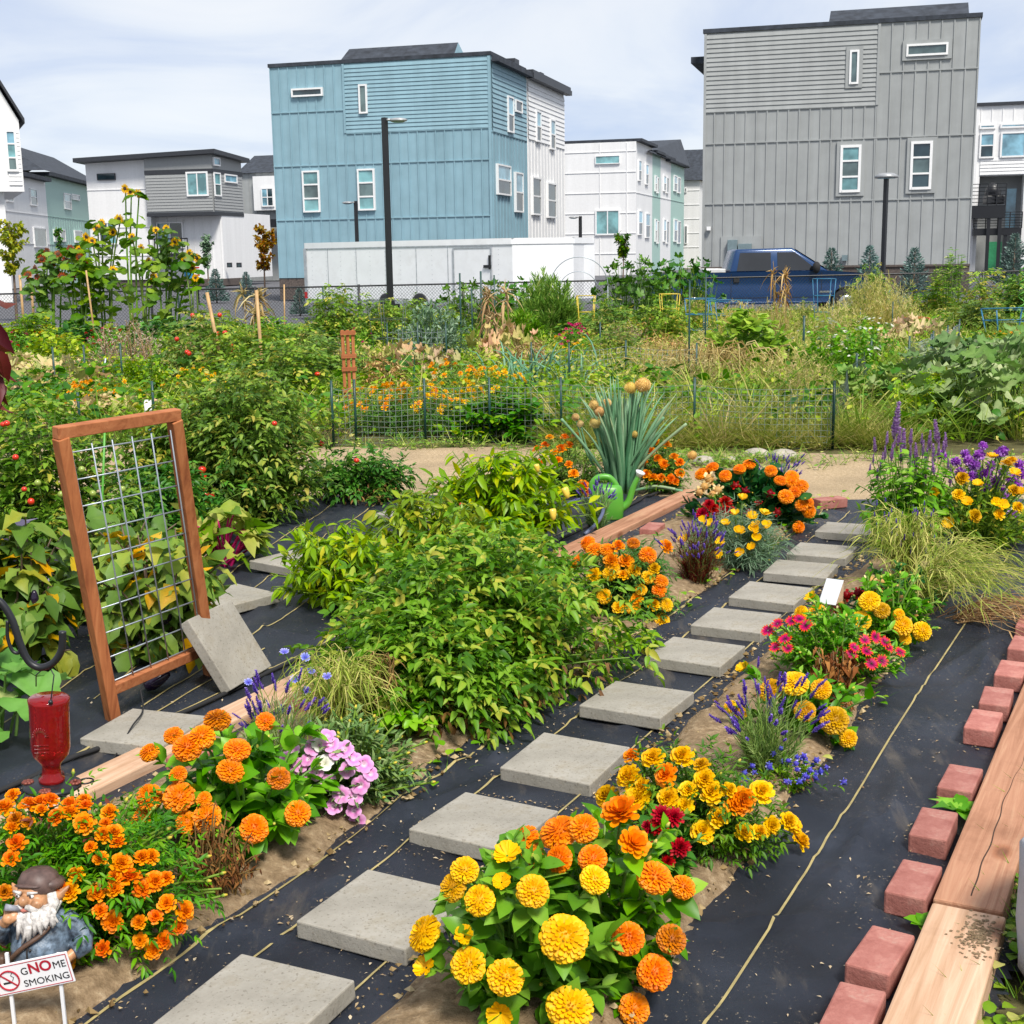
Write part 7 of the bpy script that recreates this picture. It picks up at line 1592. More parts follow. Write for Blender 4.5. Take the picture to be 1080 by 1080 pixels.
def squash_mesh(seed, rx, ry, h, n, size, tint=(0, 1)):
    r = rr(seed); pts = shoots(r, n, rx, ry, h, .6, 6, .1, (.4, 1), .6); f = MB(); s = MB(); P = pts[:, -1]; az = np.arctan2(P[:, 1], P[:, 0]); k = len(P); F = np.stack([np.cos(az), np.sin(az), r.normal(-.25, .25, k)], 1)
    f.leaves(L_SQUASH, P, unit(F + r.normal(0, .3, (k, 3))), unit(UPV + r.normal(0, .35, (k, 3))), size * r.uniform(.55, 1.2, k), r.uniform(*tint, k), 1.0, 0, r.uniform(.6, 2.2, k)); put_stems(s, pts, .006, .004, 5); return f, s
squash('squash_plant', 'squash leaves poking in at the frame edge beside the red feeder', (-1.83, 4.25), .26, .22, .32, 701, 26, .20)
r = rr(32); t = root('red_cabbage', 'purple cabbage leaves at the frame edge above the black hook', 'cabbage', loc=(-2.28, 5.85)); f = MB(); pts = shoots(r, 22, .22, .2, .34, .2); put_leaves(f, r, pts, 2, L_EGG, .18, .6, 1, .6, .3, 0, (.2, 1), 1.3, H=2); f.build('foliage', mats(['f_purple']), t)
r = rr(33); t = root('amaranth_plant', 'drooping dark red amaranth leaves at the frame edge', 'amaranth', loc=(-2.08, 5.25)); f = MB(); s = MB(); top = ypt(-12, 360, 5.25) - np.array(t.location); P = np.tile(top, (34, 1)) + r.normal(0, .05, (34, 3)) * np.array([.5, 1, 2.2]); F = unit(np.stack([r.normal(.25, .4, 34), r.normal(0, .4, 34), -np.abs(r.normal(.9, .4, 34))], 1)); f.leaves(L_LANCE, P, F, unit(r.normal(0, 1, (34, 3))), r.uniform(.08, .17, 34), r.uniform(.2, 1, 34), 1.5, 0, 2.0); f.build('foliage', M['f_maroon'], t); s.tube(spl([(0, 0, 0), (top[0] * .2 - .1, 0, .7), top]), np.linspace(.012, .006, 17), 6); s.build('stem', M['f_maroon'], t)
t, _ = arching('dead_tuft', 'small tuft of dead brown stems at the edge of the sandy path', 'dead plant', (-.86, 8.95), 70, .14, .24, 306, 'f_dry', None, 1, .0016, 2)
# ================================================================== WILD BACK GARDEN
def xat(px, Y): return ypt(px, 340, Y)[0]
def bpos(px, Y): x = xat(px, Y); return np.array([x, Y, gz(x, Y)])
PROTO = {}
def proto(kind):
    """first plant of each kind, built at unit size; later ones are copies"""
    return PROTO[kind]
def mk(kind, seed):
    r = rr(seed); f = MB(); s = MB(); ml = None; sm = 'stem'
    if kind == 'tomato': pts = shoots(r, 120, .6, .5, .95, .25); put_compound(f, r, pts, 8, L_OVATE, .15, .065, .2, 1, .35, (.15, .9)); ml = ['f_tom']
    elif kind == 'olive': pts = shoots(r, 110, .6, .5, .9, .3); put_compound(f, r, pts, 6, L_OVATE, .14, .06, .15, 1, .4, (.3, 1)); put_leaves(f, r, pts, 5, L_OVATE, .06, .0, .7, .2, -.1, .5, (.1, 1), .8, m_=1); ml = ['f_tom', 'f_dry']
    elif kind == 'leafy': pts = shoots(r, 90, .6, .5, .7, .3); put_leaves(f, r, pts, 14, L_WIDE, .10, .2, 1, .4, .2, .2, (.1, .95), .9); ml = ['f_dark']
    elif kind == 'lime': pts = shoots(r, 90, .6, .5, .8, .3); put_leaves(f, r, pts, 14, L_OVATE, .09, .2, 1, .4, .2, .2, (.2, .95), 1); ml = ['f_pep']
    elif kind == 'squash': f, s = squash_mesh(seed, .75, .6, .6, 80, .26, (.1, .9)); ml = ['f_squash']
    elif kind == 'pale': f, s = squash_mesh(seed, .75, .6, .34, 70, .22); ml = ['f_pale']; sm = 'stemd'
    elif kind == 'mottled': f, s = squash_mesh(seed, .75, .6, .60, 140, .19, (0, .68)); ml = ['f_mott']
    elif kind == 'heap': f, s = squash_mesh(seed, 1.0, .7, 1.25, 230, .19, (.1, .8)); ml = ['f_dark']
    elif kind == 'bean': pts = shoots(r, 100, .42, .4, .72, .4, 6, .05, (.8, 1)); put_leaves(f, r, pts, 3, L_HEART, .12, .85, 1, .0, .12, .1, (.1, 1), 1, outw=1.3); put_leaves(f, r, pts, 3, L_HEART, .1, .4, .9, .1, .0, .1, (0, .5), 1, outw=1.1); ml = ['f_bean']
    elif kind == 'sage': pts = shoots(r, 160, .6, .5, .72, .4, 7, .1, (.7, 1)); put_leaves(f, r, pts, 18, L_LANCE, .07, .35, 1, .8, .3, 0, (.1, 1), 1.3); ml = ['f_grey']
    elif kind == 'dill': pts = shoots(r, 300, .75, .6, 1.25, .5, 7, .1, (.6, 1), .25); put_leaves(f, r, pts, 40, L_NEEDLE, .13, .2, 1, 1.2, .4, 0, (.05, .75), 1.9); ml = ['f_grass']
    elif kind == 'feather': pts = shoots(r, 180, .65, .55, .85, .5, 7, .1); put_leaves(f, r, pts, 18, L_DIA, .035, .3, 1, .6, .3, 0, (.2, 1), 1); ml = ['f_dry' if False else 'f_feather']; sm = 'stemd'
    elif kind == 'drybush': pts = shoots(r, 120, .5, .45, .75, .5, 7, .1); put_leaves(f, r, pts, 10, L_LANCE, .07, .2, 1, .4, 0, .4, (.1, 1), 1.1, H=2); ml = ['f_dry']; sm = 'stemd'
    elif kind == 'drygrass':
        for k in range(170):
            a = r.uniform(0, 2 * PI); l = r.uniform(.05, .4); h = r.uniform(.5, 1.0); q = np.linspace(0, 1, 6); b = r.normal(0, .12, 2)
            f.tube(np.stack([b[0] + l * math.cos(a) * q ** 1.6, b[1] + l * math.sin(a) * q ** 1.6, h * (q - .25 * q ** 3 * (l / .4))], 1), np.linspace(.004, .0012, 6), 3, r.random(), cap=False)
            e = np.array([[b[0] + l * math.cos(a), b[1] + l * math.sin(a), h * (1 - .25 * (l / .4))]])
            f.leaves(L_NEEDLE, np.repeat(e, 5, 0) - np.array([0, 0, 1]) * r.uniform(0, .12, (5, 1)), unit(r.normal(0, .6, (5, 3)) + UPV), unit(r.normal(0, 1, (5, 3))), .06, r.uniform(.3, 1, 5), 2.0)
        ml = ['f_straw']
    elif kind == 'strawheap':
        for k in range(260):
            a = r.uniform(0, 2 * PI); p = np.array([r.normal(0, .25), r.normal(0, .2), 0]); l = r.uniform(.2, .5); q = np.linspace(0, 1, 6); h = r.uniform(.15, .5)
            f.tube(np.stack([p[0] + l * math.cos(a) * q, p[1] + l * math.sin(a) * q, .02 + h * 4 * q * (1 - q * .95)], 1) * np.array([1, 1, .6]), .004, 3, r.uniform(.3, 1), cap=False)
        ml = ['f_dry']
    elif kind == 'leek':
        for k in range(46):
            a = r.uniform(0, 2 * PI); b = np.array([r.normal(0, .35), r.normal(0, .2), 0]); l = r.uniform(.1, .35); h = r.uniform(.3, .6); q = np.linspace(0, 1, 6); f.tube(np.stack([b[0] + l * math.cos(a) * q ** 2, b[1] + l * math.sin(a) * q ** 2, h * (1.3 * q - .45 * q ** 3)], 1), np.array([.012, .014, .012, .009, .006, .001]), 5, r.uniform(0, .6), cap=False)
        ml = ['f_onion']
    elif kind == 'slender': pts = shoots(r, 26, .25, .22, 1.3, .6, 8, .75, (.7, 1), .4); put_leaves(f, r, pts, 26, L_LANCE, .08, .1, .95, .4, .2, .1, (.2, 1), .9); ml = ['f_tree' if False else 'f_grass']
    elif kind == 'lowflower': pts = shoots(r, 70, .45, .36, .42, .3); put_compound(f, r, pts, 10, L_LANCE, .09, .035, .15, 1, .1, (.15, .9), 1.2, pairs=2); ml = ['f_mar']
    elif kind == 'tallflower': pts = shoots(r, 60, .45, .36, .75, .3, 7, .3); put_leaves(f, r, pts, 14, L_OVATE, .075, .1, .95, .4, .2, .1, (.15, .95), .9); ml = ['f_zin']
    elif kind == 'corn':
        for k in range(5):
            x, y = r.normal(0, .25, 2); h = r.uniform(1.2, 1.75); st = spl([(x, y, 0), (x + r.normal(0, .05), y, h * .6), (x + r.normal(0, .12), y + r.normal(0, .1), h)]); s.tube(st, np.linspace(.02, .008, len(st)), 6, .7)
            P = st[r.integers(4, len(st), 12)]; a = r.uniform(0, 2 * PI, 12); f.leaves(L_BLADE, P, unit(np.stack([np.cos(a), np.sin(a), r.uniform(-.7, .3, 12)], 1)), np.tile(UPV, (12, 1)), r.uniform(.35, .7, 12), r.random(12), 2.4, 0, 2.2)
            f.leaves(L_LANCE, np.repeat(st[-1:], 9, 0), unit(r.normal(0, .6, (9, 3)) + UPV * .4), unit(r.normal(0, 1, (9, 3))), .28, r.uniform(.5, 1, 9), .4, 0, 3)
        ml = ['f_dry']; sm = 'stemd'
    elif kind == 'spruce':
        n = 1500; z = r.random(n) ** 1.3; a = r.uniform(0, 2 * PI, n); w_ = (.36 * (1 - z) ** .8 + .02) * (.75 + .35 * np.sin(a * 4 + z * 26)) * np.sqrt(r.uniform(.25, 1, n)); P = np.stack([w_ * np.cos(a), w_ * np.sin(a), .06 + z * .94], 1); F = unit(np.stack([np.cos(a), np.sin(a), r.uniform(.1, .9, n)], 1)); f.leaves(L_LANCE, P, F, unit(r.normal(0, 1, (n, 3))), .09 * (1.1 - .5 * z), r.random(n), 1.2); s.tube([(0, 0, 0), (0, 0, .95)], [.03, .006], 6); ml = ['f_spruce']; sm = 'bark'
    name = {'squash': 'squash_plant', 'pale': 'squash_plant', 'mottled': 'squash_plant', 'heap': 'squash_plant', 'tomato': 'tomato_plant', 'olive': 'tomato_plant', 'bean': 'bean_plant', 'sage': 'sage_bush', 'dill': 'dill_plant', 'feather': 'feathery_bush', 'drybush': 'withered_plant', 'drygrass': 'grass_clump', 'strawheap': 'straw_heap', 'leek': 'leek_clump', 'slender': 'weed_stalks', 'lowflower': 'marigold_plant', 'tallflower': 'zinnia_plant', 'corn': 'corn_stalks', 'spruce': 'spruce_tree', 'leafy': 'leafy_bush', 'lime': 'leafy_bush'}[kind]
    me = f.mesh('crown' if kind == 'spruce' else 'foliage', mats(ml)); ms = s.mesh('stem', M[sm]) if s.n else None
    if kind in ('tomato', 'olive', 'leafy', 'lime', 'sage', 'feather', 'drybush', 'bean', 'tallflower', 'lowflower', 'slender'):
        s = MB(); put_stems(s, pts, .007, .003, 3, 2); ms = s.mesh('stem', M[sm])
    return name, me, ms
M['f_feather'] = leaf_mat('pinkish_dry_leaf', [(0, (.20, .18, .10)), (.5, (.42, .36, .24)), (1, (.55, .44, .36))], .25, .8)
CATS = dict(squash='squash plant', pale='squash plant', mottled='squash plant', heap='squash plant', tomato='tomato plant', olive='tomato plant', bean='bean plant', sage='sage', dill='dill', feather='shrub', drybush='dead plant', drygrass='grass', strawheap='straw', leek='leek', slender='weed', lowflower='flower', tallflower='flower', corn='corn', spruce='tree', leafy='bush', lime='bush')
VAR = {}
def bp(kind, px, Y, label, sc_=1.0, fl=None, nfl=0, frad=.03, group=None, fruits=0):
    v = int(px * 7 + Y * 13) % 2; key = (kind, v)
    if key not in VAR: VAR[key] = mk(kind, 1000 + len(VAR))
    name, me, ms = VAR[key]; sx, sz = (sc_, sc_) if np.isscalar(sc_) else sc_
    r = rr(int(px * 31 + Y * 17)); t = thing(name, label, CATS[kind], tuple(bpos(px, Y)), r.uniform(0, 6.28), group or {'bush': 'bushes'}.get(CATS[kind], CATS[kind] + ('' if CATS[kind] in ('corn', 'dill', 'sage', 'straw', 'grass') else 's')) + ' in the back plots'); t.scale = (sx, sx, sz)
    link('trunk' if kind == 'spruce' and False else ('crown' if kind == 'spruce' else 'foliage'), me, t)
    if ms: link('trunk' if kind == 'spruce' else 'stem', ms, t)
    h = .42 if kind == 'lowflower' else .75; rx = .45
    for k in range(nfl):
        a = r.uniform(0, 2 * PI); z = r.uniform(.35, 1); rad = math.sqrt(1 - z * z * .92) * rx * r.uniform(.5, 1.1); p = np.array([rad * math.cos(a), rad * math.sin(a) * .8, h * (.25 + .78 * z)]); o = bloom(t, fl if isinstance(fl, str) else fl[k % len(fl)], p, (p[0] * .8, p[1] * .8 - .1, .35), frad)
    for k in range(fruits):
        a = r.uniform(0, 2 * PI); z = r.uniform(.1, .8); rad = math.sqrt(1 - z * z) * .48; o = link('tomato_fruit', TOMR, t, (rad * math.cos(a), rad * math.sin(a) * .85, .2 + .75 * z)); o.scale = (.026,) * 3
    return t
# --- band just beyond the sandy path
LF = [(398, 12.2, 'orange marigolds at the foot of the wire netting, right of the wooden obelisk', .9, 'mos', 26), (440, 12.0, 'yellow and orange marigolds in the middle of the netting fence', .95, ('mos', 'mys'), 28), (478, 12.4, 'yellow marigolds behind the netting near its fourth post', .9, 'mys', 24), (480, 14.6, 'tall orange marigolds standing behind the netting row', 1.0, 'mos', 22), (516, 13.6, 'bright yellow marigolds left of the tall onion clump', .95, 'mys', 22), (505, 15.6, 'small orange marigold beside the leeks', .7, 'mos', 12),
      (612, 19.6, 'yellow marigolds above the leeks, in front of the pink zinnias', .85, 'mys', 22), (603, 22.5, 'yellow marigolds crowning the pink zinnias', .95, 'mys', 24), (82, 13.3, 'orange marigold cushion beyond the trellis, by a dark stake', .85, 'mos', 26), (118, 13.9, 'fading yellow marigold next to the orange marigold cushion', .8, 'mys', 12), (203, 15.2, 'yellow marigolds in front of the reddening tomato plant', .8, 'mys', 16), (1062, 20.5, 'orange marigolds under the blue tomato frame', .8, ('mos', 'mys'), 20), (1005, 19.4, 'rust orange marigolds beside the short netting stakes', .6, 'mrs', 10), (850, 22.5, 'a few yellow flowers beside the bushy yellow green tomato', .6, 'mys', 9), (812, 18.3, 'yellow nasturtium like flowers next to the heart leaved bean', .6, 'mos', 8)]
for x, Y_, lab, s_, fl, n in LF: bp('lowflower', x, Y_, lab, (s_ * 1.1, s_ * 1.12), fl, int(n * 1.3), .034, 'marigold plants')
for x, Y_, lab, s_, fl, n in ((605, 21.0, 'pink zinnias massed between two yellow marigold clumps', .85, 'mg', 40), (100, 21.5, 'magenta zinnias beside the sunflower patch', 1.0, ('mg', 'zts'), 16), (18, 22.5, 'pink and red zinnias at the frame edge', .95, ('mg', 'zts'), 14), (46, 23.5, 'orange red zinnias between the pink zinnias and sunflowers', .9, ('zts', 'mrs'), 12), (120, 24.0, 'scattered red zinnias under the tall sunflower', .9, 'zts', 12), (380, 23.0, 'a single pink zinnia plant below the lamp post', .8, 'mg', 4), (872, 15.8, 'white daisies at the near end of the tall dry grass', 1.05, 'wh', 34), (900, 15.2, 'white daisies next to the mottled squash', 1.0, 'wh', 34), (920, 17.0, 'white daisies behind the other white daisies', 1.0, 'wh', 28)):
    bp('tallflower', x, Y_, lab, s_, fl, n, .034 if fl != 'wh' else .022, 'far flower clumps')
BK = [('leafy', 535, 11.6, 'low leafy bush between netting posts left of the onion', (.9, .6)), ('leafy', 500, 11.7, 'dark leafy bush at the foot of the yellow marigolds', (.7, .5)), ('leek', 575, 15.4, 'leeks in a clump behind the onion', 1.25), ('leek', 545, 16.2, 'leeks partly hidden by orange marigolds', 1.1), ('squash', 170, 16.6, 'green squash with broad leaves behind the trellis', .8), ('lime', 150, 15.6, 'bright green bushy herb beyond the trellis top', .75), ('lime', 120, 16.4, 'bright green herb beside the pale withered squash', .7),
      ('pale', 110, 12.9, 'low withered squash showing above the trellis rail', (.85, .9)), ('pale', 60, 15.4, 'sprawling yellowed squash near the frame edge', (1.15, 1.3)), ('pale', 30, 17.0, 'yellowed squash at the frame edge behind the sprawling one', (1.1, 1.4)), ('pale', 415, 17.6, 'crumpled tan squash leaves below the silver sage', (1.0, 1.5)), ('pale', 455, 16.8, 'crumpled tan squash leaves in front of the silver sage', (.9, 1.4)), ('pale', 535, 19.6, 'tall withered squash with hanging leaves by the dill', (.9, 2.0)), ('pale', 970, 21.5, 'pale cream leaved squash behind the short stakes', (.95, 1.7)), ('pale', 945, 20.5, 'yellowing squash to the side of the pale cream leaved one', (.7, 1.4)),
      ('feather', 135, 18.0, 'fluffy pinkish dry shrub near the sunflowers', (1.35, 1.1)), ('feather', 355, 17.5, 'rusty dry shrub behind the wooden obelisk', (.9, .8)), ('feather', 660, 22.0, 'tan seeding shrub next to the olive tomato', (.8, .8)), ('olive', 208, 17.0, 'reddening tomato plant with dry leaves and ripe fruit', (1.15, 1.2), 13), ('tomato', 300, 14.4, 'wide green tomato behind the tall round one', (1.25, .85), 1), ('tomato', 250, 16.2, 'green tomato around the second bamboo cane', (1.2, 1.0), 1), ('tomato', 335, 15.6, 'green tomato beside the wooden obelisk', (1.1, .8)), ('tomato', 290, 19.0, 'tomato in front of the dried corn', (1.3, 1.0)), ('olive', 320, 18.2, 'browning tomato left of the obelisk', (1.0, .9)),
      ('leafy', 200, 22.0, 'green bush under the sunflowers toward the dried corn', (1.5, 1.3)), ('leafy', 165, 24.5, 'green bush directly below the tall sunflower', (1.5, 1.3)), ('lime', 225, 26.5, 'yellow green bush before the first bamboo cane', (1.4, 1.3)), ('lime', 60, 20.0, 'light green bush between zinnias and yellowed squash', (1.3, 1.0)), ('lime', 180, 19.8, 'light green herb beside the fluffy shrub', (1.1, .9)), ('tomato', 355, 27.0, 'tomato climbing the chain link fence near the dark stake', (1.5, 1.55)), ('leafy', 335, 24.0, 'low green bush before the fence tomato', (1.3, 1.0)), ('tomato', 405, 24.5, 'caged tomato under the tall lamp post', (1.25, 1.25)), ('tomato', 435, 26.5, 'tomato between the lamp post and the silver sage', (1.2, 1.2)),
      ('sage', 458, 20.2, 'silver sage bush, rounded, in the middle plots', (1.15, 1.45)), ('heap', 500, 29.0, 'dark vine heap before the trailer door', (1.1, 1.15)), ('heap', 545, 29.5, 'dark vine heap beside the dill, below the trailer nose', (.9, 1.1)), ('dill', 578, 26.5, 'tall bright dill, a green cloud under the trailer nose', (1.15, 1.2)), ('dill', 545, 24.0, 'shorter green dill before the tall one', (1.0, .7)), ('heap', 668, 29.5, 'dark squash heap at the fence, left of the pickup', (1.15, 1.45)), ('heap', 715, 29.8, 'dark squash heap against the tail of the pickup', (1.15, 1.4)), ('olive', 640, 24.0, 'olive tomato below the dark squash heap', (1.5, 1.1)), ('olive', 690, 22.5, 'olive tomato with dry leaves left of the blue cages', (1.5, 1.15)), ('olive', 735, 25.0, 'olive tomato inside the tall blue cage', (1.1, 1.0)), ('olive', 650, 19.5, 'dry olive tomato behind the onion seed heads', (1.1, .8)),
      ('bean', 790, 16.2, 'heart leaved light green bean mound above the netting', (1.25, 1.3)), ('strawheap', 757, 15.4, 'heap of dry straw left of the bean mound', (1.35, 1.9)), ('lime', 865, 25.5, 'yellow green bush before the pickup door', (1.2, .75)), ('lime', 790, 25.2, 'yellow green bush in the short blue cage', (1.1, .7)), ('olive', 916, 30.0, 'vine climbing high before the pickup hood', (1.2, 1.6)), ('slender', 848, 25.0, 'tan weed stalks rising before the pickup cab', (.8, .7)), ('slender', 988, 30.5, 'thin tall weed stalks beside the blue spruce', (1.2, 1.1)), ('lime', 985, 11.7, 'yellow green long leaved pepper in front of the mottled squash', (.8, .75)), ('slender', 1002, 29.5, 'thin tall weed stalks under the balconies', (1.6, 1.35)), ('slender', 640, 28.0, 'thin weed stalks around the yellow cage', (1.0, .9)),
      ('olive', 1045, 28.5, 'yellowing tomato at the frame edge under the white house', (1.8, 1.45)), ('olive', 985, 30.5, 'yellowing tomato under the upper balcony', (1.5, 1.2)), ('tomato', 1085, 27.0, 'green tomato at the frame corner by the spiral stake', (1.6, 1.4)), ('tomato', 1030, 23.5, 'green tomato in the plot with the blue frame', (1.5, .9)), ('leafy', 1060, 17.8, 'dark green carrots or herbs above the mottled squash', (1.4, .7)), ('lime', 915, 21.5, 'lime bush in the middle of the dry grass', (1.0, .7)), ('lime', 905, 24.5, 'small lime bush further back in the dry grass', (1.2, .8)),
      ('mottled', 1045, 11.6, 'big mottled squash leaves at the frame edge behind the purple buttons', (1.15, 1.15)), ('mottled', 1010, 13.2, 'mottled squash with curled grey leaves behind the dark pepper', (1.1, 1.2)), ('mottled', 1085, 13.0, 'mottled squash cut by the frame edge', (1.2, 1.4)), ('mottled', 950, 13.0, 'mottled squash near the white daisies with one big green leaf', (.8, .8)), ('squash', 925, 12.8, 'green squash beside the last netting post', (.75, .85)), ('squash', 1060, 14.5, 'grey green squash leaves standing behind the mottled ones', (1.1, 1.2)),
      ('drybush', 560, 18.0, 'tan withered bush among the leeks and squash', (.8, .8)), ('drybush', 700, 19.0, 'tan withered bush before the olive tomato', (1.0, .8)), ('drybush', 400, 15.4, 'tan withered stalks beside the obelisk foot', (.8, .7)), ('corn', 274, 27.0, 'dried corn stalks beside the blue townhouse corner', (.75, .72)), ('corn', 516, 21.5, 'dried bean stalks on tall green stakes', (.5, .66)), ('corn', 826, 27.0, 'dried corn stalk sticking up before the pickup door', (.42, .76))]
for q in BK: bp(q[0], q[1], q[2], q[3], q[4], fruits=q[5] if len(q) > 5 else 0)
bp('tomato', 30, 25.5, 'green tomato at the frame edge below the young tree', (1.5, 1.1)); bp('leafy', 78, 26.5, 'dense green bush at the base of the rust coloured sunflowers', (1.6, 1.2)); bp('leafy', 5, 28.5, 'green bush at the very frame edge before the fence', (1.4, .9))
bp('olive', 590, 29.5, 'pale vine on the wire arch beside the trailer nose', (1.1, 1.2)); bp('tomato', 470, 28.0, 'tomato before the trailer behind the silver sage', (1.3, 1.0)); bp('leafy', 605, 25.5, 'dark green bush between the dill and the yellow cage', (1.2, .9)); bp('leafy', 380, 29.0, 'green bush against the fence under the trailer', (1.4, .9))
DGS = [(700, 15.5), (735, 14.6), (765, 15.6), (820, 15.2), (850, 17.0), (830, 19.5), (880, 19.0), (720, 17.5), (745, 20.5), (905, 18.5), (935, 24.0), (880, 22.5), (912, 28.0), (932, 28.5), (820, 22.5), (775, 22.5), (690, 17.0), (850, 13.2), (945, 27.0), (735, 27.5)]
DL = ['tall dry grass behind the middle netting post', 'dry grass seen over the netting, left of the straw heap', 'dry grass at the foot of the straw heap', 'dry grass to the right of the bean mound', 'dry grass in front of a lone dark stake', 'dry grass behind the bean mound', 'dry grass left of the white daisies', 'dry grass before the withered bush', 'dry grass under the tall blue cage', 'dry grass behind the white daisies', 'dry grass near the spruce, farther back', 'dry grass around the lime bush', 'rust tipped tall grass under the pickup hood', 'tallest tan grass just left of the blue spruce', 'dry grass before the short blue cage', 'dry grass before the wide blue cage', 'dry grass beside the onion seed heads', 'dry grass inside the netting next to its last post', 'tan grass at the foot of the blue spruce', 'dry grass beneath the tail of the pickup']
for (x, Y_), lab in zip(DGS, DL): bp('drygrass', x, Y_, lab, (1.1, .55 + .45 * (Y_ > 22) + .35 * (Y_ > 27.6)), group='dry grass clumps')

# --- sunflowers
def sunflower(label, px, Y, heads, seed, n_leaf=26, key='sf', R=.098):
    t = thing('sunflower_plant', label, 'sunflower', tuple(bpos(px, Y)), 0, 'sunflowers by the fence'); o = np.array(t.location); r = rr(seed); f = MB(); s = MB(); trunk = []
    zt_ = max(ypt(x, y, Y)[2] for x, y in heads) - o[2]
    for x, y in heads:
        e = ypt(x, y, Y + r.normal(0, .25)) - o; b = np.array([e[0] * .25, r.normal(0, .1), 0]); m1 = b + (e - b) * np.array([.35, .35, .6]); p = spl([b, m1, e * np.array([1, 1, .97]), e]); s.tube(p, np.linspace(.026, .010, len(p)), 5, .6); trunk.append(p); bloom(t, key, e + np.array([0, -.05, 0]), (r.normal(0, .5), -1, r.uniform(-.1, .5)), R)
    for p in trunk:
        k = int(n_leaf * .7); i = r.integers(3, len(p) - 2, k); a = r.uniform(0, 2 * PI, k); P = p[i] + np.stack([np.cos(a), np.sin(a), np.zeros(k)], 1) * r.uniform(.05, .22, k)[:, None]
        f.leaves(L_HEART, P, unit(np.stack([np.cos(a), np.sin(a), r.uniform(-.8, -.1, k)], 1)), unit(UPV + r.normal(0, .4, (k, 3))), r.uniform(.16, .34, k), r.uniform(.2, .95, k), .95, 0, 1.5)
    f.build('foliage', mats(['f_sun']), t); s.build('stem', M['stem'], t); return t
M['f_sun'] = leaf_mat('sunflower_leaf', [(0, (.035, .10, .02)), (.5, (.085, .21, .03)), (1, (.22, .36, .06))], .35, .5)
sunflower('tallest sunflower, a thin stalk with three heads above the others', 136, 29.0, [(132, 199), (138, 203), (146, 204)], 801, 12)
sunflower('bushy sunflower with heads drooping toward the white and grey house', 172, 29.5, [(165, 243), (176, 241), (185, 255), (179, 260), (200, 267), (208, 272), (187, 254)], 802, 24)
sunflower('sunflower with bright yellow heads left of the tallest one', 108, 29.5, [(108, 235), (103, 241), (92, 250), (126, 231), (98, 254), (84, 263), (79, 266), (120, 245)], 803, 24)
sunflower('sunflower with rust red heads at the frame side of the patch', 50, 30.0, [(50, 265), (45, 273), (55, 279), (38, 283), (62, 268), (40, 292), (35, 300), (60, 286), (70, 275), (30, 290), (48, 296)], 804, 20, 'sr', .10)
sunflower('short sunflower low in the middle of the patch', 150, 28.0, [(163, 292), (150, 262), (140, 250), (158, 275), (120, 285)], 805, 26)
sunflower('sunflower with small dark centred heads between rust and yellow ones', 80, 28.8, [(75, 262), (90, 276), (66, 292), (85, 271), (77, 292), (100, 290)], 806, 26, 'sr', .10)
sunflower('outer sunflower with a single lowered head near the blue door', 205, 29.0, [(204, 283), (207, 293), (195, 275)], 807, 14)
# --- trees and spruces
def tree(label, px, Y, ytop, ytrunk, wpx, seed, mat, n=900, size=.16, spread=1.0, name='young_tree'):
    b = bpos(px, Y); top = ypt(px, ytop, Y)[2]; h = top - b[2]; w_ = wpx / FPX * Y / 2; zc = ypt(px, ytrunk, Y)[2] - b[2]
    t = thing(name, label, 'tree', tuple(b), 0, 'young trees by the houses'); r = rr(seed); s = MB(); s.tube(spl([(0, 0, 0), (.03, 0, h * .5), (0, .02, h * .95)]), np.linspace(.06, .012, 17), 7, .5)
    pts = []
    for k in range(34):
        z = r.uniform(zc * .9, h * .92); a = r.uniform(0, 2 * PI); L = w_ * (1.05 - abs((z - (zc + h) / 2) / (h - zc)) * 1.1) * r.uniform(.6, 1.1); e = np.array([L * math.cos(a), L * math.sin(a), z + L * .7 * spread]); p = np.array([(0, 0, z), e * .5 + np.array([0, 0, z]) * .5 + (0, 0, .05), e]); p = spl(p, 4); s.tube(p, np.linspace(.016, .005, len(p)), 4); pts.append(p)
    pts = np.array(pts); f = MB(); put_leaves(f, r, pts, n // 34, L_WIDE, size, .1, 1, .4, .1, .3, (.05, 1), 1); f.build('crown', mats([mat]), t); s.build('trunk', M['bark'], t); return t
tree('yellow green young tree before the white house at the frame edge', 18, 46, 230, 288, 40, 901, 'f_tree', 1100, .15)
tree('young tree turning orange at the corner of the blue townhouse', 281, 72, 238, 285, 30, 902, 'f_autumn', 800, .22)
tree('slim dark columnar tree before the white and grey house', 222, 84, 249, 282, 13, 903, 'f_grey', 700, .20, 2.2)
tree('slim dark columnar tree before the white end house', 657, 88, 252, 274, 17, 904, 'f_dark', 700, .22, 2.2)
tree('small dark sapling against the mint house at the side', 69, 90, 240, 275, 7, 905, 'f_dark', 400, .22, 2)
for px, Y, yt, lab in ((875, 50, 262, 'blue spruce just left of the lamp by the grey townhouse'), (915, 50, 260, 'blue spruce right against the lamp by the grey townhouse'), (962, 42, 262, 'largest blue spruce, before the corner of the grey townhouse'), (1066, 58, 247, 'blue spruce under the balconies of the white house'), (230, 62, 284, 'small spruce before the white and grey house'), (317, 47, 303, 'small dark spruce by the trailer tail'), (262, 66, 287, 'small spruce near the orange sapling')):
    b = bpos(px, Y); h = ypt(px, yt, Y)[2] - b[2]; bp('spruce', px, Y, lab, (h * 1.0, h), group='small spruces')

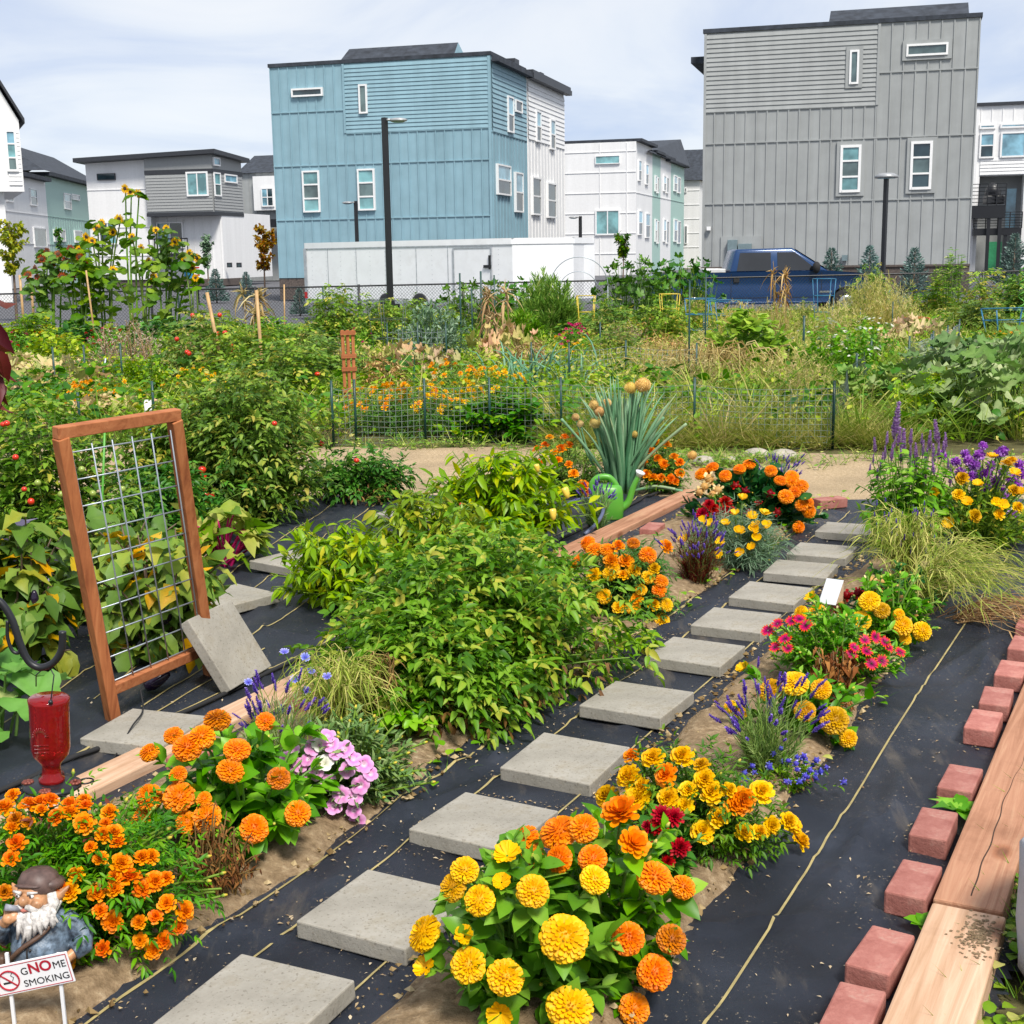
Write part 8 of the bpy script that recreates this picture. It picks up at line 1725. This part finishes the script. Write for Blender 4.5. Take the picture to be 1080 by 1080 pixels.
# --- undergrowth that nobody could count
def scatter(n, seed, fn):
    r = rr(seed); Y = np.sqrt(r.uniform(10.9 ** 2, 34 ** 2, n)); X = r.uniform(-.42, .42, n) * Y; u = r.random(n); k = fn(X, Y, u); X, Y = X[k], Y[k]; return X, Y, smooth(13, 30, Y) * (-.42 + .3 * smooth(-9, 14, X)), r
front = lambda X, Y: Y > 11.1 + .5 * (fbm(X, Y, 1.3, 9) - .5) - .22 * X - .45 * smooth(-.2, .8, X)
def tuftfield(name, n, seed, fn, per, tp, size, tint, mat, h, wid, up, W=1.0):
    X, Y, Z, r = scatter(n, seed, fn); k = len(X); f = MB(); B_ = np.repeat(np.stack([X, Y, Z], 1), per, 0); m_ = len(B_); hh = np.repeat(h * r.uniform(.4, 1.3, k), per) * r.random(m_) ** .7; a = r.uniform(0, 2 * PI, m_); rad = wid * np.sqrt(r.random(m_))
    P = B_ + np.stack([rad * np.cos(a), rad * np.sin(a), hh], 1); F = unit(np.stack([np.cos(a), np.sin(a), r.normal(up, .4, m_)], 1)); ti = np.clip(np.repeat(r.uniform(*tint, k), per) + r.normal(0, .12, m_), 0, 1)
    f.leaves(tp, P, F, unit(UPV + r.normal(0, .4, (m_, 3))), np.repeat(r.uniform(.7, 1.3, k), per) * size * r.uniform(.6, 1.2, m_), ti, W); return struct(f.build(name, M[mat]), 'stuff')
zone = lambda X, Y: fbm(X + 40, Y, .35, 15)
right = lambda X, Y: smooth(.04, .14, X / Y)
wild = lambda X, Y: front(X, Y) & ~((X / Y > -.115) & (X / Y < .02) & (Y < 12.6))
tuftfield('green_weeds', 9000, 61, lambda X, Y, u: wild(X, Y) & (u < .95 - .35 * right(X, Y)), 16, L_OVATE, .065, (.25, 1.0), 'f_grass', .34 * 1.0, .2, .5, 1.1)
tuftfield('leafy_weeds', 3800, 62, lambda X, Y, u: wild(X, Y) & (zone(X, Y) > .42) & (u < .9 - .5 * right(X, Y)), 14, L_WIDE, .10, (.1, .9), 'f_dark', .36, .22, .3)
def bladefield(name, n, seed, fn, per, L, tint, mat, wd=1.0, ups=1.3):
    X, Y, Z, r = scatter(n, seed, fn); k = len(X); B_ = np.repeat(np.stack([X, Y, Z], 1), per, 0); m_ = len(B_); a = r.uniform(0, 2 * PI, m_); rad = .14 * np.sqrt(r.random(m_)); P = B_ + np.stack([rad * np.cos(a), rad * np.sin(a), np.zeros(m_)], 1)
    F = unit(np.stack([np.cos(a), np.sin(a), np.abs(r.normal(ups, .5, m_)) + .3], 1)); f = MB(); f.leaves(L_BLADE, P, F, unit(UPV + r.normal(0, .3, (m_, 3))), np.repeat(r.uniform(.6, 1.3, k), per) * L * r.uniform(.5, 1.2, m_), np.clip(np.repeat(r.uniform(*tint, k), per) + r.normal(0, .15, m_), 0, 1), wd, 0, 1.0)
    return struct(f.build(name, M[mat]), 'stuff')
bladefield('wild_grass', 5200, 63, lambda X, Y, u: wild(X, Y) & (u < .25 + .75 * right(X, Y)), 28, .46, (.3, 1.0), 'f_grass', .42)
bladefield('dry_grass', 2800, 64, lambda X, Y, u: wild(X, Y) & (u < .2 + .6 * right(X, Y) * smooth(.3, .6, zone(X, Y))), 18, .42, (.0, .9), 'f_straw', .34)
# fine grass inside the near netting plot and weeds beside the timber
def patch(name, pts, per, L, mat, seed, wd=.45, tint=(.1, .9), leafy=0):
    r = rr(seed); B_ = np.repeat(pts, per, 0); m_ = len(B_); a = r.uniform(0, 2 * PI, m_); P = B_ + np.stack([.05 * np.cos(a), .05 * np.sin(a), np.zeros(m_)], 1); f = MB()
    f.leaves(L_BLADE, P, unit(np.stack([np.cos(a), np.sin(a), np.abs(r.normal(1.4, .6, m_))], 1)), unit(UPV + r.normal(0, .3, (m_, 3))), L * r.uniform(.4, 1.2, m_), r.uniform(*tint, m_), wd)
    if leafy: B2 = np.repeat(pts, leafy, 0); k = len(B2); a = r.uniform(0, 2 * PI, k); f.leaves(L_WIDE, B2 + np.stack([.05 * np.cos(a), .05 * np.sin(a), r.uniform(0, .07, k)], 1), unit(np.stack([np.cos(a), np.sin(a), r.uniform(0, .7, k)], 1)), np.tile(UPV, (k, 1)), .035, r.uniform(.3, 1, k), 1.2)
    return struct(f.build(name, M[mat]), 'stuff')
r = rr(66); X = r.uniform(.4, 3.2, 800); Y = 11.0 - .22 * X * .5 + r.uniform(0, 2.8, 800); patch('plot_grass', np.stack([X, Y, np.zeros(800)], 1), 34, .30, 'f_hay', 67, .26, (.0, 1), 12)
r = rr(68); S = r.uniform(1.6, 4.6, 90); Nn = r.uniform(-.30, -.20, 90); XY = SN(S, Nn); patch('edge_weeds', np.stack([XY[0], XY[1], np.zeros(90)], 1), 7, .13, 'f_grass', 69, .5, (.1, .9), 8)
S = r.uniform(3, 8.4, 60); Nn = np.where(r.random(60) < .5, -1.99, -1.02) + r.normal(0, .03, 60); XY = SN(S, Nn); patch('bed_edge_weeds', np.stack([XY[0], XY[1], fz(XY[0], XY[1])], 1), 4, .07, 'f_grass', 70, .5, (.1, .9), 3)
S = r.uniform(-.25, .25, 50); patch('path_edge_weeds', (lambda X_: np.stack([X_, 11.0 - .22 * X_ - .5 * smooth(-.2, .8, X_) + r.normal(0, .12, 260) - .35 * smooth(.3, .6, X_) * smooth(2.1, 1.8, X_) * r.random(260), np.zeros(260)], 1))(np.concatenate([r.uniform(-4, 4, 160), r.uniform(.3, 2.1, 100)])), 10, .16, 'f_grass', 71, .5, (.1, 1), 6)

# --- dandelion sprouts between the bricks
for k, (s_, n_, lab) in enumerate(((3.69, -.50, 'serrated dandelion leaves growing between two red bricks'), (2.99, -.47, 'small round leaved sprout at the corner of a red brick'))):
    q = SN(s_, n_); t = thing('dandelion_plant', lab, 'weed', (q[0], q[1], fzp(q[0], q[1]) + .02)); r = rr(90 + k); n = 9; a = np.linspace(0, 2 * PI, n + 1)[:-1] + r.normal(0, .2, n); f = MB(); f.leaves(L_EGG if k == 0 else L_WIDE, np.zeros((n, 3)), unit(np.stack([np.cos(a), np.sin(a), r.uniform(.4, .9, n)], 1)), np.tile(UPV, (n, 1)), (.10 if k == 0 else .05) * r.uniform(.7, 1.1, n), r.uniform(.3, .9, n), .75 if k == 0 else 1.2); f.build('leaves', M['f_zin'], t)

# ================================================================== STAKES, NETTING, CAGES
def stake(px, ybase_Y, ytop, label, rad=.011, mat='greenmetal', lean=(0, 0), name='garden_stake', group='green garden stakes', cat='stake'):
    Y = ybase_Y; b = bpos(px, Y); top = ypt(px, ytop, Y) - b; t = MB(); t.tube([(0, 0, -.02), (lean[0] * .5, lean[1] * .5, top[2] * .5), (lean[0], lean[1], top[2])], rad, 7); o = t.build(name, M[mat]); o.location = tuple(b); return tag(o, label, cat, group)
ST = [(486, 21.0, 288, 'tall green stake beside the silver sage', .014), (498, 21.5, 305, 'green stake in the dried beans left of a thicker one', .012), (508, 22.0, 286, 'thick tall green stake among the dried beans', .016), (522, 22.0, 290, 'green stake at the edge of the dried beans nearer the dill', .012), (727, 15.0, 296, 'very tall thin green stake left of the straw heap', .010), (744, 17.5, 288, 'tall thin green stake just behind the straw heap', .010), (848, 19.0, 333, 'short thick dark stake in the middle of the dry grass', .018), (742, 24.0, 330, 'thin green stake inside the tall blue cage', .012), (633, 21.0, 340, 'green stake beside the pink zinnias', .014), (907, 24.5, 325, 'thin green stake before the vine on the pickup hood', .010), (941, 23.5, 318, 'thin green stake beside the rust tipped grass', .010), (996, 17.8, 350, 'dark green stake leaning over the pale squash', .014), (983, 17.0, 352, 'short green stake with netting beside the leaning one', .012), (1033, 24.5, 322, 'thin green stake in the plot by the blue frame', .010), (53, 15.2, 388, 'thin green stake nearest the frame side, above the trellis', .011), (86, 15.6, 384, 'green stake in the middle of three above the trellis', .012), (76, 12.2, 414, 'dark stake in front of the orange marigold cushion', .013), (156, 12.0, 402, 'green stake by the white and blue post', .012), (342, 28.0, 302, 'dark green stake at the foot of the fence tomato', .018), (190, 30.5, 296, 'green stake near the outer sunflower', .02)]
for px, Y, yt, lab, rd in ST: stake(px, Y, yt, lab, rd)
stake(98, 15.8, 378, 'grey leaning metal stake beyond the trellis', .012, 'wire', (.12, 0), group='grey stakes')
BA = [(236, 16.0, 308, 'thick pale bamboo cane leaning toward the sunflowers', .022, (-.18, 0)), (275, 15.0, 306, 'upright orange bamboo cane with nodes', .02, (-.03, 0)), (299, 27.5, 300, 'short bamboo cane at the sunflower patch', .016, (.05, 0)), (100, 28.0, 285, 'bamboo cane at the base of the sunflowers', .02, (-.1, 0)), (36, 31.0, 288, 'pale wooden stake beside the young tree', .03, (0, 0)), (25, 31.5, 290, 'second pale wooden stake by the young tree trunk', .03, (0, 0))]
for px, Y, yt, lab, rd, ln in BA: stake(px, Y, yt, lab, rd, 'bamboo', ln, 'bamboo_cane', 'canes in the back plots', 'cane')
p = bpos(150, 11.6); t = thing('water_post', 'short white topped post with blue lower half above the trellis', 'post', tuple(p)); zt_ = ypt(150, 422, 11.6)[2] - p[2]
mb = MB(); mb.tube([(0, 0, 0), (0, 0, zt_ * .55)], .04, 10); M['bluep'] = plain('blue_pipe', (.02, .08, .22), .4); mb.build('lower_sleeve', M['bluep'], t); mb = MB(); mb.tube([(0, 0, zt_ * .55), (0, 0, zt_)], .032, 10); mb.build('upper_cap', M['white_trim'], t)
stake(84, 6.6, 444, 'bright green plastic prop bent like a hook in the tomato', .006, 'can', (.06, .1), 'plant_prop', 'plant props', 'prop')
# near netting fence along the sandy path
M['meshwire'] = plain('grey_green_wire', (.16, .20, .17), .5)
def netting(name, label, P, h, cell=.06, mat='darkwire', wire=.0016, post=True, posth=.06, group='netting fences', pr=.012):
    P = np.array(P); c = P.mean(0); t = thing(name, label, 'fence', tuple(c), 0, group); Q = P - c
    for p in Q:
        mb = MB(); mb.tube([p, p + np.array([0, 0, h + posth])], pr, 6); mb.build('fence_post', M['greenmetal'], t)
    mb = MB(); rj = rr(int(abs(c[0]) * 100 + c[1]))
    for a, b in zip(Q[:-1], Q[1:]):
        L = np.linalg.norm(b - a); n = max(2, int(L / cell)); sag = .03
        dd = (b - a) / L; nn = np.array([-dd[1], dd[0], 0])
        def pt(u, z): return a + (b - a) * u + np.array([0, 0, z * h - sag * 4 * u * (1 - u) * z]) + nn * .03 * math.sin(u * 7 + z * 3)
        for i in range(n + 1): u = i / n; mb.tube([pt(u, q) for q in np.linspace(.02, 1, 4)], wire, 3, cap=False)
        for j in range(int(h / cell) + 1): z = min(1, j * cell / h); mb.tube([pt(u, z) for u in np.linspace(0, 1, 8)], wire, 3, cap=False)
    mb.build('wire_mesh', M[mat], t, False); return t
NP = [gpt(x, y, 0) for x, y in ((352, 470), (376, 468), (449, 467), (517, 466), (592, 466), (732, 468), (878, 474))]
netting('netting_fence', 'long low dark green wire netting fence behind the sandy path', NP, .50, .05, 'meshwire', .0021)
netting('netting_fence', 'side run of wire netting going back from the last post', [gpt(878, 474, 0), bpos(905, 13.5), bpos(920, 16)], .5, .06)
netting('netting_fence', 'short netting run behind the onion seed heads', [bpos(560, 15.5), bpos(600, 15.2), bpos(660, 15.6), bpos(735, 14.8)], .55, .06, 'wire', .0014)
netting('netting_fence', 'netting run beside the silver sage', [bpos(408, 19), bpos(440, 19.3), bpos(470, 19)], .7, .08, 'wire', .0022)
netting('netting_fence', 'netting run near the pale cream squash', [bpos(960, 15.5), bpos(985, 16.5), bpos(1000, 18), bpos(1012, 20)], .55, .06, 'wire', .0016)
netting('netting_fence', 'netting run among the stakes above the trellis', [bpos(53, 15.2), bpos(86, 15.6), bpos(125, 15.9)], .6, .07, 'darkwire', .0018)
# obelisk
p = bpos(366, 13.0); H = ypt(366, 348, 13.0)[2] - p[2]; t = thing('wooden_obelisk', 'slim reddish wooden plant tower of four slats behind the netting', 'plant support', tuple(p), .35)
for a in range(3):
    mb = MB(); x = (-.045, 0, .045)[a]; mb.beam((x * 1.0, 0, 0), (x * 1.15, 0, H), .028, .022, (0, 1, 0)); mb.build('slat', M['redwood'], t, False)
for z in (.35, .58, .72, .97):
    mb = MB(); mb.beam((-.075, -.016, H * z), (.075, -.016, H * z), .02, .04, (0, 0, 1)); mb.build('cross_bar', M['redwoodx'], t, False)
def cage(px, Y, ytop, rad, label, mat, legs=4, rings=3, square=False, wr=.006):
    p = bpos(px, Y); H = ypt(px, ytop, Y)[2] - p[2]; t = thing('plant_cage', label, 'plant cage', tuple(p), .3, 'wire plant cages'); n = 4 if square else 20
    for j in range(rings):
        mb = MB(); z = H * (1 - .3 * j); rj = rad * (1 - .12 * j); a = np.linspace(0, 2 * PI, n + 1) + .5; mb.tube([(rj * math.cos(q), rj * math.sin(q), z) for q in a], wr, 5, cap=False); mb.build('ring', M[mat], t)
    for k in range(legs): a = k * 2 * PI / legs + .5; mb = MB(); mb.tube([(rad * .65 * math.cos(a), rad * .65 * math.sin(a), 0), (rad * math.cos(a), rad * math.sin(a), H)], wr * 1.3, 5); mb.build('leg', M[mat], t)
cage(738, 24.5, 315, .28, 'tall blue wire cage with a folded top beside the pickup tail', 'bluemetal', 3, 3, False, .008)
cage(768, 25.0, 317, .42, 'wide round blue wire cage before the pickup', 'bluemetal', 4, 2, False, .008)
cage(868, 28.5, 294, .28, 'square blue wire cage before the pickup front wheel', 'bluemetal', 4, 3, True, .007)
cage(1064, 22.5, 326, .5, 'big square blue frame at the frame edge', 'bluemetal', 4, 2, True, .010)
cage(618, 26.0, 312, .24, 'square yellow wire cage right of the dill', 'yellowmetal', 4, 3, True, .007)
cage(706, 27.0, 310, .26, 'square yellow wire cage under the dark squash heap', 'yellowmetal', 4, 2, True, .007)
cage(410, 22.8, 316, .36, 'round grey wire cage under the tall lamp post', 'darkwire', 5, 3, False, .005)
cage(965, 26.0, 335, .3, 'orange red wire cage by the spruce', 'tail', 4, 2, True, .008)
p = bpos(611, 29.0); mb = MB(); t_ = np.linspace(0, PI, 24); w_ = .62; zt_ = ypt(611, 271, 29)[2] - p[2]; mb.tube([(w_ * math.cos(a), 0, (zt_ - w_) + w_ * math.sin(a)) for a in t_], .01, 5); mb.tube([(w_, 0, 0), (w_, 0, zt_ - w_)], .01, 5); mb.tube([(-w_, 0, 0), (-w_, 0, zt_ - w_)], .01, 5); mb.tube([(w_ * .7 * math.cos(a), .3, (zt_ - w_ * 1.2) + w_ * .7 * math.sin(a)) for a in t_], .008, 5); o = mb.build('wire_arch', M['wire']); o.location = tuple(p); tag(o, 'thin wire plant arch rising before the trailer nose', 'plant support')
p = bpos(1076, 25); mb = MB(); zz_ = np.linspace(0, 1, 60); mb.tube(np.stack([.06 * np.cos(zz_ * 38), .06 * np.sin(zz_ * 38), zz_ * (ypt(1076, 278, 25)[2] - p[2])], 1), .012, 6); o = mb.build('spiral_stake', M['can']); o.location = tuple(p); tag(o, 'bright green spiral stake at the frame edge', 'stake')
x = np.linspace(xat(160, 14.2) - .6, xat(180, 14.2) + .9, 30); struct(gridmesh(x, np.linspace(13.2, 15.0, 20), lambda a, b: gz(0, 13) + .03 + .03 * fbm(a, b, 3, 8)).build('grey_fabric_patch', plain('faded_fabric', (.12, .12, .13), .8, var=.3)))
